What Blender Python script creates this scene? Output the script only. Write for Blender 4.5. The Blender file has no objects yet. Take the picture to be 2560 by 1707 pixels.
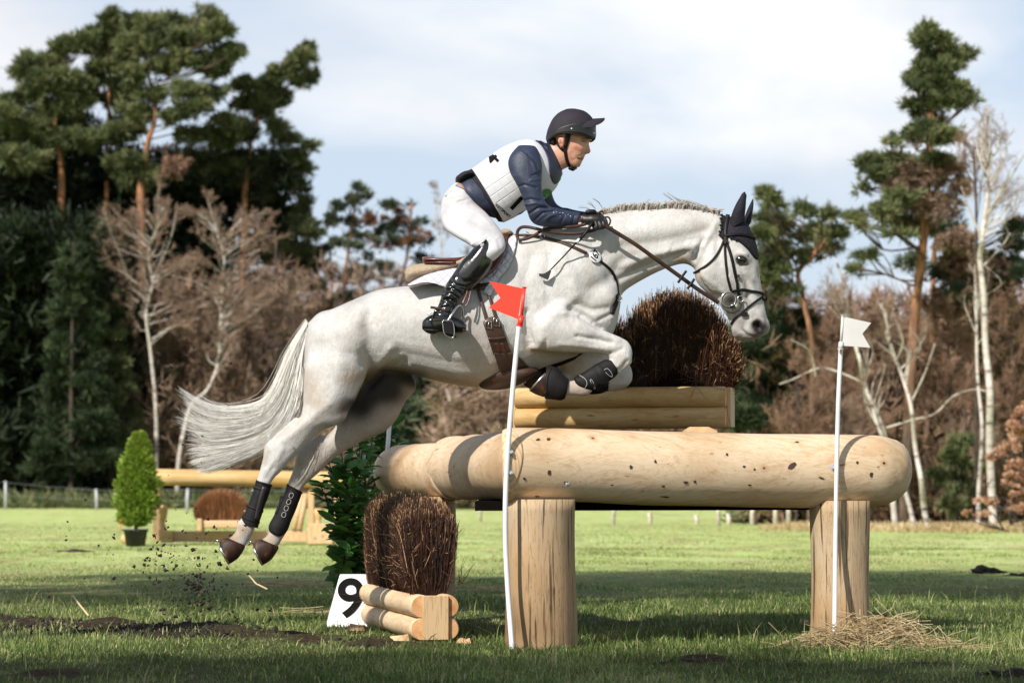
import bpy, bmesh, math, random
import numpy as np
from mathutils import Vector, Matrix
from mathutils.bvhtree import BVHTree
sc = bpy.context.scene
col = sc.collection
# ---------------------------------------------------------------- camera
F = 7111.0                      # focal length in pixels of the 2560 px photograph (100 mm lens)
CH = 0.85                       # camera height
TILT = math.atan((1217-853.5)/F)
cam = bpy.data.cameras.new('camera'); camo = bpy.data.objects.new('camera', cam); col.objects.link(camo)
cam.lens = 100; cam.sensor_width = 36; cam.clip_start = 0.5; cam.clip_end = 6000
camo.location = (0, 0, CH); camo.rotation_euler = (math.pi/2+TILT, 0, 0)
cam.dof.use_dof = True; cam.dof.focus_distance = 15.7; cam.dof.aperture_fstop = 4.0
sc.camera = camo
# ---------------------------------------------------------------- light
SUN_EL = 40.0; SUN_AZ = 35.0     # sun behind the camera, to the left
sel, saz = math.radians(SUN_EL), math.radians(SUN_AZ)
LDIR = Vector((math.sin(saz)*math.cos(sel), math.cos(saz)*math.cos(sel), -math.sin(sel)))   # travel of light
sun = bpy.data.lights.new('sun', 'SUN'); sun.energy = 4.8; sun.angle = math.radians(0.5); sun.color = (1, .95, .87)
suno = bpy.data.objects.new('sun', sun); col.objects.link(suno)
suno.rotation_euler = LDIR.to_track_quat('-Z', 'Y').to_euler()
suno.location = (-20, -30, 40)
w = bpy.data.worlds.new('World'); sc.world = w; w.use_nodes = True
nt = w.node_tree; nt.nodes.clear()
def wn(t, **k):
    n = nt.nodes.new(t)
    for a, b in k.items(): setattr(n, a, b)
    return n
out = wn('ShaderNodeOutputWorld'); bg = wn('ShaderNodeBackground')
sky = wn('ShaderNodeTexSky', sky_type='NISHITA'); sky.sun_disc = False
sky.sun_elevation = sel; sky.sun_rotation = math.radians(180+SUN_AZ); sky.air_density = 1.0; sky.dust_density = 1.2
tc = wn('ShaderNodeTexCoord'); mp = wn('ShaderNodeMapping'); mp.inputs['Scale'].default_value = (1.0, 1.0, 2.4)
mp.inputs['Location'].default_value = (0.31, 0.2, 0.12)
nz = wn('ShaderNodeTexNoise'); nz.inputs['Scale'].default_value = 4.2; nz.inputs['Detail'].default_value = 7; nz.inputs['Roughness'].default_value = .5
nz.inputs['Distortion'].default_value = .25
ra = wn('ShaderNodeValToRGB'); ra.color_ramp.elements[0].position = .44; ra.color_ramp.elements[1].position = .60
nz2 = wn('ShaderNodeTexNoise'); nz2.inputs['Scale'].default_value = 9; nz2.inputs['Detail'].default_value = 5
ra2 = wn('ShaderNodeValToRGB'); ra2.color_ramp.elements[0].color = (7.6, 7.8, 8.3, 1); ra2.color_ramp.elements[1].color = (9.6, 9.6, 9.6, 1)
ra2.color_ramp.elements[0].position = .35; ra2.color_ramp.elements[1].position = .65
sk2 = wn('ShaderNodeMixRGB', blend_type='MIX'); sk2.inputs['Fac'].default_value = .72; sk2.inputs['Color2'].default_value = (6.3, 7.3, 8.8, 1)
mx = wn('ShaderNodeMixRGB')
L = nt.links.new
L(tc.outputs['Generated'], mp.inputs['Vector']); L(mp.outputs[0], nz.inputs['Vector']); L(nz.outputs['Fac'], ra.inputs[0])
L(mp.outputs[0], nz2.inputs['Vector']); L(nz2.outputs['Fac'], ra2.inputs[0])
L(sky.outputs[0], sk2.inputs['Color1']); L(sk2.outputs[0], mx.inputs['Color1']); L(ra2.outputs[0], mx.inputs['Color2']); 
sz = wn('ShaderNodeSeparateXYZ'); L(tc.outputs['Generated'], sz.inputs[0])
el = wn('ShaderNodeMapRange'); el.inputs['From Min'].default_value = .25; el.inputs['From Max'].default_value = .65; el.inputs['To Min'].default_value = 1; el.inputs['To Max'].default_value = .06; L(sz.outputs[2], el.inputs[0])
mf = wn('ShaderNodeMath', operation='MULTIPLY'); L(ra.outputs[0], mf.inputs[0]); L(el.outputs[0], mf.inputs[1]); L(mf.outputs[0], mx.inputs['Fac'])
ms = wn('ShaderNodeMath', operation='MULTIPLY'); ms.inputs[1].default_value = .72; L(el.outputs[0], ms.inputs[0]); L(ms.outputs[0], sk2.inputs['Fac'])
L(mx.outputs[0], bg.inputs[0]); bg.inputs[1].default_value = 0.086; L(bg.outputs[0], out.inputs[0])
sc.view_settings.view_transform = 'Standard'; sc.view_settings.look = 'None'; sc.view_settings.exposure = 0.38; sc.view_settings.gamma = 1
sc.render.engine = 'CYCLES'
sc.cycles.max_bounces = 6; sc.cycles.diffuse_bounces = 3; sc.cycles.transparent_max_bounces = 6; sc.cycles.glossy_bounces = 2
sc.cycles.caustics_reflective = False; sc.cycles.caustics_refractive = False

# ---------------------------------------------------------------- helpers
CT_, ST_ = math.cos(TILT), math.sin(TILT)
def P(px, py, Y):
    """point of the world seen at photo pixel (px, py) at depth Y"""
    dx = (px-1280)/F; dz = (853.5-py)/F
    wy = CT_ - dz*ST_; wz = ST_ + dz*CT_
    s = Y/wy
    return np.array((dx*s, Y, CH+wz*s))
def G(px, py):
    """ground point under a pixel"""
    dx = (px-1280)/F; dz = (853.5-py)/F
    wy = CT_ - dz*ST_; wz = ST_ + dz*CT_
    s = -CH/wz
    return np.array((dx*s, wy*s, 0.0))
def GX(px, Y): return (px-1280)/F*Y
def proj(v):
    v = np.asarray(v, float); y = v[..., 1]; z = v[..., 2]-CH
    d = y*CT_+z*ST_; u = -y*ST_+z*CT_
    return np.stack((1280+F*v[..., 0]/d, 853.5-F*u/d), -1)
def mesh(name, V, Fc, mat=None, parent=None, smooth=True, attrs=None):
    me = bpy.data.meshes.new(name)
    V = np.asarray(V, np.float32)
    if isinstance(Fc, np.ndarray):
        n, k = Fc.shape
        me.vertices.add(len(V)); me.vertices.foreach_set('co', V.ravel())
        me.loops.add(n*k); me.loops.foreach_set('vertex_index', Fc.astype(np.int32).ravel())
        me.polygons.add(n); me.polygons.foreach_set('loop_start', np.arange(0, n*k, k, dtype=np.int32))
        me.update(calc_edges=True)
    else:
        me.from_pydata(V.tolist(), [], [list(map(int, f)) for f in Fc])
    if smooth: me.polygons.foreach_set('use_smooth', np.ones(len(me.polygons), bool))
    if attrs:
        for k, a in attrs.items():
            at = me.attributes.new(k, 'FLOAT', 'POINT'); at.data.foreach_set('value', np.asarray(a, np.float32))
    me.update()
    o = bpy.data.objects.new(name, me); col.objects.link(o)
    if mat: me.materials.append(mat)
    if parent is not None: o.parent = parent; o.matrix_parent_inverse = parent.matrix_basis.inverted()
    return o
def tag(o, label=None, cat=None, group=None, kind=None):
    if label: o['label'] = label
    if cat: o['category'] = cat
    if group: o['group'] = group
    if kind: o['kind'] = kind
    return o
def thing(name, label, cat, loc=(0, 0, 0), group=None):
    o = bpy.data.objects.new(name, None); col.objects.link(o); o.location = Vector(loc); o.empty_display_size = .2
    return tag(o, label, cat, group)
class MB:
    def __init__(s): s.V = []; s.F = []; s.n = 0
    def add(s, V, Fc):
        s.V.append(np.asarray(V, float)); s.F += [[i+s.n for i in f] for f in Fc]; s.n += len(V); return s
    def box(s, c, size, R=None):
        x, y, z = [q/2 for q in size]
        V = np.array([(a*x, b*y, d*z) for a in (-1, 1) for b in (-1, 1) for d in (-1, 1)])
        if R is not None: V = V @ np.array(R).T
        return s.add(V+np.array(c), [(0, 1, 3, 2), (4, 6, 7, 5), (0, 4, 5, 1), (2, 3, 7, 6), (0, 2, 6, 4), (1, 5, 7, 3)])
    def loft(s, rings, cap=True):
        n = len(rings[0]); V = np.concatenate(rings); Fc = []
        for i in range(len(rings)-1):
            for j in range(n):
                k = (j+1) % n; Fc.append((i*n+j, i*n+k, (i+1)*n+k, (i+1)*n+j))
        if cap: Fc.append(tuple(range(n))[::-1]); Fc.append(tuple(range((len(rings)-1)*n, len(rings)*n)))
        return s.add(V, Fc)
    def tube(s, pts, r, n=8, cap=True):
        pts = np.asarray(pts, float); r = np.broadcast_to(np.asarray(r, float), (len(pts),))
        t = np.gradient(pts, axis=0); t /= np.linalg.norm(t, axis=1)[:, None]+1e-12
        up = np.array((0, 0, 1.)) if abs(t[0][2]) < .9 else np.array((0, 1., 0)); rings = []
        for i in range(len(pts)):
            a = np.cross(t[i], up); a /= np.linalg.norm(a)+1e-12; b = np.cross(a, t[i]); up = b
            an = np.linspace(0, 2*math.pi, n, endpoint=False)
            rings.append(pts[i]+r[i]*(np.cos(an)[:, None]*a+np.sin(an)[:, None]*b))
        return s.loft(rings, cap)
    def ribbon(s, pts, nrm, wd, th):
        """flat strap through pts, nrm = outward normals, wd width, th thickness"""
        pts = np.asarray(pts, float); nrm = np.asarray(nrm, float); wd = np.broadcast_to(np.asarray(wd, float), (len(pts),))
        t = np.gradient(pts, axis=0); t /= np.linalg.norm(t, axis=1)[:, None]+1e-12
        rings = []
        for i in range(len(pts)):
            b = np.cross(t[i], nrm[i]); b /= np.linalg.norm(b)+1e-12; n = np.cross(b, t[i]); w2 = wd[i]/2; h = th/2
            rings.append(np.array([pts[i]+b*w2*a+n*h*c for a, c in ((-1, -.6), (-.85, 1), (.85, 1), (1, -.6), (.85, -1), (-.85, -1))]))
        return s.loft(rings)
    def build(s, name, mat=None, parent=None, smooth=True):
        return mesh(name, np.concatenate(s.V), s.F, mat, parent, smooth)
def empty_at(name, p): pass
def crom(pts, k=6):
    """Catmull-Rom resampling of an array of rows"""
    p = np.asarray(pts, float); n = len(p)
    if n < 3: return np.array([p[0]+(p[-1]-p[0])*t for t in np.linspace(0, 1, k+1)])
    out = []
    for i in range(n-1):
        a, b, c, d = p[max(i-1, 0)], p[i], p[i+1], p[min(i+2, n-1)]
        for j in range(k):
            t = j/k
            out.append(.5*((2*b)+(c-a)*t+(2*a-5*b+4*c-d)*t*t+(3*b-a-3*c+d)*t**3))
    out.append(p[-1]); return np.array(out)
def sections(rows, k=5, n=28, sq=2.0, grow=0.0):
    """rows (ax, ay, bx, by, halfwidth, Y) -> rings; a, b are contour pixels of the silhouette"""
    R = crom(rows, k); rings = []
    an = np.linspace(0, 2*math.pi, n, endpoint=False)
    c, s_ = np.cos(an), np.sin(an)
    e = 2/sq
    cu = np.sign(c)*np.abs(c)**e; su = np.sign(s_)*np.abs(s_)**e
    for r in R:
        A = P(r[0], r[1], r[5]); B = P(r[2], r[3], r[5]); m = (A+B)/2; u = (A-B)/2
        L_ = np.linalg.norm(u); u = u*(L_+grow)/L_
        rings.append(m+cu[:, None]*u+su[:, None]*np.array((0, r[4]+grow, 0)))
    return rings
def voxel(mb, name, size, smooth_it=4, mat=None, parent=None, keep=False):
    """one continuous skin round all the shells in mb"""
    o = mb.build(name+'_src', None, None)
    m = o.modifiers.new('r', 'REMESH'); m.mode = 'VOXEL'; m.voxel_size = size
    if smooth_it:
        s = o.modifiers.new('s', 'SMOOTH'); s.factor = .5; s.iterations = smooth_it
    dg = bpy.context.evaluated_depsgraph_get(); dg.update()
    me = bpy.data.meshes.new_from_object(o.evaluated_get(dg))
    V = np.empty(len(me.vertices)*3, np.float32); me.vertices.foreach_get('co', V); V = V.reshape(-1, 3).astype(float)
    Fq = [tuple(p.vertices) for p in me.polygons]
    bpy.data.objects.remove(o)
    bpy.data.meshes.remove(me)
    return V, Fq
def vnormals(V, Fq):
    N = np.zeros_like(V)
    q = np.array([f for f in Fq if len(f) == 4]); t = np.array([f for f in Fq if len(f) == 3])
    for A in (q, t):
        if len(A):
            n = np.cross(V[A[:, 2]]-V[A[:, 0]], V[A[:, -1]]-V[A[:, 1]]) if A.shape[1] == 4 else np.cross(V[A[:, 1]]-V[A[:, 0]], V[A[:, 2]]-V[A[:, 0]])
            for k in range(A.shape[1]): np.add.at(N, A[:, k], n)
    return N/(np.linalg.norm(N, axis=1)[:, None]+1e-12)
def dpoly(q, line):
    """distance of pixels q to a polyline"""
    line = np.asarray(line, float)
    if line.ndim == 1: line = line[None]
    if len(line) == 1: return np.linalg.norm(q-line[0], axis=1)
    d = np.full(len(q), 1e9)
    for a, b in zip(line[:-1], line[1:]):
        ab = b-a; t = np.clip(((q-a)@ab)/(ab@ab+1e-9), 0, 1)
        d = np.minimum(d, np.linalg.norm(q-(a+t[:, None]*ab), axis=1))
    return d
def brush(V, N, strokes, soft=0.15):
    q = proj(V); f = np.clip((-N[:, 1]+soft), 0, 1)
    D = np.zeros(len(V))
    for line, r, amt in strokes:
        D += amt*np.exp(-(dpoly(q, line)/r)**2)
    return V+N*(D*np.minimum(f*2, 1))[:, None]
def mask(V, N, strokes, near=True, base=0):
    q = proj(V); D = np.full(len(V), float(base))
    for line, r, amt in strokes: D = np.maximum(D, amt*np.exp(-(dpoly(q, line)/r)**2))
    return D
def bvh(V, Fq): return BVHTree.FromPolygons([Vector(v) for v in V], Fq)
CAM = Vector((0, 0, CH))
def hit0(tree, px, py, off=0.0, Yd=15.0):
    d = Vector(P(px, py, 10.0))-CAM; d.normalize()
    loc, n, i, dist = tree.ray_cast(CAM, d)
    if loc is None: return None
    if n.dot(d) > 0: n = -n
    return np.array(loc+n*off), np.array(n)
def hit(tree, px, py, off=0.0):
    for r in range(0, 16, 2):
        for a in range(8 if r else 1):
            h = hit0(tree, px+r*math.cos(a*.785), py+r*math.sin(a*.785), off)
            if h is not None: return h
    return None
def drape(tree, pts, off, k=5, Yd=None, sm=2):
    """follow a pixel polyline over a surface -> points, normals"""
    L_ = crom(np.asarray(pts, float), k); out = []
    for p in L_:
        h = hit0(tree, p[0], p[1], off); out.append(h)
    ys = [h[0][1] for h in out if h is not None]
    base = Yd if Yd is not None else (float(np.median(ys)) if ys else 15.86)
    last = None
    for i, h in enumerate(out):
        if h is None:
            nb = [out[j] for j in sorted(range(len(out)), key=lambda j: abs(j-i)) if out[j] is not None and not isinstance(out[j], str)]
            y = nb[0][0][1] if (nb and Yd is None) else base
            out[i] = (P(L_[i][0], L_[i][1], y), np.array((0, -1., 0)))
    A = np.array([h[0] for h in out]); N = np.array([h[1] for h in out])
    for _ in range(sm):
        if len(A) > 2:
            A[1:-1] = (A[:-2]+2*A[1:-1]+A[2:])/4; N[1:-1] = (N[:-2]+2*N[1:-1]+N[2:])/4
    N /= np.linalg.norm(N, axis=1)[:, None]
    return A, N
def patch(tree, top, bot, off, th, rows=10, k=4, bulge=0.0):
    """sheet between two pixel lines laid over a surface, with thickness"""
    T = crom(np.asarray(top, float), k); B = crom(np.asarray(bot, float), k)
    n = max(len(T), len(B))
    def rs(L_):
        t = np.linspace(0, len(L_)-1, n); return np.stack([np.interp(t, np.arange(len(L_)), L_[:, c]) for c in (0, 1)], 1)
    T, B = rs(T), rs(B); grid = []; nn = []
    for r in range(rows+1):
        t = r/rows; line = T*(1-t)+B*t
        A, N = drape(tree, line, off+bulge*math.sin(math.pi*t), 1, sm=1); grid.append(A); nn.append(N)
    G_ = np.array(grid); N_ = np.array(nn); m = G_.shape[1]
    for _ in range(3):
        G_[1:-1] = (G_[:-2]+2*G_[1:-1]+G_[2:])/4
    V = np.concatenate((G_.reshape(-1, 3), (G_+N_*th).reshape(-1, 3))); o = (rows+1)*m; Fc = []
    for r in range(rows):
        for j in range(m-1):
            a = r*m+j; Fc.append((a, a+1, a+m+1, a+m)); Fc.append((o+a, o+a+m, o+a+m+1, o+a+1))
    for j in range(m-1):
        Fc.append((j, o+j, o+j+1, j+1)); a = rows*m+j; Fc.append((a, a+1, o+a+1, o+a))
    for r in range(rows):
        a = r*m; Fc.append((a, a+m, o+a+m, o+a)); a = r*m+m-1; Fc.append((a, o+a, o+a+m, a+m))
    return V, Fc
def strands(paths, width, nseg=None):
    """paths (N,K,3), width (N,K) -> three sided tubes"""
    N, K, _ = paths.shape
    t = np.gradient(paths, axis=1); t /= np.linalg.norm(t, axis=2)[..., None]+1e-9
    ref = np.array((0.13, .95, .28)); a = np.cross(t, ref); a /= np.linalg.norm(a, axis=2)[..., None]+1e-9; b = np.cross(t, a)
    V = np.stack([paths+width[..., None]*.5*(math.cos(q)*a+math.sin(q)*b) for q in (0, 2.094, 4.189)], 2).reshape(-1, 3)
    i = np.arange(N)[:, None, None]*K*3; k = np.arange(K-1)[None, :, None]*3; s = np.arange(3)[None, None, :]
    s2 = (s+1) % 3
    Fc = np.stack([i+k+s, i+k+s2, i+k+3+s2, i+k+3+s], -1).reshape(-1, 4)
    return V, Fc
def join_np(parts):
    V = []; Fc = []; n = 0
    for v, f in parts: V.append(v); Fc.append(f+n); n += len(v)
    return np.concatenate(V), np.concatenate(Fc)
def vnoise(x, y, sc, seed):
    g = np.random.default_rng(seed).random((257, 257)); x = np.asarray(x)*sc+77.3; y = np.asarray(y)*sc+41.7; i = np.floor(x).astype(int); j = np.floor(y).astype(int); u = x-i; v = y-j; u = u*u*(3-2*u); v = v*v*(3-2*v); i %= 256; j %= 256
    return (g[i, j]*(1-u)+g[i+1, j]*u)*(1-v)+(g[i, j+1]*(1-u)+g[i+1, j+1]*u)*v
# ---------------------------------------------------------------- materials
MATS = {}
class NT:
    def __init__(s, name):
        s.m = bpy.data.materials.new(name); s.m.use_nodes = True; s.t = s.m.node_tree
        s.b = s.t.nodes['Principled BSDF']; s.out = s.t.nodes['Material Output']
    def n(s, typ, inp=None, **k):
        x = s.t.nodes.new(typ)
        for a, b in k.items(): setattr(x, a, b)
        for a, b in (inp or {}).items():
            if hasattr(b, 'is_output'): s.t.links.new(b, x.inputs[a])
            else: x.inputs[a].default_value = b
        return x
    def set(s, **k):
        for a, b in k.items():
            a = a.replace('_', ' ')
            if hasattr(b, 'is_output'): s.t.links.new(b, s.b.inputs[a])
            else: s.b.inputs[a].default_value = b
        return s
    def coord(s, scale=(1, 1, 1), kind='Object', rot=(0, 0, 0)):
        t = s.n('ShaderNodeTexCoord'); m = s.n('ShaderNodeMapping', {'Scale': scale, 'Rotation': rot}); s.t.links.new(t.outputs[kind], m.inputs[0]); return m.outputs[0]
    def noise(s, scale, detail=4, rough=.5, vec=None, dist=0):
        i = {'Scale': scale, 'Detail': detail, 'Roughness': rough, 'Distortion': dist}
        if vec is not None: i['Vector'] = vec
        return s.n('ShaderNodeTexNoise', i).outputs['Fac']
    def ramp(s, fac, stops, mode='LINEAR'):
        r = s.n('ShaderNodeValToRGB'); r.color_ramp.interpolation = mode
        e = r.color_ramp.elements
        while len(e) > 1: e.remove(e[-1])
        e[0].position = stops[0][0]; e[0].color = c4(stops[0][1])
        for p, c in stops[1:]:
            x = e.new(p); x.color = c4(c)
        s.t.links.new(fac, r.inputs[0]); return r.outputs[0]
    def mix(s, f, a, b, mode='MIX'):
        return s.n('ShaderNodeMixRGB', {'Fac': f, 'Color1': c4(a), 'Color2': c4(b)}, blend_type=mode).outputs[0]
    def math(s, op, a, b=0.0, clamp=False):
        return s.n('ShaderNodeMath', {0: a, 1: b}, operation=op, use_clamp=clamp).outputs[0]
    def attr(s, name): return s.n('ShaderNodeAttribute', attribute_name=name).outputs['Fac']
    def bump(s, h, strength=.3, dist=.01):
        s.set(Normal=s.n('ShaderNodeBump', {'Height': h, 'Strength': strength, 'Distance': dist}).outputs[0]); return s
def c4(c):
    if hasattr(c, 'is_output'): return c
    if isinstance(c, (int, float)): return (c, c, c, 1)
    return tuple(c)+(1,) if len(c) == 3 else c
def plain(name, colr, rough=.5, metal=0, nscale=30, var=.25, bump=.15, bd=.002, spec=.5, coat=0):
    m = NT(name); v = m.noise(nscale, 5, .6, m.coord())
    d = tuple(c*(1-var) for c in colr); l = tuple(min(1, c*(1+var)) for c in colr)
    m.set(Base_Color=m.ramp(v, [(.3, d), (.7, l)]), Roughness=rough, Metallic=metal, Specular_IOR_Level=spec, Coat_Weight=coat)
    if bump: m.bump(v, bump, bd)
    return m.m
def m_ground():
    m = NT('meadow'); v = m.coord()
    a = m.noise(.35, 6, .6, v); b = m.noise(6, 6, .65, v); c = m.noise(40, 4, .7, v)
    g = m.ramp(a, [(.3, (.38, .49, .13)), (.5, (.52, .62, .22)), (.7, (.62, .66, .32))])
    g = m.mix(m.ramp(b, [(.35, 0), (.75, .75)]), g, (.25, .30, .10))
    g = m.mix(m.ramp(c, [(.5, 0), (.8, .5)]), g, (.52, .52, .28)); p_ = m.noise(.9, 5, .7, m.coord((1, .35, 1))); g = m.mix(m.ramp(p_, [(.5, 0), (.68, .8)]), g, (.36, .27, .14)); g = m.mix(m.ramp(m.noise(2.3, 5, .7, m.coord((1, .3, 1))), [(.52, 0), (.7, .7)]), g, (.12, .19, .045))
    # kicked up track: bare soil
    s = m.attr('soil'); so = m.ramp(c, [(.3, (.016, .010, .007)), (.7, (.075, .045, .028))])
    g = m.mix(m.math('MULTIPLY', s, m.ramp(b, [(.35, .1), (.6, 1)])), g, so)
    # close to the camera the bare sheet between the blades is thatch
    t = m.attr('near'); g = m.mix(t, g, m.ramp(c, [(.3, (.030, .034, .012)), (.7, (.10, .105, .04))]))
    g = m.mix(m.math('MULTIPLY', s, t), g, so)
    m.set(Base_Color=g, Roughness=.95, Specular_IOR_Level=.1).bump(m.noise(25, 5, .7, v), .8, .03); return m.m
def m_grass():
    m = NT('grass_blades'); r = m.attr('rnd')
    c = m.ramp(r, [(0, (.06, .10, .022)), (.35, (.12, .18, .04)), (.6, (.21, .27, .085)), (.8, (.34, .41, .12)), (.93, (.54, .60, .22)), (1, (.52, .44, .26))])
    m.set(Base_Color=c, Roughness=.55, Specular_IOR_Level=.3)
    tr = m.n('ShaderNodeBsdfTranslucent', {'Color': c}); mx_ = m.n('ShaderNodeMixShader', {0: .35, 1: m.b.outputs[0], 2: tr.outputs[0]})
    m.t.links.new(mx_.outputs[0], m.out.inputs[0]); return m.m
def m_foliage(name, cols, trans=.15, rough=.6, spec=.25):
    m = NT(name); r = m.attr('rnd'); g = m.noise(.9, 3, .5, m.coord())
    c = m.ramp(m.math('ADD', m.math('MULTIPLY', r, .6), m.math('MULTIPLY', g, .5)), [(i/(len(cols)-1)*.7+.15, q) for i, q in enumerate(cols)])
    m.set(Base_Color=c, Roughness=rough, Specular_IOR_Level=spec)
    tr = m.n('ShaderNodeBsdfTranslucent', {'Color': c}); mx_ = m.n('ShaderNodeMixShader', {0: trans, 1: m.b.outputs[0], 2: tr.outputs[0]})
    m.t.links.new(mx_.outputs[0], m.out.inputs[0]); return m.m
def m_pinebark():
    m = NT('pine_bark'); v = m.coord((6, 6, 1.6)); n_ = m.noise(1.6, 5, .65, v)
    z = m.n('ShaderNodeSeparateXYZ', {0: m.n('ShaderNodeTexCoord').outputs['Object']}).outputs[2]
    up = m.ramp(m.math('DIVIDE', z, 12), [(.15, 0), (.5, 1)])
    c = m.mix(up, m.ramp(n_, [(.35, (.05, .035, .025)), (.65, (.16, .11, .08))]), m.ramp(n_, [(.35, (.15, .07, .035)), (.65, (.42, .20, .10))]))
    m.set(Base_Color=c, Roughness=.85, Specular_IOR_Level=.2).bump(n_, .7, .03); return m.m
def m_birch():
    m = NT('birch_bark'); v = m.coord((1.2, 1.2, 5)); n_ = m.noise(1.5, 5, .7, v)
    m.set(Base_Color=m.ramp(n_, [(.36, (.04, .03, .025)), (.46, (.42, .37, .32)), (.8, (.72, .68, .62))]), Roughness=.7).bump(n_, .4, .01); return m.m
def m_log(name, light, dark, axis=(.35, 5, 5), knots=True, amber=0.0, kn=2.3):
    """peeled log: swirling growth figure along the stem, knots, drawknife marks"""
    m = NT(name); v = m.coord(axis)
    n1 = m.noise(1.1, 5, .55, v, 1.6); n2 = m.noise(9, 5, .6, m.coord(tuple(q*1.4 for q in axis))); n3 = m.noise(1.6, 3, .5, m.coord())
    wv = m.math('FRACT', m.math('MULTIPLY', n1, 11.0))
    line = m.ramp(wv, [(0, 1), (.10, 0), (.86, 0), (1, .85)])
    c = m.ramp(n3, [(.3, dark), (.55, light), (.75, tuple(min(1, q*1.06) for q in light))])
    c = m.mix(m.math('MULTIPLY', line, .55), c, tuple(q*f for q, f in zip(dark, (.92, .78, .58)))); pt_ = m.noise(1.0, 6, .7, m.coord(tuple(q*2.2 for q in axis)), .8); c = m.mix(m.math('MULTIPLY', m.ramp(pt_, [(.52, 0), (.62, 1)]), .42), c, tuple(q*f for q, f in zip(dark, (.78, .60, .42))))
    c = m.mix(m.math('MULTIPLY', m.ramp(n2, [(.45, 0), (.75, 1)]), .28), c, tuple(q*f for q, f in zip(dark, (.8, .68, .5))))
    if knots:
        vo = m.n('ShaderNodeTexVoronoi', {'Vector': m.coord((1.0, 1.25, 1.25)), 'Scale': kn*1.8, 'Randomness': 1.0}); d = vo.outputs['Distance']
        sel_ = m.n('ShaderNodeSeparateColor', {0: vo.outputs['Color']}); on = m.math('GREATER_THAN', sel_.outputs[0], .45)
        k1 = m.math('MULTIPLY', m.ramp(d, [(.028, 1), (.05, 0)]), on); k2 = m.math('MULTIPLY', m.ramp(d, [(.04, .55), (.16, 0)]), on)
        c = m.mix(k2, c, (dark[0]*.8, dark[1]*.55, dark[2]*.35)); c = m.mix(k1, c, (.05, .025, .012))
        st_ = m.noise(3.2, 4, .6, m.coord(tuple(q*1.9 for q in axis)))
        c = m.mix(m.ramp(st_, [(.66, 0), (.72, .75)]), c, (.16, .07, .03))
    m.set(Base_Color=c, Roughness=.62, Specular_IOR_Level=.25).bump(m.math('ADD', n1, m.math('MULTIPLY', n3, .6)), .35, .008); return m.m
def m_post():
    m = NT('post_wood'); v = m.coord((9, 9, .7)); n1 = m.noise(2, 6, .6, v, .3); n3 = m.noise(1.3, 3, .5, m.coord())
    w1 = m.math('FRACT', m.math('MULTIPLY', n1, 9))
    c = m.ramp(n3, [(.3, (.20, .125, .062)), (.5, (.38, .255, .14)), (.72, (.46, .36, .24))])
    c = m.mix(m.math('MULTIPLY', m.ramp(w1, [(0, 1), (.12, 0), (.9, 0), (1, 1)]), .55), c, (.10, .062, .035))
    crack = m.noise(1.4, 4, .6, m.coord((26, 26, .8)), .2); c = m.mix(m.ramp(crack, [(.58, 0), (.64, .8)]), c, (.04, .024, .014))
    m.set(Base_Color=c, Roughness=.75, Specular_IOR_Level=.2).bump(m.math('SUBTRACT', n1, m.ramp(crack, [(.63, 0), (.68, .6)])), .6, .008); return m.m
def m_endgrain():
    m = NT('end_grain'); v = m.coord(); n1 = m.noise(3, 4, .6, v); n = m.noise(26, 3, .6, v)
    m.set(Base_Color=m.ramp(m.math('ADD', m.math('MULTIPLY', n, .5), m.math('MULTIPLY', n1, .5)), [(.35, (.42, .19, .07)), (.6, (.62, .36, .17))]), Roughness=.7).bump(n, .2, .003); return m.m
def m_board():
    m = NT('pine_board'); v = m.coord((14, 14, .9)); n1 = m.noise(1.5, 5, .6, v, .6); w1 = m.math('FRACT', m.math('MULTIPLY', n1, 7))
    c = m.mix(m.ramp(w1, [(0, .75), (.25, 0), (.8, 0), (1, .75)]), (.55, .385, .215), (.36, .20, .085))
    vo = m.n('ShaderNodeTexVoronoi', {'Vector': m.coord((1, 1, .6)), 'Scale': 7}); c = m.mix(m.ramp(vo.outputs['Distance'], [(.05, 1), (.14, 0)]), c, (.22, .10, .04))
    m.set(Base_Color=c, Roughness=.6).bump(n1, .2, .003); return m.m
def m_twig():
    m = NT('brushwood'); r = m.attr('rnd')
    c = m.ramp(r, [(0, (.008, .004, .0025)), (.5, (.030, .011, .006)), (.8, (.085, .032, .015)), (.94, (.20, .085, .036)), (1, (.72, .46, .24))])
    m.set(Base_Color=c, Roughness=.42, Specular_IOR_Level=.45); return m.m
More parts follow.
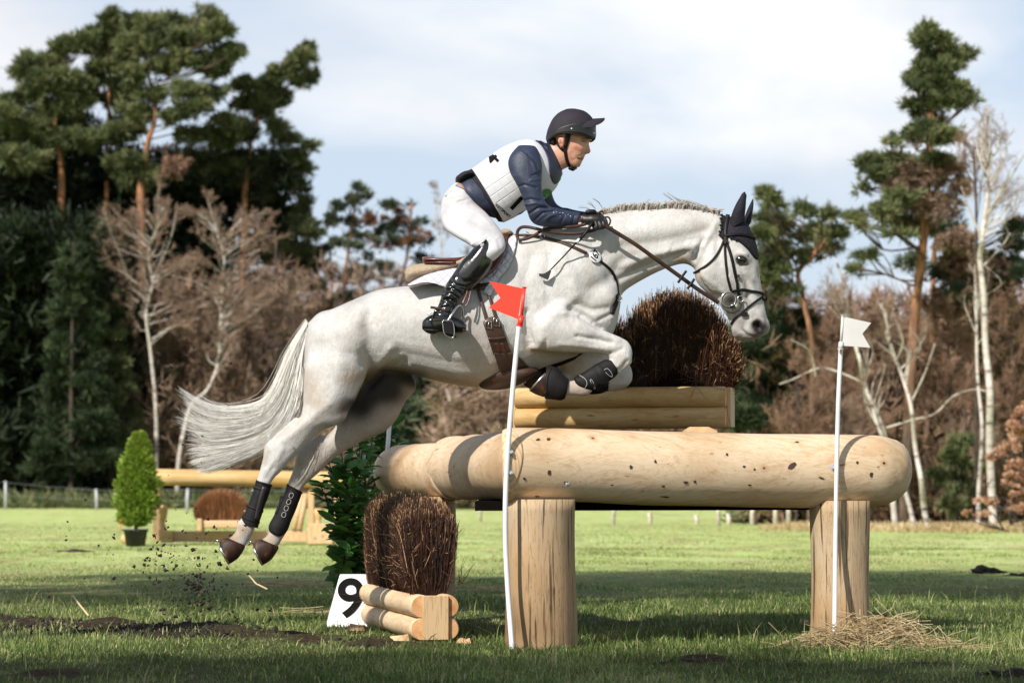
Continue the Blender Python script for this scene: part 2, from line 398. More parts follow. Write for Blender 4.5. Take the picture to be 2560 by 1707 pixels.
def m_horse():
    m = NT('grey_coat'); v = m.coord(); n1 = m.noise(3.2, 5, .55, v); n2 = m.noise(55, 4, .7, m.coord((1, 1, .45), rot=(0, .6, 0)))
    c = m.ramp(n1, [(.32, (.38, .365, .35)), (.5, (.51, .50, .49)), (.66, (.58, .575, .57))])
    c = m.mix(m.ramp(n2, [(.35, .32), (.62, 0)]), c, (.30, .27, .245)); bl = m.noise(9, 5, .7, v); c = m.mix(m.ramp(bl, [(.54, 0), (.70, .35)]), c, (.36, .29, .22))
    n3 = m.noise(14, 5, .65, v)
    tan = m.math('MULTIPLY', m.attr('tint'), m.ramp(n3, [(.25, .5), (.6, 1)]))
    c = m.mix(tan, c, (.33, .235, .15))
    vo = m.n('ShaderNodeTexVoronoi', {'Vector': v, 'Scale': 75}); fl = m.math('MULTIPLY', m.ramp(vo.outputs['Distance'], [(.10, 1), (.17, 0)]), m.ramp(m.noise(2.6, 3, .5, v), [(.47, 0), (.64, .75)]))
    c = m.mix(fl, c, (.17, .12, .09))
    c = m.mix(m.attr('dark_skin_shade'), c, m.ramp(n3, [(.35, (.10, .085, .08)), (.7, (.20, .17, .16))]))
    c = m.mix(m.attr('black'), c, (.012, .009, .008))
    m.set(Base_Color=c, Roughness=.52, Specular_IOR_Level=.3, Sheen_Weight=.08)
    hb = m.noise(150, 3, .7, m.coord((1, 1, .3), rot=(0, .7, 0)))
    m.bump(m.math('ADD', m.math('MULTIPLY', hb, .5), m.math('ADD', m.noise(7, 5, .6, v), m.math('MULTIPLY', m.noise(30, 4, .6, m.coord((1, 1, .4), rot=(0, .7, 0))), .35))), .55, .014); return m.m
def m_hair(name, a, b, spec=.4):
    m = NT(name); r = m.attr('rnd'); m.set(Base_Color=m.ramp(r, [(0, a), (1, b)]), Roughness=.5, Specular_IOR_Level=spec)
    return m.m
def m_leather(name, colr, rough=.4, sc_=45, bd=.0015, coat=0, spec=.5):
    m = NT(name); v = m.coord(); n_ = m.noise(sc_, 5, .65, v); n2 = m.noise(7, 4, .6, v)
    c = m.ramp(n2, [(.3, tuple(q*.6 for q in colr)), (.7, tuple(q*1.3 for q in colr))])
    m.set(Base_Color=c, Roughness=m.ramp(n2, [(.3, rough*.8), (.7, min(1, rough*1.35))]), Coat_Weight=coat, Coat_Roughness=.12, Specular_IOR_Level=spec).bump(n_, .35, bd); return m.m
def m_quilt():
    m = NT('quilted_cotton'); v = m.coord((28, 1, 28), rot=(0, .785, 0)); ch = m.n('ShaderNodeTexChecker', {'Vector': v, 'Scale': 1})
    s = m.n('ShaderNodeSeparateXYZ', {0: v}); a = m.math('PINGPONG', s.outputs[0], .5); b = m.math('PINGPONG', s.outputs[2], .5)
    h = m.math('MINIMUM', a, b)
    m.set(Base_Color=m.ramp(h, [(0, (.36, .35, .40)), (.14, (.58, .57, .61))]), Roughness=.8).bump(h, .8, .012); return m.m
def m_fleece():
    m = NT('sheepskin'); n_ = m.noise(110, 4, .8, m.coord()); m.set(Base_Color=m.ramp(n_, [(.3, (.42, .30, .19)), (.7, (.74, .60, .44))]), Roughness=.95).bump(n_, 1, .02); return m.m
def m_skin():
    m = NT('skin'); v = m.coord(); n_ = m.noise(22, 4, .6, v)
    c = m.ramp(n_, [(.3, (.46, .22, .15)), (.7, (.60, .33, .235))]); c = m.mix(m.attr('red'), c, (.45, .12, .08)); c = m.mix(m.attr('dark'), c, (.035, .02, .015))
    m.set(Base_Color=c, Roughness=.48, Subsurface_Weight=.0, Specular_IOR_Level=.4).bump(m.noise(160, 4, .7, v), .12, .001); return m.m
def m_vest():
    m = NT('white_bib'); v = m.coord((21, 21, 21), rot=(0, .60, 0)); s = m.n('ShaderNodeSeparateXYZ', {0: v})
    a = m.math('PINGPONG', s.outputs[0], .5); b = m.math('PINGPONG', s.outputs[2], .5); h = m.ramp(m.math('MINIMUM', a, b), [(0, 0), (.10, 1)])
    n_ = m.noise(5, 5, .6, m.coord()); hh = m.math('ADD', m.math('MULTIPLY', m.math('MULTIPLY', h, m.attr('quilt')), .5), m.math('MULTIPLY', n_, 1.2))
    m.set(Base_Color=m.ramp(n_, [(.3, (.50, .50, .54)), (.7, (.58, .58, .60))]), Roughness=.7).bump(hh, .42, .012); return m.m
def m_cloth(name, colr, sc_=8, st_=.5, rough=.7, aniso=(1, 1, 1), spec=.3):
    m = NT(name); v = m.coord(aniso); n_ = m.noise(sc_, 4, .55, v, .4); n2 = m.noise(220, 2, .5, m.coord())
    m.set(Base_Color=m.ramp(n_, [(.3, tuple(q*.75 for q in colr)), (.7, tuple(min(1, q*1.2) for q in colr))]), Roughness=rough, Specular_IOR_Level=spec)
    m.bump(m.math('ADD', n_, m.math('MULTIPLY', n2, .05)), st_, .012); return m.m
M = {}
M['ground'] = m_ground(); M['grass'] = m_grass()
M['pine_green'] = m_foliage('pine_needles', [(.022, .032, .016), (.065, .085, .034), (.14, .16, .066), (.23, .235, .11)], .12)
M['pine_blue'] = m_foliage('pine_needles_bluish', [(.022, .036, .024), (.065, .09, .05), (.14, .165, .09)], .10)
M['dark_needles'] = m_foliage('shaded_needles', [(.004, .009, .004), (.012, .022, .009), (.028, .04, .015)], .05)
M['young_needles'] = m_foliage('young_needles', [(.010, .020, .009), (.030, .050, .020), (.07, .095, .04)], .15)
M['brown_leaves'] = m_foliage('dry_leaves', [(.08, .035, .02), (.18, .085, .05), (.30, .15, .09)], .15)
M['bronze_leaves'] = m_foliage('bronze_leaves', [(.30, .14, .075), (.52, .30, .19), (.68, .46, .32)], .3)
M['twig_brown'] = m_foliage('bare_twigs', [(.125, .080, .056), (.25, .165, .115), (.39, .28, .205)], .0)
M['twig_red'] = m_foliage('reddish_twigs', [(.12, .065, .042), (.24, .14, .092), (.38, .25, .175)], .0)
M['thuja'] = m_foliage('conifer_sprays', [(.10, .17, .02), (.22, .33, .045), (.38, .44, .09)], .25)
M['laurel'] = m_foliage('laurel_leaves', [(.022, .075, .018), (.06, .165, .035), (.14, .29, .06)], .12, .28, .5)
M['pine_bark'] = m_pinebark(); M['birch_bark'] = m_birch(); M['limb_bark'] = plain('limb_bark', (.085, .052, .036), .9, nscale=8, var=.5); M['dark_bark'] = plain('dark_bark', (.05, .035, .028), .9, nscale=8, var=.5)
M['log'] = m_log('peeled_log', (.64, .50, .345), (.50, .35, .205))
M['log_side'] = m_log('peeled_log_across', (.62, .47, .32), (.46, .31, .18), axis=(1.6, .8, 3))
M['amber_log'] = m_log('stained_log', (.58, .41, .20), (.44, .27, .10), axis=(.3, 6, 6), kn=1.6)
M['pale_log'] = m_log('turned_log', (.62, .47, .30), (.47, .31, .16), axis=(2.4, .6, 5), kn=1.5)
M['post'] = m_post(); M['end'] = m_endgrain(); M['board'] = m_board(); M['twig'] = m_twig()
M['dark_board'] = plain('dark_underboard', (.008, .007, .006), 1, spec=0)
M['horse'] = m_horse(); M['tail'] = m_hair('tail_hair', (.74, .70, .63), (.95, .94, .91)); M['mane'] = m_hair('mane_hair', (.22, .18, .15), (.60, .56, .50))
M['leg_hair'] = m_hair('leg_hair', (.4, .36, .3), (.6, .56, .5))
m_ = NT('hoof_horn'); n_ = m_.noise(3, 5, .6, m_.coord((12, 12, 4))); m_.set(Base_Color=m_.ramp(n_, [(.3, (.010, .006, .005)), (.58, (.045, .020, .012)), (.8, (.20, .10, .055))]), Roughness=.55, Specular_IOR_Level=.25).bump(n_, .4, .004); M['hoof'] = m_.m
M['black_boot'] = m_leather('black_neoprene', (.007, .006, .007), .6, 90, spec=.25)
M['tack_brown'] = m_leather('brown_bridle_leather', (.040, .020, .013), .5, spec=.25)
M['tack_black'] = m_leather('black_bridle_leather', (.006, .004, .004), .5, spec=.25)
M['girth'] = m_leather('brown_girth_leather', (.055, .026, .016), .45)
M['saddle'] = m_leather('mahogany_saddle_leather', (.11, .025, .018), .34, 60, .001, .2)
M['boot'] = m_leather('polished_black_leather', (.008, .008, .009), .17, 12, .006, .5)
M['steel'] = plain('steel', (.55, .55, .53), .25, 1, 40, .1, .05)
M['pale_metal'] = plain('grey_bit_ring', (.11, .10, .09), .45, .6, 40, .15, .05)
M['quilt'] = m_quilt(); M['fleece'] = m_fleece(); M['skin'] = m_skin(); M['vest'] = m_vest()
M['sleeve'] = m_cloth('navy_jersey', (.022, .030, .060), 9, .75, .55, (1, 1, 1), .4)
M['breeches'] = m_cloth('white_breeches', (.50, .49, .51), 6, .35, .75)
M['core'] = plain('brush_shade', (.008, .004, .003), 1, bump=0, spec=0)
M['body_protector'] = m_cloth('black_protector', (.013, .012, .016), 14, .7, .8)
M['helmet'] = m_cloth('helmet_silk', (.020, .016, .024), 5, .15, .75); M['helmet_rim'] = plain('black_shell', (.010, .011, .013), .45, 0, 60, .1, .1)
M['glove'] = m_leather('black_glove', (.014, .013, .014), .5, 80); M['bonnet'] = m_cloth('navy_bonnet', (.010, .009, .016), 60, .5, .75)
M['hairdark'] = plain('dark_hair', (.015, .010, .008), .6, 0, 120, .4, .5)
M['white'] = plain('white_plastic', (.74, .74, .74), .4, 0, 12, .05, .08); M['pole'] = plain('white_pole_plastic', (.66, .655, .66), .35, 0, 5, .10, .05)
M['flag_white'] = plain('off_white_plastic', (.56, .55, .53), .5, 0, 9, .06, .1); M['red'] = plain('red_plastic', (.80, .045, .022), .38, 0, 9, .08, .1)
M['ink'] = plain('black_print', (.006, .006, .006), .8, bump=0, spec=.1); M['grey_ink'] = plain('grey_print', (.10, .10, .11), .6, bump=0); M['white_ink'] = plain('white_print', (.75, .75, .75), .6, bump=0)
M['green_ink'] = plain('green_print', (.02, .19, .05), .6, bump=0); M['red_ink'] = plain('dark_red_print', (.25, .02, .02), .6, bump=0)
M['soil'] = plain('soil', (.019, .012, .009), .95, 0, 30, .6, .8, .01); M['straw'] = m_foliage('straw', [(.30, .20, .09), (.52, .39, .21), (.70, .57, .36)], .2)
M['pot'] = plain('black_pot', (.018, .018, .02), .5); M['galv'] = plain('galvanised_post', (.42, .43, .45), .6, .3, 9, .15, .2); M['wire'] = plain('fence_wire', (.3, .3, .3), .5, .5)
M['fencewood'] = plain('fence_post_wood', (.50, .45, .38), .8, 0, 14, .3, .4); M['chip'] = plain('fresh_wood_chip', (.58, .36, .19), .7, 0, 14, .3, .4)
m_ = NT('eye'); m_.set(Base_Color=(.006, .004, .004, 1), Roughness=.06, Coat_Weight=1.0); M['eye'] = m_.m
m_ = NT('belt_weave'); vo = m_.n('ShaderNodeTexChecker', {'Vector': m_.coord(rot=(0, .9, 0)), 'Scale': 34, 'Color1': (.10, .22, .33, 1), 'Color2': (.48, .16, .07, 1)}); m_.set(Base_Color=vo.outputs[0], Roughness=.8); M['belt'] = m_.m
rng = np.random.default_rng(7); random.seed(7)
def px2m(p, Y): return p/F*Y
def text_mesh(txt, font_h, bold=0.0, shear=0.0, space=1.0):
    c = bpy.data.curves.new('t', 'FONT'); c.body = txt; c.size = font_h*1.4; c.offset = bold; c.shear = shear; c.align_x = 'CENTER'; c.align_y = 'CENTER'; c.space_character = space
    o = bpy.data.objects.new('t', c); col.objects.link(o); dg = bpy.context.evaluated_depsgraph_get(); dg.update()
    me = bpy.data.meshes.new_from_object(o.evaluated_get(dg)); V = np.array([v.co[:] for v in me.vertices]); Fc = [tuple(p.vertices) for p in me.polygons]
    bpy.data.objects.remove(o); bpy.data.meshes.remove(me); return V, Fc
def lettering(name, txt, h, O, X, Z, mat, parent, **k):
    V, Fc = text_mesh(txt, h, **k); X = np.array(X)/np.linalg.norm(X); Z = np.array(Z)/np.linalg.norm(Z)
    return mesh(name, np.array(O)+V[:, :1]*X+V[:, 1:2]*Z, Fc, mat, parent, False)
def rough(V, amp, sc_, seed=0):
    """low frequency lumps"""
    r = np.random.default_rng(seed); out = V.copy()
    for k in range(5):
        d = r.normal(size=3)*sc_*(1+k*.6); ph = r.uniform(0, 6.28); ax = r.normal(size=3); ax /= np.linalg.norm(ax)
        out += ax*(amp/(1+k*.5)*np.sin(V@d+ph))[:, None]
    return out
def logm(rows, mat, name, parent, k=8, n=40, amp=.004, seed=0, grow=0):
    mb = MB(); R = sections(rows, k, n, grow=grow); mb.loft(R)
    mb.V[0] = rough(mb.V[0], amp, 3, seed); return mb.build(name, mat, parent)
# ---------------------------------------------------------------- the big log table
T = thing('log_table_jump', 'massive table jump of thick peeled logs on round posts, under the leaping grey horse', 'cross-country jump', (0.6, 15.6, 0))
def YF(x): return 14.98+.20+(x-1300)/(2280-1300)*.78
rows = [(1254, 1075, 1258, 1250, .165, YF(1250)), (1266, 1070, 1270, 1255, .19, YF(1262)), (1300, 1068, 1300, 1256, .20, YF(1300)), (1440, 1071, 1440, 1253, .198, YF(1440)), (1600, 1077, 1600, 1261, .198, YF(1600)), (1760, 1080, 1760, 1264, .198, YF(1760)),
        (1900, 1084, 1900, 1268, .198, YF(1900)), (2050, 1085, 2050, 1270, .20, YF(2050)), (2150, 1087, 2150, 1268, .20, YF(2150)), (2205, 1090, 2205, 1264, .19, YF(2200)), (2240, 1102, 2240, 1250, .165, YF(2240)), (2262, 1118, 2262, 1232, .13, YF(2262)), (2276, 1140, 2276, 1206, .07, YF(2276)), (2281, 1163, 2281, 1180, .02, YF(2281))]
FRONT = logm(rows, M['log'], 'front_log', T, 8, 48, .004, 1)
# side log receding to the left (Y 15.1 -> 18.2) and the far log behind it
def recede(p0, p1, ztop, r, name, seed, mat, endround=True, r1=None, start=False):
    p0 = np.array(p0, float); p1 = np.array(p1, float); r1 = r1 or r
    d = p1-p0; Ln = np.linalg.norm(d); d /= Ln; s = np.array((-d[1], d[0])); rings = []; an = np.linspace(0, 2*math.pi, 44, endpoint=False)
    ts = list(np.linspace(0, Ln-.22, 22))+[Ln-.14, Ln-.08, Ln-.04, Ln-.012, Ln]; ks = [1]*22+[.96, .86, .72, .5, .22]
    if start: ts = [0, .012, .04, .09, .16]+list(np.linspace(.22, Ln-.22, 20))+ts[22:]; ks = [.22, .5, .75, .9, .97]+[1]*20+ks[22:]
    for t, k in zip(ts, ks):
        rr = (r+(r1-r)*t/Ln)*k; c = np.array((*(p0+d*t), ztop-(r+(r1-r)*t/Ln)))
        rings.append(c+np.cos(an)[:, None]*rr*np.array((s[0], s[1], 0))+np.sin(an)[:, None]*rr*np.array((0, 0, 1)))
    mb = MB(); mb.loft(rings); mb.V[0] = rough(mb.V[0], .004, 3, seed); return mb.build(name, mat, T)
recede((.165, 15.22), (-.41, 18.05), 1.163, .195, 'side_log', 3, M['log_side'])
recede((-.33, 17.6), (-.805, 19.3), 1.13, .18, 'side_log', 4, M['log_side'], r1=.18)
recede((.12, 17.15), (2.35, 16.75), 1.15, .19, 'rear_log', 5, M['log'], start=True)
mb = MB()
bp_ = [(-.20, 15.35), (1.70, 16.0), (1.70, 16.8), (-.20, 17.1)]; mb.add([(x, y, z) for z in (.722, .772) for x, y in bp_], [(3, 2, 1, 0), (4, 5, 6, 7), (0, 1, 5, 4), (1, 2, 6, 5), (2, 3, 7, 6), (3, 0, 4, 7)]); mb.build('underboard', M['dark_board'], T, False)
def post(px, Y, wpx0, wpx1, ytop, seed, name='post'):
    r0, r1 = px2m(wpx0, Y)/2, px2m(wpx1, Y)/2; x = GX(px, Y); rings = []; an = np.linspace(0, 2*math.pi, 40, endpoint=False)
    for t in np.linspace(0, 1, 14):
        r = r1+(r0-r1)*t+.006*math.sin(t*5+seed); q = 1+.025*np.sin(an*3+seed)+.012*np.sin(an*7+2*seed)
        rings.append(np.stack((x+r*q*np.cos(an), Y+r*q*np.sin(an), np.full(40, -.05+t*(ytop+.05))), 1))
    mb = MB(); mb.loft(rings); return mb.build(name, M['post'], T)
post(1350, 15.19, 172, 176, .785, 1); post(2097, 15.80, 146, 150, .775, 2.4); post(1092, 17.8, 92, 96, .79, 4); post(1700, 17.0, 110, 110, .80, 5) if False else None
# flat mitre face where side log and front log are bolted together
m_ = NT('mitre_face'); s_ = m_.n('ShaderNodeTexCoord').outputs['Object']; mp_ = m_.n('ShaderNodeMapping', {'Vector': s_, 'Location': (.03, -14.97, -.95), 'Scale': (1.9, 1, 1)})
wv_ = m_.n('ShaderNodeTexWave', {'Vector': mp_.outputs[0], 'Scale': 9.0, 'Distortion': 1.2, 'Detail': 2}, wave_type='RINGS', rings_direction='Y')
m_.set(Base_Color=m_.ramp(wv_.outputs['Fac'], [(.2, (.52, .33, .17)), (.7, (.62, .45, .28))]), Roughness=.65)
_o = FRONT.data; _t = bvh(np.array([v.co[:] for v in _o.vertices]), [tuple(p.vertices) for p in _o.polygons]); V_, F_ = patch(_t, [(1270, 1074), (1258, 1100), (1256, 1140), (1258, 1180), (1266, 1222), (1276, 1236)], [(1272, 1072), (1300, 1095), (1308, 1135), (1302, 1175), (1288, 1210), (1276, 1236)], .001, .002, 10, 5); mesh('mitre_face', V_, F_, m_.m, T)
def bolt(px, py, Y, s=.011, par=T):
    c = P(px, py, Y); mb = MB(); mb.tube([c+(0, .02, 0), c, c+(0, -.012, 0)], [s*1.5, s*1.5, s*1.3], 6); mb.tube([c+(0, 0, 0), c+(0, -.028, 0)], s*.6, 8); mb.build('bolt', M['galv'], par, False)
bolt(1277, 1130, 14.965); bolt(1276, 1182, 14.965); bolt(1416, 1208, 15.11); bolt(2082, 1168, 15.60, .014)
for px, py, Y in ((1370, 1098, 15.03), (1373, 1181, 15.06), (1574, 1166, 15.17), (1638, 1153, 15.2), (1242, 1157, 14.99), (1637, 1150, 15.2), (2168, 1156, 15.68), (1816, 1136, 15.33), (1736, 1203, 15.33)):
    pass
# knots and a torn splinter on the logs: dark sunk eyes
tb = bvh(*(lambda o: (np.array([v.co[:] for v in o.data.vertices]), [tuple(p.vertices) for p in o.data.polygons]))(FRONT))
mbk = MB(); KM = plain('dark_knot', (.06, .03, .018), .7)
for px, py, a, b, rot in ((1371, 1098, 6, 4.5, .5), (1345, 1099, 7, 4, .2), (1373, 1181, 5, 7, 0), (1577, 1167, 4, 5, .1), (1638, 1153, 3.5, 4, 0), (1311, 1196, 5, 3, -.5), (1415, 1207, 7, 5, -.6), (1658, 1215, 5, 3, 0), (1639, 1155, 3, 3, 0), (1817, 1136, 4, 4, 0), (1980, 1164, 13, 7, .5), (1992, 1105, 6, 3, 0), (2143, 1156, 4, 4, 0), (2178, 1186, 5, 6, -.5), (1714, 1205, 6, 3.5, -.2), (1737, 1203, 4, 4, 0), (1886, 1173, 3, 3, 0), (2053, 1194, 9, 2.5, -.3), (1663, 1241, 12, 2.5, -.1), (1530, 1212, 4, 2, 0), (1860, 1166, 4, 3, .3), (1874, 1212, 5, 2.5, 0), (1343, 1240, 7, 3, -.1)):
    h = hit(tb, px, py, .0015)
    if h is None: continue
    for mbx, q, o_ in ((mbk, 1.0, .0008),):
        ang = np.linspace(0, 2*math.pi, 14, endpoint=False); n_ = h[1]; X_ = np.cross(n_, (0, 0, 1.)); X_ /= np.linalg.norm(X_); Z_ = np.cross(X_, n_)
        rr = 1+.22*rng.normal(size=14)*.6; u = np.cos(ang)*a*rr; v = np.sin(ang)*b*rr
        uu = u*math.cos(rot)-v*math.sin(rot); vv = u*math.sin(rot)+v*math.cos(rot); s = 15.1/F
        ring = h[0]+n_*o_-(uu*s)[:, None]*X_*-1+(vv*s)[:, None]*Z_*-1
        mbx = MB(); mbx.add(np.concatenate((ring, [h[0]+n_*(o_+.0004)])), [(i, (i+1) % 14, 14) for i in range(14)]); mbx.build('knot', KM, FRONT)

# ---------------------------------------------------------------- brushwood
def twigs(n, basef, tipf, w0=.0045, w1=.0025, K=5, wob=.030, shootp=.9):
    a = rng.uniform(-1, 1, n); d = rng.uniform(-1, 1, n)
    o_ = rng.random(n) < .55                               # most twigs show in the outer layer
    s_ = rng.random(n) < .5; a = np.where(o_ & s_, np.sign(a)*(1-.12*rng.random(n)**1.0), a); d = np.where(o_ & ~s_, -(1-.25*rng.random(n)), d)
    L_ = np.where(rng.random(n) < .5, rng.uniform(.95, 1.01, n), rng.uniform(.45, 1.0, n))
    B = basef(a*.97, d*.9); Tp = tipf(a, d); t = np.linspace(0, 1, K)[None, :, None]
    Pth = B[:, None]+(Tp-B)[:, None]*t*L_[:, None, None]
    Pth[..., 0] += (np.sin(t[..., 0]*math.pi*.5)*0)
    Pth[:, 1:] += np.cumsum(rng.normal(0, wob/K*1.6, (n, K-1, 3)), 1)
    # short side shoots
    m = int(n*shootp); idx = rng.integers(0, n, m); ti = rng.integers(2, K-1, m); base = Pth[idx, ti]; dr = (Pth[idx, K-1]-Pth[idx, 0]); dr /= np.linalg.norm(dr, axis=1)[:, None]
    dr = dr*.7+rng.normal(0, .5, (m, 3)); ln = rng.uniform(.02, .075, m)
    Sh = base[:, None]+dr[:, None]*np.linspace(0, 1, 3)[None, :, None]*ln[:, None, None]
    w = np.linspace(w0, w1, K)[None]*rng.uniform(.6, 1.4, (n, 1)); r = np.repeat(rng.beta(1.3, 1.7, n), K*3)
    ws = np.array([w1, w1*.8, w1*.6])[None]*rng.uniform(.7, 1.3, (m, 1)); rs = np.repeat(rng.beta(2, 1.3, m), 9)
    # pale cut ends
    rr = r.reshape(n, K, 3); cut = rng.random(n) < .3; rr[cut, -1] = 1.0; rs = rs.reshape(m, 3, 3); rs[rng.random(m) < .16, 1:] = 1.0; rs = rs.ravel()
    A = strands(Pth, w); B2 = strands(Sh, ws); V, Fc = join_np([A, B2]); return V, Fc, np.concatenate((rr.ravel(), rs))
def dome(px0, px1, ptop, pbase, pb0, pb1, Y, dep, n, parent, p=2.4, core=True, tl=0, w0=.0045, name='brush'):
    """twig bundle cut to a dome; pixel extents at depth Y"""
    cx = GX((px0+px1)/2, Y); tw = px2m((px1-px0)/2, Y); bw = px2m((pb1-pb0)/2, Y); bx = GX((pb0+pb1)/2, Y)
    z0 = P(cx, pbase, Y)[2]; H = P(cx, ptop, Y)[2]-z0
    def tipf(a, d):
        h = H*np.clip(1-np.abs(a)**p*.80-np.abs(d)**3*.25, .12, 1)**.62
        return np.stack((cx+a*tw*(1-.10*(h/H > .93)), Y+d*dep, z0+h+tl*a), 1)
    def basef(a, d): return np.stack((bx+a*bw, Y+d*dep*.5, np.full(len(a), z0-.03)), 1)
    V, Fc, r = twigs(n, basef, tipf, w0=w0)
    o = mesh(name, V, Fc, M['twig'], parent, True, {'rnd': r})
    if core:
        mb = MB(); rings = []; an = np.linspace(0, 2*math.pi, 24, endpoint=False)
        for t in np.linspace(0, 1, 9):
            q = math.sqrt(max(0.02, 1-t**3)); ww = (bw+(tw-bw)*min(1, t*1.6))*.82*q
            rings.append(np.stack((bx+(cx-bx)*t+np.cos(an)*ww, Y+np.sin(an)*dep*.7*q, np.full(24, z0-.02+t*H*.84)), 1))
        mb.loft(rings); mb.build('shade_core', M['core'], parent)  # added dark solid inside the bundle, stops light passing between the twigs
    return o
def boxlog(p0, p1, zc, r, mat, parent, name='side_rail', seed=0):
    p0 = np.array((*p0, zc), float); p1 = np.array((*p1, zc), float); d = (p1-p0); Ln = np.linalg.norm(d); d /= Ln
    s = np.array((-d[1], d[0], 0)); an = np.linspace(0, 2*math.pi, 32, endpoint=False); rings = []
    for t, k in [(0, .93), (.008, 1)]+[(q, 1) for q in np.linspace(.1, Ln-.1, 10)]+[(Ln-.008, 1), (Ln, .93)]:
        rings.append(p0+d*t+r*k*(np.cos(an)[:, None]*s+np.sin(an)[:, None]*np.array((0, 0, 1))))
    mb = MB(); mb.loft(rings, False); mb.V[0] = rough(mb.V[0], .0015, 5, seed); o = mb.build(name, mat, parent)
    for e, q, sg in ((p0, rings[0], -1), (p1, rings[-1], 1)):
        m2 = MB(); n = 32; m2.add(np.concatenate((q+d*sg*.001, [e+d*sg*.004])), [(i, (i+1) % n, n) for i in range(n)] if sg > 0 else [((i+1) % n, i, n) for i in range(n)]); m2.build('end_face', M['end'], o, False)
    return o
# top box: near right end, far left end
def brushbox(name, label, p0, p1, zb, r, wid, mat, brd, seed, ext=.02):
    """two rails high on both long sides, flat boards at the ends"""
    p0, p1 = np.array(p0, float), np.array(p1, float); d = p1-p0; Ln = np.linalg.norm(d); d /= Ln; s = np.array((-d[1], d[0]))
    t = thing(name, label, 'brush box', (*((p0+p1)/2), zb))
    for sg in (-1, 1):
        for k in range(2):
            o = s*sg*(wid/2-r); boxlog(p0+o, p1+o, zb+r+k*(2*r-.004), r, mat, t, seed=seed+k+sg*3)
    R = np.array([[d[0], s[0], 0], [d[1], s[1], 0], [0, 0, 1]])
    for e, sg in ((p0, -1), (p1, 1)):
        mb = MB(); mb.box((*(e+d*sg*.013), zb+2*r-.002), (.026, brd, 4*r-.012), R); o = mb.build('end_board', M['board'], t, False)
        bv = o.modifiers.new('b', 'BEVEL'); bv.width = .004; bv.segments = 2
    return t
B1 = brushbox('brush_box', 'honey-coloured log box packed with tall domed brown brushwood, standing on top of the log table', (GX(1300, 17.15), 17.2), (GX(1822, 16.9), 16.92), 1.200, .062, .34, M['amber_log'], .16, 3)
dome(1534, 1846, 726, 985, 1545, 1815, 17.03, .15, 12000, B1, w0=.0036)
dome(1330, 1590, 742, 985, 1350, 1560, 17.13, .15, 4500, B1)
# loose twigs hanging over the rail
def sprig(px, py, Y, n, ln, parent, seed, up=.3, spread=1.0, mat='twig'):
    r = np.random.default_rng(seed); c = P(px, py, Y); d = np.stack((r.normal(0, spread, n), r.normal(0, .3, n), r.normal(up, .6, n)), 1); d /= np.linalg.norm(d, axis=1)[:, None]
    t = np.linspace(0, 1, 5)[None, :, None]; L_ = r.uniform(.4, 1, n)*ln; Pt = c+d[:, None]*t*L_[:, None, None]+np.cumsum(r.normal(0, ln*.04, (n, 5, 3)), 1)
    V, Fc = strands(Pt, np.linspace(.004, .002, 5)[None]*np.ones((n, 1))); return mesh('loose_twig', V, Fc, M[mat], parent, True, {'rnd': np.full(len(V), .62)})
sprig(1742, 950, 16.55, 12, .20, B1, 5, .1); sprig(1598, 950, 16.6, 3, .14, B1, 6, -.2, .3)
mb = MB(); c = P(1745, 1071, 16.35)
mb.add(np.array([(c[0]+x, 16.2+y, c[2]-.015+z) for y in (0, .14) for x, z in ((-.09, 0), (-.055, .022), (.05, .022), (.10, 0), (.10, -.012), (-.09, -.012))]), [(0, 1, 2, 3, 4, 5), (11, 10, 9, 8, 7, 6)]+[(i, (i+1) % 6+6-6 if False else (i+1) % 6, (i+1) % 6+6, i+6) for i in range(6)])
tag(mb.build('wooden_wedge', M['chip'], None, False), 'thin pale wooden wedge pushed under the right end of the log box on the table', 'wedge')
# ground box left of the table
q0 = np.array((GX(1088, 15.62), 15.62)); q1 = np.array((GX(926, 17.9), 17.9))
B2 = brushbox('brush_box', 'low pale log box with clipped brown brush block, on grass beside the number board', q1, q0, .012, .0635, .27, M['pale_log'], .145, 9)
dd = (q1-q0)/np.linalg.norm(q1-q0); ss = np.array((-dd[1], dd[0])); LL = np.linalg.norm(q1-q0)
def tipf(a, d):
    t = (a+1)/2; h = .565*np.clip(1-np.abs(d)**4*.22-np.abs(a)**9*.15, .2, 1)**.8
    c = q0+dd*(.20+t*(LL-.66))[:, None]+ss*(d*.155*(1.0-.42*t))[:, None]; z = .245+h-.035*(1-t)
    return np.column_stack((c, z))
def basef(a, d):
    t = (a+1)/2; c = q0+dd*(.17+t*(LL-.58))[:, None]+ss*(d*.070)[:, None]; return np.column_stack((c, np.full(len(a), .20)))
def twigs2(n):
    a = rng.uniform(-1, 1, n); d = rng.uniform(-1, 1, n); o = rng.random(n); a = np.where(o < .40, -1+1.2*rng.random(n)**1.6, a); sd_ = np.where(rng.random(n) < .75, 1, -1); d = np.where((o > .30) & (o < .75), sd_*(1-.2*rng.random(n)), d)
    return a, d
_u = rng.uniform
V, Fc, r = None, None, None
n = 17000; a, d = twigs2(n); Bs = basef(a, d); Tp = tipf(a, d); K = 6; t = np.linspace(0, 1, K)[None, :, None]
Lf = np.where(rng.random(n) < .5, rng.uniform(.95, 1.03, n), rng.uniform(.45, 1, n)); out_ = np.sin(t*math.pi*.62)-t*math.sin(math.pi*.62)
Pt = Bs[:, None]+(Tp-Bs)[:, None]*t*Lf[:, None, None]
Pt[..., :2] += (ss*(d*.02)[:, None])[:, None]*out_ - (dd*((a < -.5)*(-a)*.04)[:, None])[:, None]*out_
Pt[:, 1:] += np.cumsum(rng.normal(0, .0065, (n, K-1, 3)), 1)
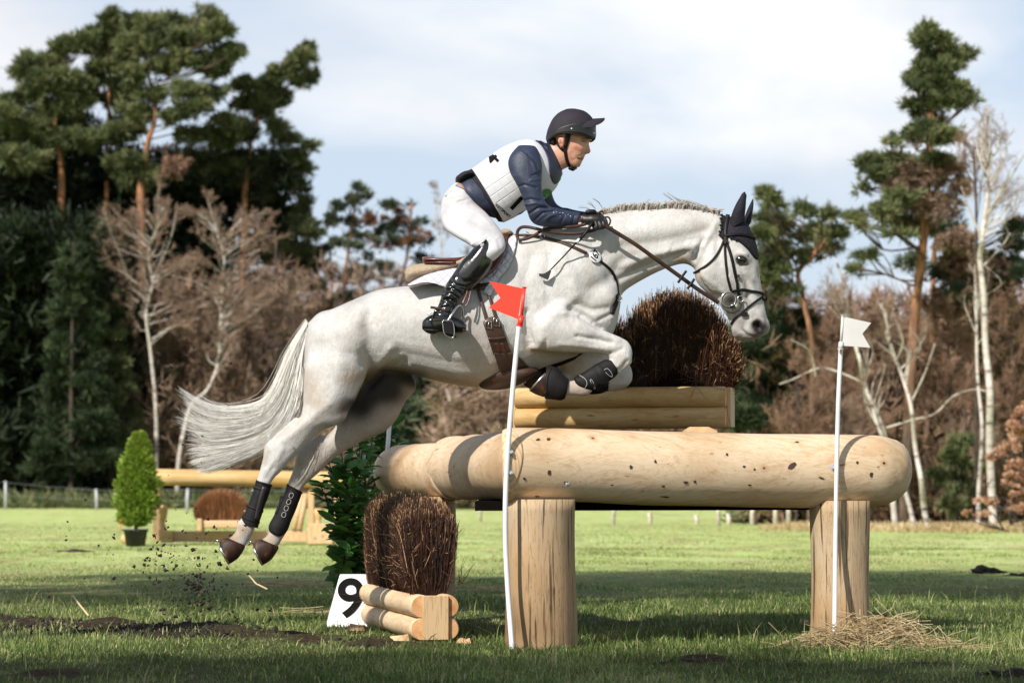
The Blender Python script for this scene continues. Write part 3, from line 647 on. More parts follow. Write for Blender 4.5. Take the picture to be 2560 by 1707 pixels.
m = 13000; ix = rng.integers(0, n, m); ti = rng.integers(2, K-1, m); dr = rng.normal(0, .6, (m, 3))+(0, 0, .7); Sh = Pt[ix, ti][:, None]+dr[:, None]*np.linspace(0, 1, 3)[None, :, None]*rng.uniform(.02, .065, m)[:, None, None]
A1 = strands(Pt, np.linspace(.0034, .0022, K)[None]*rng.uniform(.6, 1.4, (n, 1))); A2 = strands(Sh, np.array([.0026, .002, .0016])[None]*np.ones((m, 1)))
V, Fc = join_np([A1, A2]); r1 = np.repeat(rng.beta(1.4, 1.5, n), K*3).reshape(n, K, 3); r1[rng.random(n) < .22, -1] = 1
r2 = np.repeat(rng.beta(1.6, 1.4, m), 9).reshape(m, 3, 3); r2[rng.random(m) < .16, 1:] = 1
mesh('brush', V, Fc, M['twig'], B2, True, {'rnd': np.concatenate((r1.ravel(), r2.ravel()))})
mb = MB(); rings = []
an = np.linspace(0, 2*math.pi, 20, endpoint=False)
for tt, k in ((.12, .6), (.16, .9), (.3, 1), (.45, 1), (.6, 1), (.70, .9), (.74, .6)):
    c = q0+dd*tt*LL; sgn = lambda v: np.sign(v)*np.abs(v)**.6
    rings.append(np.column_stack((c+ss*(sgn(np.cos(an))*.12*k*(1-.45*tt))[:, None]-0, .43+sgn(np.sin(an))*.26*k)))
mb.loft(rings); mb.build('shade_core', M['core'], B2)  # dark filler added within the block to keep light out
sprig(1150, 1455, 15.75, 16, .16, B2, 15, .5, .6); sprig(930, 1490, 17.4, 12, .2, B2, 16, -.2, .5)
# ---------------------------------------------------------------- flags
def flagpole(pts, Ys, rad, name, label, flagpts, flagmat, sock, staff, Yf, cat='flag pole'):
    base = P(pts[0][0], pts[0][1], Ys[0]); t = thing(name, label, cat, (base[0], base[1], 0))
    L_ = crom(np.column_stack((np.array(pts, float), Ys)), 8); W = np.array([P(*q) for q in L_]); W[0][2] = -.03
    mb = MB(); mb.tube(W, rad, 14); mb.build('pole', M['pole'], t)
    if flagpts:
        f = np.array([P(x, y, Yf) for x, y in flagpts]); mb = MB(); n = len(f); V = np.concatenate((f, f+(0, .004, 0)))
        mb.add(V, [tuple(range(n)), tuple(range(2*n-1, n-1, -1))]+[(i, i+n, (i+1) % n+n, (i+1) % n) for i in range(n)]); mb.build('flag', flagmat, t, False)
        mb = MB(); a, b = [P(*q, Yf+.002) for q in staff]; mb.tube([a, b], rad*.62, 12); mb.tube([b-(b-a)*.015, b+(b-a)*.012], rad*.95, 12); mb.build('flag_staff', flagmat, t)
        mb = MB(); a, b = [P(*q, Yf+.002) for q in sock]; mb.tube([a, b], rad*1.12, 14); mb.tube([a-(b-a)*.05, a+(b-a)*.05], rad*1.35, 14); mb.build('socket', flagmat, t)
    return t
flagpole([(1281, 1630), (1268, 1450), (1263, 1306), (1268, 1154), (1283, 960), (1298, 812)], [14.85, 14.93, 14.94, 14.95, 14.95, 14.95], .0135, 'flag_pole', 'white pole with a swallow-tailed red flag at the near left corner of the log table',
         [(1224, 703), (1307, 721), (1295, 798), (1222, 769), (1251, 745)], M['red'], [(1299, 815), (1304, 790)], [(1303, 797), (1311, 718)], 14.9)
flagpole([(2086, 1614), (2088, 1400), (2092, 1154), (2096, 1000), (2102, 872)], [15.3, 15.54, 15.57, 15.575, 15.575], .0125, 'flag_pole', 'white pole with a swallow-tailed off-white flag at the right post of the table',
         [(2107, 791), (2178, 807), (2156, 834), (2176, 869), (2106, 864)], M['flag_white'], [(2101, 873), (2103, 855)], [(2102, 860), (2107, 789)], 15.54)
t = flagpole([(958, 1500), (962, 1230), (970, 1110), (978, 1000), (984, 900)], [19.0, 19.02, 19.05, 19.1, 19.1], .0145, 'flag_pole', 'white pole behind the horse\'s hind leg, clamped to the far end of the side log', None, None, None, None, 19)
mb = MB(); c = P(972, 1163, 19.03); mb.box(c, (.05, .05, .045)); mb.box(c+(.02, -.03, 0), (.02, .02, .03)); mb.build('clamp', M['galv'], t, False)
# ---------------------------------------------------------------- number board
Ys_ = 17.35
S9 = thing('number_board', 'white sloping number board reading 9, standing in the grass left of the brush block', 'sign', (GX(888, Ys_), Ys_, 0))
def gz(px, z, Y): return np.array((GX(px, Y), Y, z))
tz = .315; fr = [gz(817, 0, Ys_), gz(962, 0, Ys_), gz(929, tz, Ys_+.13), gz(851, tz, Ys_+.13)]; bk = [gz(817, 0, Ys_+.42), gz(962, 0, Ys_+.42), gz(929, tz, Ys_+.26), gz(851, tz, Ys_+.26)]
mb = MB(); mb.add(fr+bk, [(0, 1, 2, 3), (5, 4, 7, 6), (1, 5, 6, 2), (4, 0, 3, 7), (3, 2, 6, 7), (0, 4, 5, 1)]); o = mb.build('board', M['white'], S9, False)
bv = o.modifiers.new('b', 'BEVEL'); bv.width = .008; bv.segments = 3
Zv = (fr[3]-fr[0]+fr[2]-fr[1]); Zv[0] = 0; nrm = np.cross((1, 0, 0), Zv); nrm /= np.linalg.norm(nrm)
cen = (fr[0]+fr[1]+fr[2]+fr[3])/4; cen = gz(878, 0, cen[1])*(1, 1, 0)+(0, 0, cen[2]+.004)
lettering('numeral', '9', .250, cen+nrm*.0035, (1, 0, 0), Zv, M['ink'], S9, bold=.006)
# ---------------------------------------------------------------- cherry laurel in a pot
def leaf_mesh(pos, dirs, length, width, up=None, cup=.15):
    """pointed oval leaves with a fold: 8 vertices each"""
    n = len(pos); t = dirs/np.linalg.norm(dirs, axis=1)[:, None]; a = np.cross(t, rng.normal(0, .35, (n, 3))+(0, 0, 1)); a /= np.linalg.norm(a, axis=1)[:, None]; b = np.cross(a, t)
    prof = [(0, 0), (.22, .72), (.5, 1), (.78, .72), (1, 0)]; V = []
    for u, w_ in prof: V.append(pos+t*(length*u)[:, None]-b*(length*(cup*u*u))[:, None])
    for sg in (-1, 1):
        for u, w_ in prof[1:-1]: V.append(pos+t*(length*u)[:, None]+a*(sg*width*w_/2)[:, None]+b*(width*.18-length*cup*u*u)[:, None])
    V = np.stack(V, 1).reshape(-1, 3); i = np.arange(n)[:, None]*11
    T3 = np.array([(0, 1, 5), (3, 4, 7), (0, 8, 1), (3, 10, 4)]); Q = np.array([(5, 1, 2, 6), (6, 2, 3, 7), (1, 8, 9, 2), (2, 9, 10, 3)])
    F3 = (i[:, :, None]+T3[None]).reshape(-1, 3); F4 = (i[:, :, None]+Q[None]).reshape(-1, 4)
    F3 = np.concatenate((F3, F3[:, 2:3]), 1)
    return V, [tuple(f[:3]) for f in F3]+[tuple(f) for f in F4]
LP_ = thing('laurel_shrub', 'glossy dark green laurel shrub in a pot behind the number board', 'shrub', (GX(885, 18.7), 18.7, 0))
mbs = MB(); pos = []; dirs = []
for k, (tx, ty, Yt) in enumerate([(850, 1105, 18.6), (880, 1080, 18.8), (820, 1140, 18.5), (905, 1110, 18.9), (935, 1062, 19.85), (965, 1072, 19.9), (1000, 1085, 20.0), (835, 1175, 18.4), (800, 1200, 18.4), (862, 1150, 18.4), (890, 1170, 18.5), (828, 1240, 18.4), (872, 1220, 18.3), (898, 1260, 18.5), (845, 1300, 18.3), (880, 1310, 18.3), (860, 1370, 18.3), (915, 1200, 18.9), (905, 1350, 18.5), (945, 1090, 19.8), (985, 1062, 19.9)]):
    b0 = np.array((GX(885+rng.normal(0, 6), 18.7), 18.7+rng.normal(0, .05), .15)); tp = P(tx, ty+8, Yt); mid = (b0+tp)/2; mid[0] = b0[0]+(tp[0]-b0[0])*.35
    pth = crom([b0, mid, tp], 12); mbs.tube(pth, np.linspace(.009, .003, len(pth)), 6)
    for j in range(6, len(pth), 2):
        for q in range(3):
            az = j*2.4+q*2.1+rng.normal(0, .3); dv = np.array((math.cos(az), math.sin(az)*.7, rng.uniform(-.1, .9))); pos.append(pth[j]+rng.normal(0, .010, 3)); dirs.append(dv)
for px, py in ((835, 1418), (840, 1440), (862, 1425), (850, 1330), (860, 1380)):
    for q in range(3): pos.append(P(px+14+rng.normal(0, 6), py+rng.normal(0, 6), 18.3)); dirs.append(np.array((-1+rng.normal(0, .5), rng.normal(0, .4), rng.normal(0, .4))))
pos = np.array(pos); dirs = np.array(dirs); V, Fc = leaf_mesh(pos, dirs, rng.uniform(.10, .16, len(pos)), rng.uniform(.048, .068, len(pos)))
mbs.build('stem', M['dark_bark'], LP_); mesh('foliage', V, Fc, M['laurel'], LP_, True, {'rnd': np.repeat(rng.random(len(pos)), 11)})
mb = MB(); an = np.linspace(0, 2*math.pi, 28, endpoint=False); x0 = GX(885, 18.7)
mb.loft([np.stack((x0+r*np.cos(an), 18.7+r*np.sin(an), np.full(28, z)), 1) for r, z in ((.09, 0), (.12, .2), (.13, .2), (.13, .225), (.11, .225), (.10, .19))]); mb.build('pot', M['pot'], LP_)
# ---------------------------------------------------------------- straw pile and litter
def straw(name, n, cx, cy, rx, ry, h, ln, label, cat='straw', seed=1, flat=.18, kind=None):
    r = np.random.default_rng(seed); u = r.normal(0, .42, n); v = r.normal(0, .42, n); q = np.exp(-(u*u+v*v)*1.5)
    c = np.stack((cx+u*rx, cy+v*ry, .01+h*q*r.random(n)), 1); az = r.uniform(0, math.pi, n); d = np.stack((np.cos(az), np.sin(az)*.8, r.normal(0, flat, n)), 1)
    L_ = r.uniform(.4, 1, n)*ln; t = np.linspace(-.5, .5, 4)[None, :, None]; Pt = c[:, None]+d[:, None]*t*L_[:, None, None]; Pt[..., 2] += (t[..., 0]**2)*r.normal(-.05, .08, (n, 1))
    Pt[..., 2] = np.maximum(Pt[..., 2], .006); V, Fc = strands(Pt, np.full((n, 4), 1)*r.uniform(.003, .006, (n, 1)))
    o = mesh(name, V, Fc, M['straw'], None, True, {'rnd': np.repeat(r.random(n), 12)}); tag(o, label, cat, None, kind); return o
straw('straw_pile', 520, GX(2185, 15.0), 15.05, .46, .30, .17, .34, 'heap of dry straw around the foot of the right table post', 'straw', 1, .30)
o = straw('scattered_straw', 110, GX(2330, 14.9), 14.95, .42, .12, .03, .30, 'thin trail of dry straw running right from the heap', 'straw', 2, .06)
for k, (px, py, rx, n, lab) in enumerate(((705, 1462, .42, 90, 'pale flattened straw on the grass left of the number board'), (770, 1535, .5, 40, 'few straw stalks on the grass before the number board'), (1230, 1478, .30, 30, 'dry stalks between brush block and left post'))):
    g_ = G(px, py); straw('scattered_straw', n, g_[0], g_[1], rx, .5, .03, .34, lab, 'straw', 30+k, .05)
def stick(pts, rad, label, mat='straw', name='dry_stalk'):
    mb = MB(); mb.tube([P(*q) for q in pts], rad, 6); o = mb.build(name, M[mat]); me = o.data; at = me.attributes.new('rnd', 'FLOAT', 'POINT'); at.data.foreach_set('value', np.full(len(me.vertices), .8, np.float32)); return tag(o, label, 'stalk')
stick([(182, 1488, 16.4), (200, 1512, 16.2), (221, 1538, 15.9)], .006, 'pale bent stalk sticking up from the churned soil')
stick([(623, 1438, 18.5), (640, 1458, 18.4), (668, 1472, 18.3)], .006, 'pale bent stalk standing in the grass below the hind hooves')
stick([(672, 1566, 17.2), (740, 1570, 17.1), (805, 1572, 17.05)], .006, 'long straight pale stalk lying before the number board')
def chip(px, py, L_, H_, lab, seed):
    r = np.random.default_rng(seed); g_ = G(px, py); mb = MB(); n = 9; an = np.linspace(0, 2*math.pi, n, endpoint=False); rr = r.uniform(.75, 1.1, n)
    lo = np.stack((g_[0]+np.cos(an)*L_*rr/2, g_[1]+np.sin(an)*.06*rr, .004+.006*r.random(n)), 1); hi = lo+np.stack((-.1*np.cos(an)*L_, -.1*np.sin(an)*.06, np.full(n, H_)+r.normal(0, H_*.25, n)), 1)
    mb.loft([lo, hi]); tag(mb.build('wood_chip', M['chip'], None, False), lab, 'wood chip', 'fresh wood chips by the jump')
chip(893, 1578, .13, .030, 'flat wood chip lying in front of the number board', 1); chip(1003, 1607, .15, .03, 'wood chip under the front of the low brush box', 2); chip(1160, 1610, .10, .02, 'small wood chip right of the low brush box', 3); chip(2010, 1563, .06, .03, 'small wood chip left of the straw heap', 4)
# ---------------------------------------------------------------- jump in the background, left
YB = 42.0
def bx(t, name, x0, x1, y0, y1, Yc, dep, mat, bev=.012):
    a = P(x0, y0, Yc); b = P(x1, y1, Yc); mb = MB(); mb.box(((a[0]+b[0])/2, Yc+dep/2, (a[2]+b[2])/2), (abs(b[0]-a[0]), dep, abs(a[2]-b[2]))); o = mb.build(name, mat, t, False)
    bv = o.modifiers.new('b', 'BEVEL'); bv.width = bev; bv.segments = 2; return o
J = thing('rail_jump', 'smaller wooden jump with a thick pale top rail, far left on the meadow', 'cross-country jump', (GX(600, YB), YB, 0))
a = P(386, 1192, YB); b = P(905, 1200, YB); mb = MB(); mb.tube([a+(b-a)*q for q in np.linspace(0, 1, 12)], .121, 28); mb.build('top_rail', M['amber_log'], J)
for x in (392, 842): bx(J, 'post', x-9, x+9, 1205, 1352, YB+.15, .2, M['post'])
bx(J, 'base_beam', 418, 768, 1327, 1354, YB-.1, .2, M['board']); bx(J, 'base_block', 768, 832, 1308, 1360, YB-.3, .5, M['board']); bx(J, 'base_block', 402, 430, 1326, 1356, YB-.3, .4, M['amber_log'])
bx(J, 'upright', 770, 785, 1222, 1322, YB, .12, M['board']); bx(J, 'upright', 836, 850, 1218, 1345, YB, .12, M['board'])
for x0, x1 in ((733, 762), (748, 768)):
    mb = MB(); mb.tube([P(x0, 1324, YB-.1), P(x1, 1218, YB+.1)], .045, 10); mb.build('leaning_stake', M['board'], J)
def turned(px, y0, y1, prof, name='carved_stand'):
    an = np.linspace(0, 2*math.pi, 20, endpoint=False); rings = []; Yc = YB-.15; x = GX(px, Yc); za = P(px, y0, Yc)[2]; zb = P(px, y1, Yc)[2]
    for t_, r in prof: rings.append(np.stack((x+r*np.cos(an), Yc+r*np.sin(an), np.full(20, zb+(za-zb)*t_)), 1))
    mb = MB(); mb.loft(rings); mb.build(name, M['amber_log'], J)
turned(409, 1262, 1350, crom([(0, .06), (.25, .065), (.4, .04), (.5, .03), (.65, .055), (.85, .07), (.97, .06), (1, .02)], 3)); turned(797, 1270, 1316, crom([(0, .05), (.3, .035), (.7, .065), (.97, .06), (1, .02)], 3)); turned(318, 1335, 1358, crom([(0, .06), (.5, .09), (1, .05)], 3))
BB = thing('brush_box', 'low box with a rounded fox-brown brush under the far jump', 'brush box', (GX(560, YB-.3), YB-.3, 0))
bx(BB, 'rail', 505, 622, 1300, 1321, YB-.5, .3, M['board'], .03); bx(BB, 'end_board', 492, 505, 1295, 1328, YB-.55, .4, M['board'], .02); bx(BB, 'end_board', 618, 632, 1295, 1328, YB-.55, .4, M['board'], .02)
m_ = NT('fox_brush'); m_.set(Base_Color=m_.ramp(m_.attr('rnd'), [(0, (.10, .035, .015)), (.6, (.26, .095, .04)), (1, (.5, .24, .11))]), Roughness=.6); twk = M['twig']; M['twig'] = m_.m
dome(490, 622, 1222, 1299, 500, 614, YB-.35, .22, 5200, BB, 3.2, False, 0, .014); M['twig'] = twk
# potted conical conifer before it
YT = 41.0
PT = thing('potted_conifer', 'pointed yellow-green conifer in a black pot beside the far jump', 'potted tree', (GX(345, YT), YT, 0))
mb = MB(); an = np.linspace(0, 2*math.pi, 28, endpoint=False); x0 = GX(341, YT); zt = P(340, 1322, YT)[2]; mb.loft([np.stack((x0+r*np.cos(an), YT+r*np.sin(an), np.full(28, z)), 1) for r, z in ((.135, 0), (.17, zt-.03), (.185, zt-.03), (.185, zt), (.16, zt), (.15, zt-.05))]); mb.build('pot', M['pot'], PT)
mb = MB(); mb.tube([(x0, YT, .1), (x0+.02, YT, 1.0)], [.03, .012], 8); mb.build('trunk', M['dark_bark'], PT)
n = 5200; h = rng.random(n)**.85; zz = zt+.02+h*(P(347, 1092, YT)[2]-zt); rad = np.interp(h, [0, .06, .2, .4, .6, .8, .93, 1], [.10, .18, .225, .23, .19, .125, .06, .012])*rng.uniform(.60, 1.16, n)
az = rng.uniform(0, 2*math.pi, n); rad *= 1+.20*np.sin(az*5+zz*9)+.16*np.sin(zz*23+az*2); ps = np.stack((x0+.04*h+rad*np.cos(az), YT+rad*np.sin(az), zz), 1); dv = np.stack((np.cos(az)*.7, np.sin(az)*.7, rng.uniform(.2, 1.3, n)), 1)
V, Fc = leaf_mesh(ps, dv, rng.uniform(.06, .12, n), rng.uniform(.035, .06, n)); mesh('foliage', V, Fc, M['thuja'], PT, False, {'rnd': np.repeat(np.clip(rng.random(n)*.7+h*.3, 0, 1), 11)})
o = bx(None, 'plant_tag', 301, 303, 1297, 1325, YT-.15, .01, M['red'], .001); tag(o, 'small red and white plant label stuck beside the potted conifer', 'plant label')
rng = np.random.default_rng(11)
HY = 15.9
def add(mb, rows, k=5, n=30, sq=2.0, grow=0): mb.loft(sections(rows, k, n, sq, grow))
mb = MB()
Y = HY
# trunk
add(mb, [(764, 845, 762, 890, .05, Y), (775, 806, 764, 950, .14, Y), (800, 781, 775, 975, .21, Y), (835, 772, 810, 985, .255, Y), (880, 752, 860, 965, .275, Y), (940, 727, 930, 930, .275, Y), (990, 718, 990, 926, .27, Y), (1045, 713, 1045, 940, .28, Y), (1100, 703, 1104, 955, .295, Y), (1160, 678, 1172, 967, .305, Y), (1215, 640, 1238, 965, .295, Y),
         (1265, 603, 1295, 945, .265, Y), (1320, 578, 1360, 918, .245, Y), (1375, 567, 1430, 894, .235, Y), (1430, 562, 1500, 865, .215, Y), (1475, 575, 1538, 820, .17, Y), (1505, 610, 1550, 770, .11, Y)], 5, 36, 2.15)
# breast muscles
add(mb, [(1440, 690, 1400, 800, .07, Y-.13), (1500, 690, 1470, 850, .10, Y-.11), (1540, 705, 1525, 842, .09, Y-.08), (1553, 745, 1545, 800, .04, Y-.06)], 4, 20)
add(mb, [(1440, 690, 1400, 800, .07, Y+.13), (1500, 690, 1470, 850, .10, Y+.11), (1535, 705, 1520, 836, .09, Y+.08), (1548, 745, 1540, 800, .04, Y+.06)], 4, 20)
# neck
add(mb, [(1330, 572, 1480, 820, .20, Y), (1400, 558, 1525, 785, .185, Y), (1450, 549, 1545, 752, .155, Y), (1500, 537, 1562, 728, .13, Y), (1560, 526, 1597, 705, .108, Y), (1620, 523, 1645, 680, .096, Y), (1680, 520, 1690, 663, .09, Y), (1740, 524, 1718, 661, .086, Y), (1795, 535, 1742, 676, .082, Y), (1830, 548, 1765, 690, .07, Y)], 5, 32, 2.05)
# head
add(mb, [(1835, 538, 1796, 560, .035, Y), (1862, 556, 1768, 612, .075, Y), (1882, 588, 1742, 660, .098, Y), (1893, 628, 1737, 692, .108, Y), (1897, 672, 1747, 712, .102, Y), (1902, 706, 1768, 733, .086, Y), (1907, 738, 1792, 752, .070, Y), (1912, 766, 1808, 778, .062, Y), (1917, 790, 1822, 800, .060, Y), (1925, 812, 1829, 822, .062, Y), (1922, 830, 1832, 838, .056, Y), (1908, 840, 1845, 848, .042, Y), (1890, 849, 1860, 852, .018, Y)], 5, 30, 2.25)
# chin and lips
add(mb, [(1840, 812, 1828, 826, .02, Y), (1850, 815, 1832, 838, .034, Y), (1868, 826, 1842, 848, .04, Y), (1890, 838, 1862, 853, .036, Y)], 3, 16)
# cheek disc near and far
for sg in (-1, 1):
    add(mb, [(1785, 600, 1762, 640, .02, Y+sg*.075), (1805, 640, 1748, 685, .035, Y+sg*.078), (1815, 680, 1765, 715, .03, Y+sg*.07), (1815, 712, 1790, 735, .012, Y+sg*.06)], 4, 16)
    add(mb, [(1850, 620, 1842, 640, .015, Y+sg*.088), (1868, 632, 1845, 650, .024, Y+sg*.09), (1880, 648, 1862, 662, .012, Y+sg*.08)], 3, 12)     # brow over the eye
    add(mb, [(1895, 770, 1880, 785, .012, Y+sg*.04), (1912, 795, 1880, 808, .022, Y+sg*.046), (1915, 820, 1885, 828, .014, Y+sg*.045)], 3, 12)   # nostril wing
# near hind
N = Y-.15
add(mb, [(775, 840, 930, 800, .10, N+.03), (762, 915, 925, 905, .135, N), (758, 985, 893, 985, .125, N-.01), (756, 1025, 872, 1028, .105, N-.01), (748, 1046, 856, 1054, .088, N-.01), (722, 1069, 808, 1075, .072, N), (698, 1088, 775, 1103, .056, N), (676, 1102, 745, 1134, .049, N), (661, 1118, 720, 1158, .047, N), (657, 1146, 700, 1181, .040, N), (650, 1172, 684, 1197, .034, N), (642, 1200, 676, 1213, .031, N), (628, 1245, 660, 1260, .029, N), (608, 1288, 641, 1303, .031, N), (594, 1307, 634, 1327, .037, N), (591, 1324, 630, 1338, .034, N), (581, 1338, 622, 1350, .031, N), (571, 1346, 613, 1366, .036, N), (566, 1352, 606, 1374, .038, N)], 5, 26)
add(mb, [(740, 1040, 760, 1062, .02, N), (706, 1070, 722, 1088, .022, N), (680, 1094, 694, 1106, .022, N), (662, 1112, 676, 1128, .024, N), (658, 1132, 668, 1142, .014, N)], 4, 12)      # Achilles tendon and hock point
# far hind
Q = Y+.16
add(mb, [(850, 860, 1010, 900, .11, Q-.03), (850, 950, 1042, 962, .125, Q), (842, 1005, 1014, 1003, .12, Q), (845, 1040, 993, 1045, .105, Q), (838, 1068, 962, 1078, .088, Q), (812, 1088, 905, 1103, .068, Q), (778, 1106, 855, 1132, .055, Q), (752, 1124, 822, 1157, .049, Q), (741, 1140, 797, 1182, .045, Q), (736, 1163, 775, 1201, .039, Q), (728, 1186, 762, 1214, .034, Q), (719, 1208, 754, 1228, .031, Q), (703, 1255, 736, 1274, .029, Q), (684, 1299, 717, 1315, .031, Q), (675, 1321, 712, 1338, .037, Q), (672, 1332, 706, 1346, .033, Q), (660, 1344, 700, 1358, .031, Q), (650, 1351, 690, 1369, .036, Q), (646, 1356, 684, 1376, .038, Q)], 5, 26)
add(mb, [(800, 1085, 815, 1100, .02, Q), (770, 1104, 785, 1118, .02, Q), (745, 1128, 758, 1140, .024, Q), (738, 1148, 750, 1158, .014, Q)], 4, 12)
# near fore
A = Y-.20
add(mb, [(1440, 690, 1330, 760, .07, A+.07), (1436, 745, 1316, 815, .09, A+.03), (1432, 778, 1322, 866, .09, A), (1462, 799, 1352, 876, .082, A-.01), (1492, 817, 1400, 881, .068, A-.01), (1522, 831, 1450, 882, .052, A), (1548, 842, 1495, 884, .044, A), (1568, 852, 1518, 889, .044, A), (1580, 872, 1524, 896, .045, A), (1580, 895, 1524, 900, .044, A), (1571, 917, 1521, 901, .040, A), (1550, 932, 1513, 906, .034, A), (1520, 952, 1492, 917, .030, A), (1486, 972, 1462, 935, .030, A), (1474, 986, 1440, 948, .036, A), (1458, 991, 1425, 952, .034, A), (1440, 989, 1412, 949, .031, A), (1420, 988, 1402, 938, .035, A), (1408, 990, 1396, 932, .036, A)], 5, 26)
# far fore
B = Y+.19
add(mb, [(1450, 760, 1380, 860, .07, B-.05), (1450, 830, 1398, 925, .085, B), (1482, 850, 1432, 945, .075, B), (1520, 872, 1482, 958, .06, B), (1552, 892, 1522, 962, .048, B), (1574, 912, 1538, 966, .044, B), (1582, 936, 1532, 962, .044, B), (1575, 960, 1522, 955, .042, B), (1552, 974, 1508, 945, .036, B), (1520, 979, 1500, 942, .03, B), (1470, 978, 1455, 940, .03, B), (1435, 975, 1425, 935, .034, B), (1400, 972, 1392, 930, .032, B), (1380, 970, 1372, 922, .035, B)], 5, 24)
add(mb, [(800, 786, 772, 850, .05, Y), (778, 800, 752, 838, .035, Y), (762, 820, 744, 846, .025, Y), (748, 850, 735, 860, .015, Y)], 4, 14)   # dock
HV, HF = voxel(mb, 'horse', .0095, 5)
HN = vnormals(HV, HF)
# sculpting: creases (-) and muscle ridges (+), pixel lines on the near side
st = [([(918, 790), (925, 850), (915, 905)], 20, -.016), ([(975, 870), (950, 905), (905, 965), (885, 1000)], 11, .010), ([(1010, 905), (960, 925), (925, 962)], 12, -.012), ([(860, 790), (850, 900)], 34, .006),
      ([(905, 770), (900, 800)], 16, .012), ([(800, 860), (790, 960), (770, 1010)], 14, -.006), ([(850, 880), (840, 980), (820, 1020)], 22, .007), ([(866, 1046), (830, 1062)], 12, .006),
      ([(740, 1060), (690, 1100)], 6, -.007), ([(820, 1010), (760, 1060), (710, 1100)], 10, .005), ([(672, 1135), (664, 1165)], 6, -.005), ([(706, 1120), (686, 1160)], 7, .005), ([(690, 1155), (668, 1195)], 4, -.004),
      # barrel
      ([(1150, 770), (1140, 860), (1150, 930)], 30, .006), ([(1000, 880), (1080, 900), (1180, 915)], 14, -.006), ([(1316, 780), (1318, 830), (1325, 862)], 9, -.022), ([(1322, 760), (1312, 700), (1330, 640)], 12, -.007),
      # shoulder and breast
      ([(1402, 640), (1430, 690), (1440, 735)], 16, .012), ([(1440, 760), (1480, 775), (1520, 770)], 9, -.011), ([(1425, 770), (1460, 790), (1500, 820)], 7, -.012), ([(1375, 640), (1365, 700), (1375, 760)], 10, -.006), ([(1450, 660), (1500, 700), (1530, 740)], 18, .010), ([(1497, 800), (1528, 785), (1543, 745)], 5, -.008), ([(1405, 775), (1380, 790), (1365, 815)], 14, .010), ([(1345, 795), (1352, 850)], 11, .008),
      ([(1440, 790), (1410, 785)], 6, .008), ([(1442, 840), (1490, 848), (1530, 856)], 5, -.010), ([(1400, 860), (1470, 866), (1520, 872)], 6, .004), ([(1448, 812), (1500, 832), (1545, 850)], 8, .006), ([(1365, 850), (1362, 872)], 5, -.006), ([(1330, 870), (1345, 868)], 6, .006),
      ([(1524, 884), (1540, 880), (1556, 872)], 5, -.006), ([(1568, 895), (1575, 905)], 8, .006), ([(1540, 930), (1556, 915), (1566, 902)], 5, -.008), ([(1550, 918), (1560, 905)], 6, .004),
      # neck
      ([(1500, 640), (1560, 615), (1640, 605), (1720, 590), (1770, 575)], 13, -.008), ([(1560, 665), (1620, 640), (1690, 625), (1740, 615)], 10, .010), ([(1545, 700), (1600, 672), (1660, 650), (1710, 632)], 7, -.009), ([(1500, 590), (1600, 575), (1720, 560)], 22, .006), ([(1480, 720), (1530, 690), (1560, 650)], 16, -.009), ([(1450, 650), (1490, 600)], 16, -.006), ([(1760, 600), (1745, 625), (1735, 650)], 6, -.014), ([(1790, 560), (1772, 590), (1755, 615)], 8, .008), ([(1722, 610), (1735, 628)], 6, .009),
      # head
      ([(1755, 690), (1790, 715), (1812, 735)], 6, .004), ([(1822, 690), (1845, 720), (1862, 735)], 5, .008), ([(1790, 738), (1820, 748), (1840, 752)], 8, -.006), ([(1852, 665), (1866, 700), (1872, 740)], 6, -.007), ([(1880, 700), (1890, 760)], 7, .004), ([(1858, 752), (1868, 790), (1862, 815)], 7, -.005), ([(1838, 760), (1848, 800)], 8, .004), ([(1845, 658), (1866, 662)], 4, -.006), ([(1838, 640), (1850, 632), (1866, 636)], 4, .006),
      ([(1856, 822), (1872, 838), (1892, 842)], 3.0, -.009), ([(1893, 812), (1899, 820)], 7.5, -.024), ([(1884, 805), (1892, 796), (1906, 800), (1910, 812)], 4, .006), ([(1834, 842), (1848, 835)], 4, .003)]
HV = brush(HV, HN, [(a, b, c*1.35) for a, b, c in st])
wr = []   # skin folds where the neck bends
for i in range(9): x = 1668+i*9; wr.append(([(x, 640-i*2), (x+10, 626-i*2), (x+20, 606-i*2)], 2.6, -.0045))
for i in range(6): x = 1600+i*9; wr.append(([(x, 665-i*3), (x+8, 652-i*3)], 2.4, -.003))
for i in range(4): wr.append(([(938+i*4, 795+i*4), (931+i*4, 812+i*4)], 2.0, -.003))
for i in range(7): x = 765+i*12; wr.append(([(x, 1058+i*2), (x+16, 1092+i*3)], 3, .0))
HV = brush(HV, HN, [(a, b, c*1.5) for a, b, c in wr])
HN = vnormals(HV, HF)
# colour masks (pigment, dirt, and shade painted in at the groin)
q = proj(HV); farm = (HV[:, 1] > Y+.02)
tint = mask(HV, HN, [([(765, 950), (780, 985), (800, 1010)], 30, .6), ([(770, 1040), (720, 1075)], 25, .3), ([(870, 945), (1000, 935), (1100, 950), (1190, 962)], 18, .75), ([(1190, 870), (1250, 930)], 40, .35), ([(780, 1050), (850, 1030), (900, 985)], 10, .35), ([(606, 1322), (585, 1345)], 18, 1.0), ([(682, 1334), (660, 1352)], 20, 1.0), ([(664, 1120), (660, 1150)], 8, .5),
     ([(1320, 870), (1400, 885), (1500, 888)], 9, .55), ([(1430, 960), (1470, 985)], 20, .7), ([(1400, 925), (1450, 900)], 22, .5), ([(1698, 650), (1740, 690)], 16, .9), ([(1560, 722), (1640, 684)], 12, .45), ([(1350, 930), (1420, 905)], 12, .7), ([(820, 1155), (770, 1200)], 25, .5), ([(930, 1060), (860, 1120)], 30, .5), ([(960, 770), (900, 800)], 25, .15)])
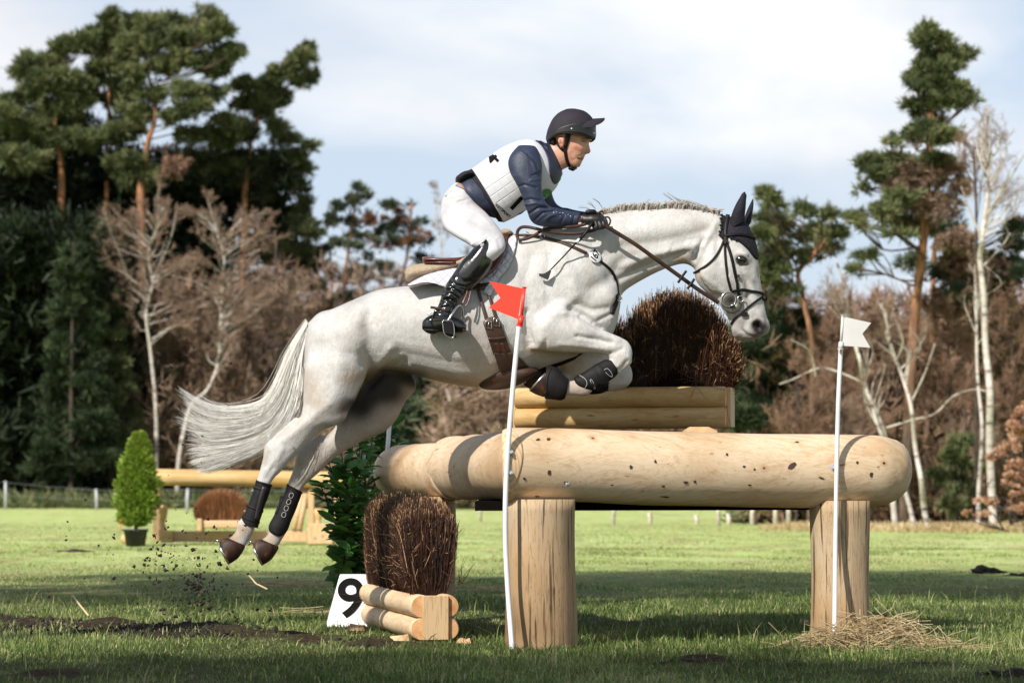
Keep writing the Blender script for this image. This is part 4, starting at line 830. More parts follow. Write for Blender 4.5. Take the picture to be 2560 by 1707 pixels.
tint = np.maximum(tint, farm*(q[:, 1] > 960)*.45)
blk = mask(HV, HN, [([(1892, 812), (1898, 822)], 11, 3.0), ([(1858, 824), (1872, 838), (1890, 842)], 2.6, .9), ([(575, 1344), (600, 1362)], 5, .25), ([(1852, 650), (1862, 653)], 9, 1.0)])
blk = np.maximum(np.clip(blk, 0, 1)*(HV[:, 1] < Y+.3), 0)
groin_shade = np.clip(mask(HV, HN, [([(925, 965), (960, 945), (1010, 945), (1045, 950)], 20, 1.0), ([(900, 1010), (930, 980), (975, 975)], 34, 1.0), ([(860, 1030), (890, 1010)], 22, .6)])*1.4, 0, 1)*(((HV[:, 1] > Y-.02) | (HN[:, 2] < -.35)))*(q[:, 0] > 850)  # shade of groin and far inner thigh painted in over the dark skin
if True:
    _a = groin_shade.copy()
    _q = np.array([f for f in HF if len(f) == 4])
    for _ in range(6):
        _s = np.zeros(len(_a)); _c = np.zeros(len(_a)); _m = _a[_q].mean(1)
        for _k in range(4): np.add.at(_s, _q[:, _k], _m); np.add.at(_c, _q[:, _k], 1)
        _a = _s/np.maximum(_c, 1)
    groin_shade = _a
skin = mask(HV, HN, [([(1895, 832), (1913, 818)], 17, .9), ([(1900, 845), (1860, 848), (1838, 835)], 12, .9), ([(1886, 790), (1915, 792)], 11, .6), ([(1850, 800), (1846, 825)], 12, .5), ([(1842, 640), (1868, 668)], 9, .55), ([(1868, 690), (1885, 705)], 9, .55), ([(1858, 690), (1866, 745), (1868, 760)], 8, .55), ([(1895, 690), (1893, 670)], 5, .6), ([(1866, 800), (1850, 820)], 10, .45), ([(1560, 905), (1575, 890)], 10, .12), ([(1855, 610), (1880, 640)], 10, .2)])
skin = np.maximum(skin, np.clip(groin_shade, 0, 1)*.95)
HR = thing('horse', 'grey horse leaping to the right over the log table, white tail streaming behind', 'horse', (.0, HY, 0))
body = mesh('body', HV, HF, M['horse'], HR, True, {'tint': tint, 'dark_skin_shade': skin, 'black': np.clip(np.maximum(blk, groin_shade*.93), 0, 1)})
HT = bvh(HV, HF)
# eye
h = hit(HT, 1852, 650, -.012); e = MB()
bm = bmesh.new(); bmesh.ops.create_uvsphere(bm, u_segments=20, v_segments=14, radius=1)
for v in bm.verts: v.co = Vector(h[0])+Vector((v.co.x*.030, v.co.y*.020, v.co.z*.022))
me = bpy.data.meshes.new('eye'); bm.to_mesh(me); bm.free(); me.materials.append(M['eye']); me.polygons.foreach_set('use_smooth', [True]*len(me.polygons)); eo = bpy.data.objects.new('eye', me); col.objects.link(eo); eo.parent = HR; eo.matrix_parent_inverse = HR.matrix_basis.inverted()
for pts in ([(1838, 648), (1846, 640), (1858, 640), (1868, 650)], [(1838, 650), (1846, 660), (1858, 662), (1868, 653)]):
    A_, N_ = drape(HT, pts, .003, 5); m2 = MB(); m2.tube(A_, np.interp(np.linspace(0, 1, len(A_)), [0, .5, 1], [.002, .0045, .002]), 8); m2.build('eyelid', plain('eyelid_skin', (.06, .05, .045), .6), HR)
# ---- hooves
def hoof(rows, mat=M['hoof'], shoe=True):
    m2 = MB(); m2.loft(sections(rows, 4, 26, 2.1)); o = m2.build('hoof', mat, HR)
    if shoe:
        a = rows[-1]; cx = np.array([P(a[0], a[1], a[5]), P(a[2], a[3], a[5])]); c = cx.mean(0); u = (cx[0]-cx[1])/2; nrm_ = np.cross(u, (0, 1., 0)); nrm_ /= np.linalg.norm(nrm_)
        R_ = P((rows[-2][0]+rows[-2][2])/2, (rows[-2][1]+rows[-2][3])/2, a[5]); 
        if np.dot(nrm_, c-R_) < 0: nrm_ = -nrm_
        an = np.linspace(-2.5, 2.5, 22)  # open at the heel
        pts = c+nrm_*.002+np.cos(an)[:, None]*-u*.86+np.sin(an)[:, None]*np.array((0, a[4]*.86, 0)); m3 = MB(); m3.ribbon(pts, np.tile(nrm_, (22, 1)), .022, .010); m3.build('horseshoe', M['steel'], o)
    return o
for dx, dy, yy in ((0, 0, N), (83.5, 3, Q)):
    hoof([(x1+dx, y1+dy, x2+dx, y2+dy, w_, yy) for x1, y1, x2, y2, w_ in ((571, 1344, 613, 1362, .038), (563, 1344, 612, 1369, .047), (556, 1347, 606, 1380, .053), (550, 1352, 594, 1396, .058), (549, 1358, 574, 1409, .060))])
    m2 = MB(); c = P(549+dx, 1352+dy, yy-.03); m2.tube([c, c+(-.022, 0, .004)], [.008, .005], 8); m2.build('stud', M['steel'], HR)
hoof([(1408, 934, 1410, 990, .040, A), (1398, 926, 1392, 993, .050, A), (1386, 920, 1364, 993, .058, A), (1375, 921, 1340, 986, .062, A), (1372, 926, 1324, 977, .063, A)])
hoof([(1384, 924, 1380, 972, .040, B-.03), (1368, 917, 1352, 975, .052, B-.04), (1352, 914, 1325, 972, .058, B-.05), (1344, 918, 1308, 962, .060, B-.05)])
# bell boots and leg boots
def wrap(name, label, rows, mat, extra=None):
    m2 = MB(); m2.loft(sections(rows, 6, 30, 2.1)); o = m2.build(name, mat, None); tag(o, label, 'horse boot', 'protective boots on the horse\'s legs'); return o
def bootset(name, label, rows, parts):
    x = (rows[0][0]+rows[0][2])/2; t = thing(name, label, 'horse boot', P(x, rows[-1][1], rows[0][5]), 'protective boots on the horse\'s legs')
    m2 = MB(); m2.loft(sections(rows, 6, 30, 2.1)); m2.V[0] = rough(m2.V[0], .0012, 22, 3); m2.build('shell', M['black_boot'], t); bt = bvh(np.concatenate(m2.V), m2.F)
    for kind, pts, wd in parts:
        if kind == 'strap': A_, N_ = drape(bt, pts, .002, 5); m3 = MB(); m3.ribbon(A_, N_, wd, .004); m3.build('strap', M['black_boot'], t)
        if kind == 'strike': A_, N_ = drape(bt, pts, .004, 5); m3 = MB(); m3.ribbon(A_, N_, wd, .007); m3.build('strike_pad', M['glove'], t)
        if kind == 'line': A_, N_ = drape(bt, pts, .0012, 4); m3 = MB(); m3.tube(A_, .0011, 6); m3.build('stitched_mark', M['flag_white'], t)
        if kind == 'clip': h_ = hit(bt, *pts, .004); m3 = MB(); m3.box(h_[0], (.012, .006, .010)); m3.build('buckle', M['steel'], t, False)
        if kind == 'text':
            h_ = hit(bt, pts[0], pts[1], .0016); n_ = h_[1]; d = P(pts[2], pts[3], 15.7)-P(pts[0], pts[1], 15.7); d -= n_*np.dot(d, n_); z_ = np.cross(d, n_)*-1; lettering('label_print', wd[0], wd[1], h_[0], d, np.cross(n_, d), wd[2], t, bold=.0006)
    return t
def tab(cx, cy, a, b, r_):   # rounded diamond outline
    an = np.linspace(0, 2*math.pi, 13); u = np.sign(np.cos(an))*np.abs(np.cos(an))**.8*a; v = np.sign(np.sin(an))*np.abs(np.sin(an))**.8*b; return [(cx+x*math.cos(r_)-y*math.sin(r_), cy+x*math.sin(r_)+y*math.cos(r_)) for x, y in zip(u, v)]
bootset('leg_boot', 'black boot round the near hind cannon, straps along its rear edge', [(640, 1199, 680, 1211, .040, N), (634, 1222, 673, 1234, .042, N), (624, 1252, 661, 1266, .041, N), (613, 1278, 653, 1292, .041, N), (604, 1297, 648, 1308, .042, N), (607, 1310, 645, 1320, .040, N)],
        [('strap', [(633, 1216), (650, 1222), (672, 1230)], .016), ('strap', [(616, 1262), (634, 1270), (657, 1278)], .016), ('strap', [(606, 1290), (626, 1300), (648, 1306)], .014), ('clip', (631, 1226), 0), ('clip', (612, 1276), 0), ('strike', [(662, 1216), (650, 1256), (640, 1300)], .03), ('strap', [(641, 1202), (658, 1208), (680, 1214)], .008)])
bootset('leg_boot', 'black boot round the far hind cannon with four pale stitched diamonds', [(718, 1208, 756, 1230, .040, Q), (712, 1228, 749, 1250, .042, Q), (700, 1256, 739, 1276, .041, Q), (687, 1284, 728, 1302, .041, Q), (674, 1308, 720, 1324, .045, Q), (672, 1324, 710, 1338, .045, Q), (680, 1334, 704, 1342, .040, Q)],
        [('line', tab(728-i*6.2, 1238+i*16, 5, 6.5, .4), 0) for i in range(4)]+[('strap', [(706, 1240), (698, 1262), (690, 1284)], .022), ('strap', [(718, 1211), (736, 1222), (755, 1232)], .008)])
bootset('leg_boot', 'black boot with a small logo on the folded near foreleg', [(1520, 899, 1543, 921, .040, A), (1527, 899, 1544, 927, .041, A), (1512, 899, 1543, 936, .044, A), (1492, 910, 1520, 955, .044, A), (1472, 921, 1500, 969, .045, A), (1450, 935, 1474, 977, .048, A), (1438, 941, 1452, 971, .046, A), (1434, 948, 1441, 962, .03, A)],
        [('strap', [(1490, 912), (1504, 934), (1512, 962)], .050), ('line', [(1448, 938), (1462, 946), (1468, 958), (1462, 970)], 0), ('line', [(1509, 926), (1519, 920), (1531, 936), (1527, 942), (1509, 926)], 0), ('line', [(1475, 950), (1479, 948), (1488, 968), (1485, 971), (1475, 950)], 0)])
bootset('leg_boot', 'black boot on the folded far foreleg, half hidden behind the near boot', [(1516, 934, 1522, 975, .042, B), (1500, 938, 1506, 982, .044, B), (1470, 940, 1476, 986, .044, B), (1440, 938, 1444, 980, .046, B)], [('strap', [(1478, 972), (1500, 978), (1520, 974)], .012)])
t = bootset('bell_boot', 'black bell boot over the near front hoof', [(1422, 950, 1416, 985, .044, A), (1412, 938, 1412, 996, .056, A), (1396, 922, 1400, 1001, .066, A), (1380, 915, 1380, 999, .070, A), (1366, 915, 1362, 996, .070, A)], [('strap', [(1376, 922), (1366, 950), (1368, 985)], .014)])
bootset('bell_boot', 'black bell boot over the far front hoof, behind the near one', [(1398, 930, 1394, 980, .046, B-.03), (1380, 916, 1378, 984, .060, B-.04), (1362, 910, 1350, 980, .066, B-.04)], [])
# ---- hair
HB = {}
def hairs(name, guides, n, k, w0, w1, mat, parent, spread, depth, seed, clump=24, ln=(.8, 1.05), Yc=Y, wav=0.0):
    r = np.random.default_rng(seed); Gd = np.array([crom(np.array(g, float), 12)[np.linspace(0, (len(g)-1)*12, k).astype(int)] for g in guides]); m = len(Gd)
    cl = r.random(clump)*(m-1); ci = r.integers(0, clump, n); incl = r.random(n) < .88; u = np.where(incl, cl[ci]+r.normal(0, .07, n), r.random(n)*(m-1)); Lc = r.uniform(*ln, clump); u = np.clip(u, 0, m-1.0001); i0 = u.astype(int); f = u-i0
    px = Gd[i0]*(1-f)[:, None, None]+Gd[i0+1]*f[:, None, None]; t = np.linspace(0, 1, k)[None, :, None]; L_ = np.where(incl, Lc[ci]*r.beta(5, 1.2, n), r.uniform(ln[0], ln[1], n)); off_c = r.normal(0, 1, (clump, 2))*spread*1.5
    # shorten: resample along the length
    out = np.empty_like(px)
    for j in range(n):
        s = np.linspace(0, L_[j], k).clip(0, 1)*(k-1); out[j, :, 0] = np.interp(s, np.arange(k), px[j, :, 0]); out[j, :, 1] = np.interp(s, np.arange(k), px[j, :, 1])
    out += np.where(incl, 1, 0)[:, None, None]*off_c[ci][:, None]*t**1.5; out += r.normal(0, 1, (n, 1, 2))*spread*np.where(incl[:, None, None], .50*np.sin(np.minimum(t*2.9, 3.0))+.06, .35+.65*t); out[..., 1:] += (np.sin(t*5+r.uniform(0, 6, (n, 1, 1)))*wav*t); out += np.cumsum(r.normal(0, spread*.10, (n, k, 2)), 1)*t
    dy = r.normal(0, 1, n)[:, None]*depth*(.4+.6*t[..., 0])+r.normal(0, .01, (n, 1))
    W = np.array([[P(out[a, b, 0], out[a, b, 1], Yc+dy[a, b]) for b in range(k)] for a in range(n)])
    V, Fc = strands(W, (np.linspace(1, 0, k)**.7*(w0-w1)+w1)[None]*r.uniform(.6, 1.4, (n, 1))); HB.setdefault(name, []).append((V, Fc, np.repeat(r.random(n), k*3)))
tg = [[(768, 806), (740, 850), (718, 895), (694, 955), (672, 996), (640, 1016), (600, 1026), (558, 1028), (518, 1018), (480, 1000), (436, 976)],
      [(768, 812), (742, 860), (722, 910), (702, 962), (676, 1008), (640, 1032), (600, 1040), (556, 1042), (520, 1036), (480, 1018), (458, 985)],
      [(768, 816), (745, 865), (727, 915), (708, 970), (682, 1018), (642, 1048), (598, 1056), (552, 1062), (512, 1056), (485, 1040), (462, 1022)],
      [(768, 820), (748, 870), (732, 920), (714, 978), (688, 1028), (646, 1062), (600, 1074), (552, 1080), (512, 1074), (470, 1064), (432, 1052)],
      [(767, 824), (750, 875), (736, 925), (720, 985), (694, 1038), (652, 1076), (604, 1090), (556, 1100), (514, 1098), (490, 1084), (470, 1076)],
      [(767, 828), (752, 880), (740, 930), (726, 990), (700, 1046), (658, 1088), (610, 1108), (562, 1122), (520, 1126), (488, 1128), (462, 1134)],
      [(766, 834), (754, 885), (744, 935), (732, 996), (706, 1054), (664, 1098), (616, 1122), (568, 1140), (530, 1150), (500, 1156), (478, 1164)],
      [(765, 840), (756, 890), (750, 940), (742, 1000), (716, 1058), (676, 1102), (626, 1130), (580, 1148), (548, 1160), (520, 1172), (500, 1160)],
      [(764, 846), (757, 895), (754, 950), (750, 1005), (730, 1055), (695, 1095), (655, 1125), (625, 1140), (600, 1150), (575, 1155), (560, 1168)]]
hairs('tail', tg, 5600, 16, .0030, .0006, M['tail'], HR, 5.5, .035, 3, 42, (.66, 1.04), wav=1.2)
hairs('tail', tg, 1100, 16, .0034, .0006, M['tail'], HR, 7.5, .035, 13, 40, (.55, 1.05), wav=4)
fly = [[(742, 880), (722, 905), (700, 915), (690, 912)], [(705, 960), (690, 962), (672, 950), (668, 962)], [(690, 985), (660, 995), (640, 990), (628, 1000)]]
hairs('tail', [tg[0], [(x-3, y-8) for x, y in tg[0]]], 36, 15, .0022, .0008, M['tail'], HR, 7, .03, 5, 12, (.5, 1.0), wav=6)
mg = []
for x in range(1480, 1805, 8):
    yb = np.interp(x, [1480, 1513, 1554, 1607, 1688, 1741, 1781, 1810], [548, 537, 527, 524, 520, 524, 531, 540]); mg.append([(x, yb+6), (x-1, yb-6), (x+3, yb-14 if x < 1730 else yb-8), (x+10, yb-19 if x < 1720 else yb-9)])
hairs('mane', mg, 3200, 6, .0050, .0014, M['mane'], HR, 2.0, .018, 8, 170, (.55, 1.0))
hairs('mane', mg[10:36], 60, 6, .0028, .0008, M['mane'], HR, 3.5, .03, 9, 20, (1.0, 1.0))
wisps = [[(1600+i*22, 512), (1590+i*22-20, 500-i*1.2), (1560+i*20-10, 486+i*4)] for i in range(7)]
wi = [[(1690, 506), (1672, 494), (1658, 484)], [(1712, 508), (1690, 496), (1668, 482)], [(1745, 512), (1715, 503), (1690, 497)], [(1770, 520), (1740, 508), (1712, 502)], [(1506, 520), (1495, 505), (1480, 496)], [(1480, 528), (1465, 520), (1448, 520)], [(1490, 524), (1478, 512), (1468, 508)]]
r_ = np.random.default_rng(4); ws_ = []
for g in wi:
    g_ = crom(np.array(g, float), 3)
    for _ in range(6): q_ = g_+np.linspace(0, 1, 7)[:, None]*r_.normal(0, 2.5, 2); ws_.append([P(a, b, Y+r_.normal(0, .01)) for a, b in q_])
V_, F_ = strands(np.array(ws_), np.linspace(.0024, .0008, 7)[None]*np.ones((len(ws_), 1))); HB['mane'].append((V_, F_, np.full(len(V_), .3)))
for k_ in HB:
    V_, F_ = join_np([(a, b) for a, b, c in HB[k_]]); mesh(k_, V_, F_, M[k_], HR, True, {'rnd': np.concatenate([c for a, b, c in HB[k_]])})
# ears
def earm(rows): m2 = MB(); m2.loft(sections(rows, 5, 18)); return m2
BN = thing('ear_bonnet', 'dark navy fly bonnet covering the grey horse\'s ears and poll', 'ear bonnet', P(1830, 600, HY))
e1 = earm([(1822, 575, 1864, 552, .030, Y-.05), (1826, 548, 1862, 540, .032, Y-.055), (1832, 528, 1864, 522, .030, Y-.06), (1841, 508, 1865, 504, .022, Y-.062), (1851, 492, 1864, 490, .012, Y-.062), (1860, 480, 1863, 480, .003, Y-.06)]); e1.V[0] = brush(e1.V[0], vnormals(e1.V[0], e1.F), [([(1848, 550), (1853, 515), (1860, 490)], 6, -.012)])
e1.build('ear_cover', M['bonnet'], BN)
e2 = earm([(1856, 585, 1878, 556, .030, Y+.06), (1860, 552, 1880, 540, .030, Y+.062), (1866, 530, 1883, 522, .026, Y+.065), (1874, 512, 1884, 508, .014, Y+.066), (1881, 498, 1883, 498, .003, Y+.066)]); e2.build('ear_cover', M['bonnet'], BN)
V_, F_ = patch(HT, [(1803, 541), (1820, 542), (1838, 546), (1860, 557), (1872, 570), (1882, 586), (1889, 603), (1893, 622), (1894, 640)], [(1804, 572), (1800, 588), (1812, 594), (1828, 594), (1846, 600), (1860, 611), (1872, 622), (1882, 636), (1891, 646)], .002, .006, 12, 4)
mesh('bonnet_cap', V_, F_, M['bonnet'], BN)
m2 = MB()
for i in range(11):
    pts = [(1804, 540), (1802, 548), (1804, 556), (1802, 564), (1804, 572), (1800, 580), (1800, 588), (1806, 594), (1816, 596), (1828, 596), (1840, 600)][i]; h_ = hit(HT, *pts, .004)
    if h_ is not None: m2.tube([h_[0]+(-.008, 0, .004), h_[0]+(0, -.003, 0), h_[0]+(.008, 0, -.004)], [.004, .010, .004], 10)
m2.build('scalloped_edge', M['bonnet'], BN)
A_, N_ = drape(HT, [(1828, 596), (1846, 602), (1860, 613), (1872, 625), (1882, 639), (1892, 648)], .004, 4); m2 = MB(); m2.tube(A_, .006, 8); m2.build('piping', M['black_boot'], BN)
# ---- bridle
BR = thing('bridle', 'black leather bridle with crossed noseband and round rubber bit ring', 'bridle', P(1850, 700, HY-.1))
def strap(par, name, pts, wd, mat, off=.004, th=.005, k=5, tree=HT, Yd=None): A_, N_ = drape(tree, pts, off, k, Yd); m2 = MB(); m2.ribbon(A_, N_, wd, th); return m2.build(name, mat, par)
TB = M['tack_black']
strap(BR, 'headpiece', [(1820, 536), (1817, 555), (1814, 575), (1814, 596), (1815, 612)], .024, M['tack_black'], .012)
strap(BR, 'browband', [(1812, 591), (1830, 589), (1850, 588), (1870, 592), (1888, 598)], .016, TB, .012, .008)
strap(BR, 'cheekpiece', [(1815, 605), (1823, 625), (1830, 650), (1836, 680), (1842, 710), (1847, 735), (1850, 745)], .017, TB, .007)
strap(BR, 'cheekpiece', [(1812, 600), (1813, 640), (1817, 680), (1823, 710), (1828, 727)], .014, TB, .005)
strap(BR, 'throat_strap', [(1811, 597), (1803, 618), (1786, 645), (1765, 665), (1745, 678), (1733, 683)], .013, TB, .005)
strap(BR, 'noseband', [(1829, 728), (1845, 725), (1862, 725), (1885, 729), (1904, 733), (1909, 738)], .016, TB, .006)
strap(BR, 'noseband', [(1909, 741), (1895, 749), (1880, 760), (1862, 775), (1847, 787), (1836, 798), (1829, 810)], .013, TB, .006)
strap(BR, 'noseband', [(1829, 728), (1812, 740), (1800, 756), (1790, 768)], .012, TB, .002) if False else None
m2 = MB(); c = P(1912, 746, HY-.01); m2.box(c, (.022, .05, .028)); m2.build('nose_disc', TB, BR)
h_ = hit(HT, 1857, 794, .006); m2 = MB(); m2.box(h_[0], (.05, .01, .022)); 
def ringm(par, name, px, py, r, wire, mat, off, tree=HT, tilt=None, Yd=None):
    h_ = hit(tree, px, py, off); c = h_[0] if h_ is not None else P(px, py, Yd or HY-.1); n_ = np.array((0.05, -1, .05)) if h_ is None or tilt is None else h_[1]; n_ = n_/np.linalg.norm(n_); a = np.cross(n_, (0, 0, 1.)); a /= np.linalg.norm(a); b = np.cross(a, n_)
    an = np.linspace(0, 2*math.pi, 33); m2 = MB(); m2.tube(c+np.cos(an)[:, None]*a*r+np.sin(an)[:, None]*b*r, wire, 8, False); return m2.build(name, mat, par)
s = HY/F
def disc(par, name, px, py, r, off, mat, hole=0, th=.006):
    h_ = hit(HT, px, py, off); n_ = np.array((0, -1., 0)); c = h_[0]; an = np.linspace(0, 2*math.pi, 40, endpoint=False); rings = []
    for q_, d_ in ((hole, 0), (hole, th), (r*.93, th), (r, th*.5), (r, 0), (hole, 0)): rings.append(c+n_*d_+np.stack((np.cos(an)*max(q_, .0005), 0*an, np.sin(an)*max(q_, .0005)), 1))
    m2 = MB(); m2.loft(rings, False); return m2.build(name, mat, par)
disc(BR, 'bit_guard', 1831, 757, 27*s, .012, M['pale_metal'], .012)
ringm(BR, 'bit_ring', 1823, 748, 18*s, .0035, M['steel'], .026); ringm(BR, 'bit_ring', 1850, 744, 7.5*s, .003, M['steel'], .026); ringm(BR, 'bit_ring', 1798, 757, 7.5*s, .003, M['steel'], .026, Yd=HY-.1)
m2 = MB(); h_ = hit(HT, 1834, 763, .03); m2.tube([h_[0]+(-.012, 0, -.004), h_[0]+(.008, -.004, .004), h_[0]+(.012, .03, .002)], .007, 10); m2.build('bit_mouthpiece', M['steel'], BR)
for px, py, ww, hh in ((1817, 605, .016, .02), (1845, 690, .014, .018), (1860, 786, .035, .024), (1909, 737, .012, .02)):
    h_ = hit(HT, px, py, .012)
    if h_ is not None: m2 = MB(); m2.box(h_[0], (ww, .006, hh)); m2.build('buckle', TB if ww > .03 else M['tack_brown'], BR, False)
# reins
RN = thing('reins', 'long brown reins running from the rider\'s gloved hand to the bit', 'reins', P(1650, 660, HY-.2))
def free(par, name, pts, wd, th, mat, k=6, nrm=(0, -1, 0), flat=True):
    L_ = crom(np.array(pts, float), k); W = np.array([P(*q_) for q_ in L_]); m2 = MB()
    if flat: m2.ribbon(W, np.tile(np.array(nrm, float), (len(W), 1)), wd, th)
    else: m2.tube(W, wd/2, 8)
    return m2.build(name, mat, par)
hY = HY-.215
free(RN, 'rein', [(1500, 556, hY), (1514, 565, hY-.01), (1545, 584, hY-.01), (1590, 612, hY), (1640, 648, hY+.02), (1690, 684, hY+.05), (1740, 720, hY+.08), (1780, 746, HY-.115), (1797, 757, HY-.10)], .023, .004, M['tack_brown'])
for x, y in ((1705, 692), (1727, 708)): free(RN, 'rein_stopper', [(x+11, y-15, hY+.03), (x, y, hY+.03), (x-10, y+15, hY+.03)] if x == 1705 else [(x+9, y-11, hY+.07), (x, y+3, hY+.07), (x-9, y+14, hY+.07)], .014, .006, TB)
BT = M['tack_brown']
free(RN, 'rein_loop', [(1503, 566, hY), (1480, 577, hY-.01), (1440, 584, hY-.01), (1400, 583, hY), (1370, 579, hY), (1345, 573, hY+.01), (1322, 568, hY+.03), (1305, 568, hY+.05), (1295, 576, hY+.06), (1293, 590, hY+.06), (1296, 599, hY+.05)], .018, .004, BT)
free(RN, 'rein_loop', [(1296, 600, hY+.05), (1315, 597, hY+.04), (1335, 589, hY+.03), (1355, 577, hY+.02), (1380, 570, hY+.02), (1410, 568, hY), (1440, 566, hY), (1465, 560, hY)], .018, .004, BT)
free(RN, 'rein_loop', [(1506, 545, hY+.03), (1520, 543, hY+.03), (1526, 552, hY+.03), (1521, 564, hY+.02), (1510, 566, hY+.01)], .010, .004, BT)
free(RN, 'rein_loop', [(1488, 540, hY+.02), (1500, 530, hY+.03), (1508, 529, hY+.03)], .012, .008, BT)
# breastplate, martingale and number disc
BP = thing('breastplate', 'brown leather breastplate strap running down the horse\'s shoulder and chest', 'breastplate', P(1450, 640, HY-.2))
strap(BP, 'shoulder_strap', [(1262, 588), (1285, 590), (1312, 590), (1345, 592), (1375, 599), (1410, 609), (1440, 622), (1466, 634)], .019, M['girth'], .006)
strap(BP, 'shoulder_strap', [(1500, 655), (1515, 665), (1530, 680), (1539, 700), (1543, 720), (1545, 738)], .016, TB, .006)
strap(BP, 'chest_strap', [(1541, 736), (1540, 755), (1534, 770), (1529, 785)], .030, TB, .006)
strap(BP, 'belly_strap', [(1452, 882), (1430, 897), (1400, 909), (1370, 918), (1340, 924)], .020, TB, .006)
ringm(BP, 'ring', 1318, 590, .011, .0025, M['steel'], .012); ringm(BP, 'ring', 1357, 594, .011, .0025, M['steel'], .012); ringm(BP, 'ring', 1543, 748, .013, .003, M['steel'], .016)
ND = thing('number_disc', 'small white oval number disc reading 167 on the horse\'s shoulder', 'number disc', P(1483, 643, HY-.2))
h_ = hit(HT, 1484, 643, .012); n_ = h_[1]; a_ = P(1498, 626, HY)-P(1470, 662, HY); a_ -= n_*np.dot(a_, n_); a_ /= np.linalg.norm(a_); b_ = np.cross(n_, a_); an = np.linspace(0, 2*math.pi, 36, endpoint=False); m2 = MB()
m2.loft([h_[0]+n_*d_+np.cos(an)[:, None]*a_*19*s*q_+np.sin(an)[:, None]*b_*17*s*q_ for q_, d_ in ((1, 0), (1, .004), (.96, .005))]); m2.build('disc', M['white'], ND)
lettering('digits', '167', .041, h_[0]+n_*.0062, a_, b_, M['ink'], ND, bold=.0014, space=.92)
rng = np.random.default_rng(5)
RY = HY; Y = HY
TN = M['girth']; SD = M['saddle']
# ------------------------------------------------ saddle pad, fleece, saddle, girth
PD = thing('saddle_pad', 'white quilted saddle pad with raised rear corner, under the saddle', 'saddle pad', P(1150, 690, HY-.2))
V_, F_ = patch(HT, [(1018, 713), (1055, 694), (1100, 676), (1150, 655), (1200, 625), (1245, 596), (1283, 588)], [(1022, 712), (1062, 708), (1098, 714), (1130, 722), (1190, 716), (1232, 700), (1284, 622)], .008, .008, 12, 5)
mesh('pad', V_, F_, M['quilt'], PD)
def curl(par, name, top, bot, Y0, Y1, th, mat, rows=8):
    T = crom(np.array(top, float), 6); B = crom(np.array(bot, float), 6); grid = []
    for r in range(rows+1):
        t_ = r/rows; grid.append([P(*((a*(1-t_)+b*t_)), Y0+(Y1-Y0)*t_**.6) for a, b in zip(T, B)])
    G_ = np.array(grid); m_ = G_.shape[1]; V = np.concatenate((G_.reshape(-1, 3), G_.reshape(-1, 3)+(0, th, 0))); o = (rows+1)*m_; Fc = []
    for r in range(rows):
        for j in range(m_-1): a = r*m_+j; Fc += [(a, a+m_, a+m_+1, a+1), (o+a, o+a+1, o+a+m_+1, o+a+m_)]
    for j in range(m_-1): a = rows*m_+j; Fc += [(j, j+1, o+j+1, o+j), (a, o+a, o+a+1, a+1)]
    for r in range(rows): a = r*m_; b = a+m_-1; Fc += [(a, o+a, o+a+m_, a+m_), (b, b+m_, o+b+m_, o+b)]
    return mesh(name, V, Fc, mat, par)
curl(PD, 'pad', [(1018, 712), (1045, 696), (1075, 683), (1110, 672), (1145, 664)], [(1024, 714), (1058, 706), (1085, 708), (1112, 717), (1146, 724)], HY-.12, HY-.30, .008, M['quilt'])
V_, F_ = patch(HT, [(1283, 588), (1278, 606), (1268, 640), (1250, 670), (1230, 700), (1208, 735)], [(1294, 600), (1291, 618), (1280, 655), (1262, 684), (1244, 704), (1226, 742)], .010, .012, 4, 5); mesh('front_edge', V_, F_, M['quilt'], PD)
strap(PD, 'binding', [(1194, 708), (1212, 707), (1232, 702)], .030, M['quilt'], .022)
m2 = MB(); m2.loft(sections([(1014, 680, 1014, 694, .02, Y), (1022, 668, 1022, 704, .10, Y), (1050, 661, 1052, 700, .14, Y), (1090, 656, 1094, 688, .16, Y), (1140, 650, 1142, 680, .17, Y), (1200, 625, 1200, 660, .17, Y)], 5, 24)); m2.V[0] = rough(m2.V[0], .004, 30, 2)
tag(m2.build('fleece_half_pad', M['fleece'], None), 'cream sheepskin half pad sticking out behind the saddle', 'half pad')
SA = thing('saddle', 'mahogany leather jumping saddle with small cantle under the rider', 'saddle', P(1160, 650, HY))
m2 = MB(); m2.loft(sections([(1056, 646, 1057, 654, .05, Y), (1060, 643, 1062, 661, .12, Y), (1085, 645, 1090, 662, .15, Y), (1120, 646, 1125, 664, .16, Y), (1165, 640, 1170, 668, .15, Y), (1210, 612, 1220, 650, .13, Y), (1245, 585, 1260, 625, .11, Y), (1268, 580, 1275, 600, .08, Y)], 5, 26)); m2.build('seat', SD, SA)
m2 = MB(); m2.loft(sections([(1249, 578, 1248, 590, .05, Y), (1258, 573, 1262, 594, .09, Y), (1272, 574, 1276, 590, .10, Y), (1284, 583, 1284, 590, .05, Y)], 4, 18)); m2.build('pommel', M['fleece'], SA)
V_, F_ = patch(HT, [(1112, 692), (1135, 672), (1170, 650), (1210, 620), (1250, 592), (1276, 590)], [(1111, 702), (1135, 700), (1170, 712), (1200, 708), (1240, 680), (1270, 625)], .026, .008, 10, 5, .01); mesh('flap', V_, F_, SD, SA)
m2 = MB(); m2.loft(sections([(1060, 657, 1062, 662, .10, Y-.02), (1090, 656, 1092, 665, .15, Y-.02), (1140, 655, 1140, 668, .17, Y-.02)], 4, 14)); m2.build('cantle_roll', SD, SA)
A_, N_ = drape(HT, [(1190, 700), (1197, 730), (1206, 765), (1216, 800)], .012, 5); m2 = MB(); m2.ribbon(A_, N_, .018, .005); m2.build('girth_strap', TN, SA)
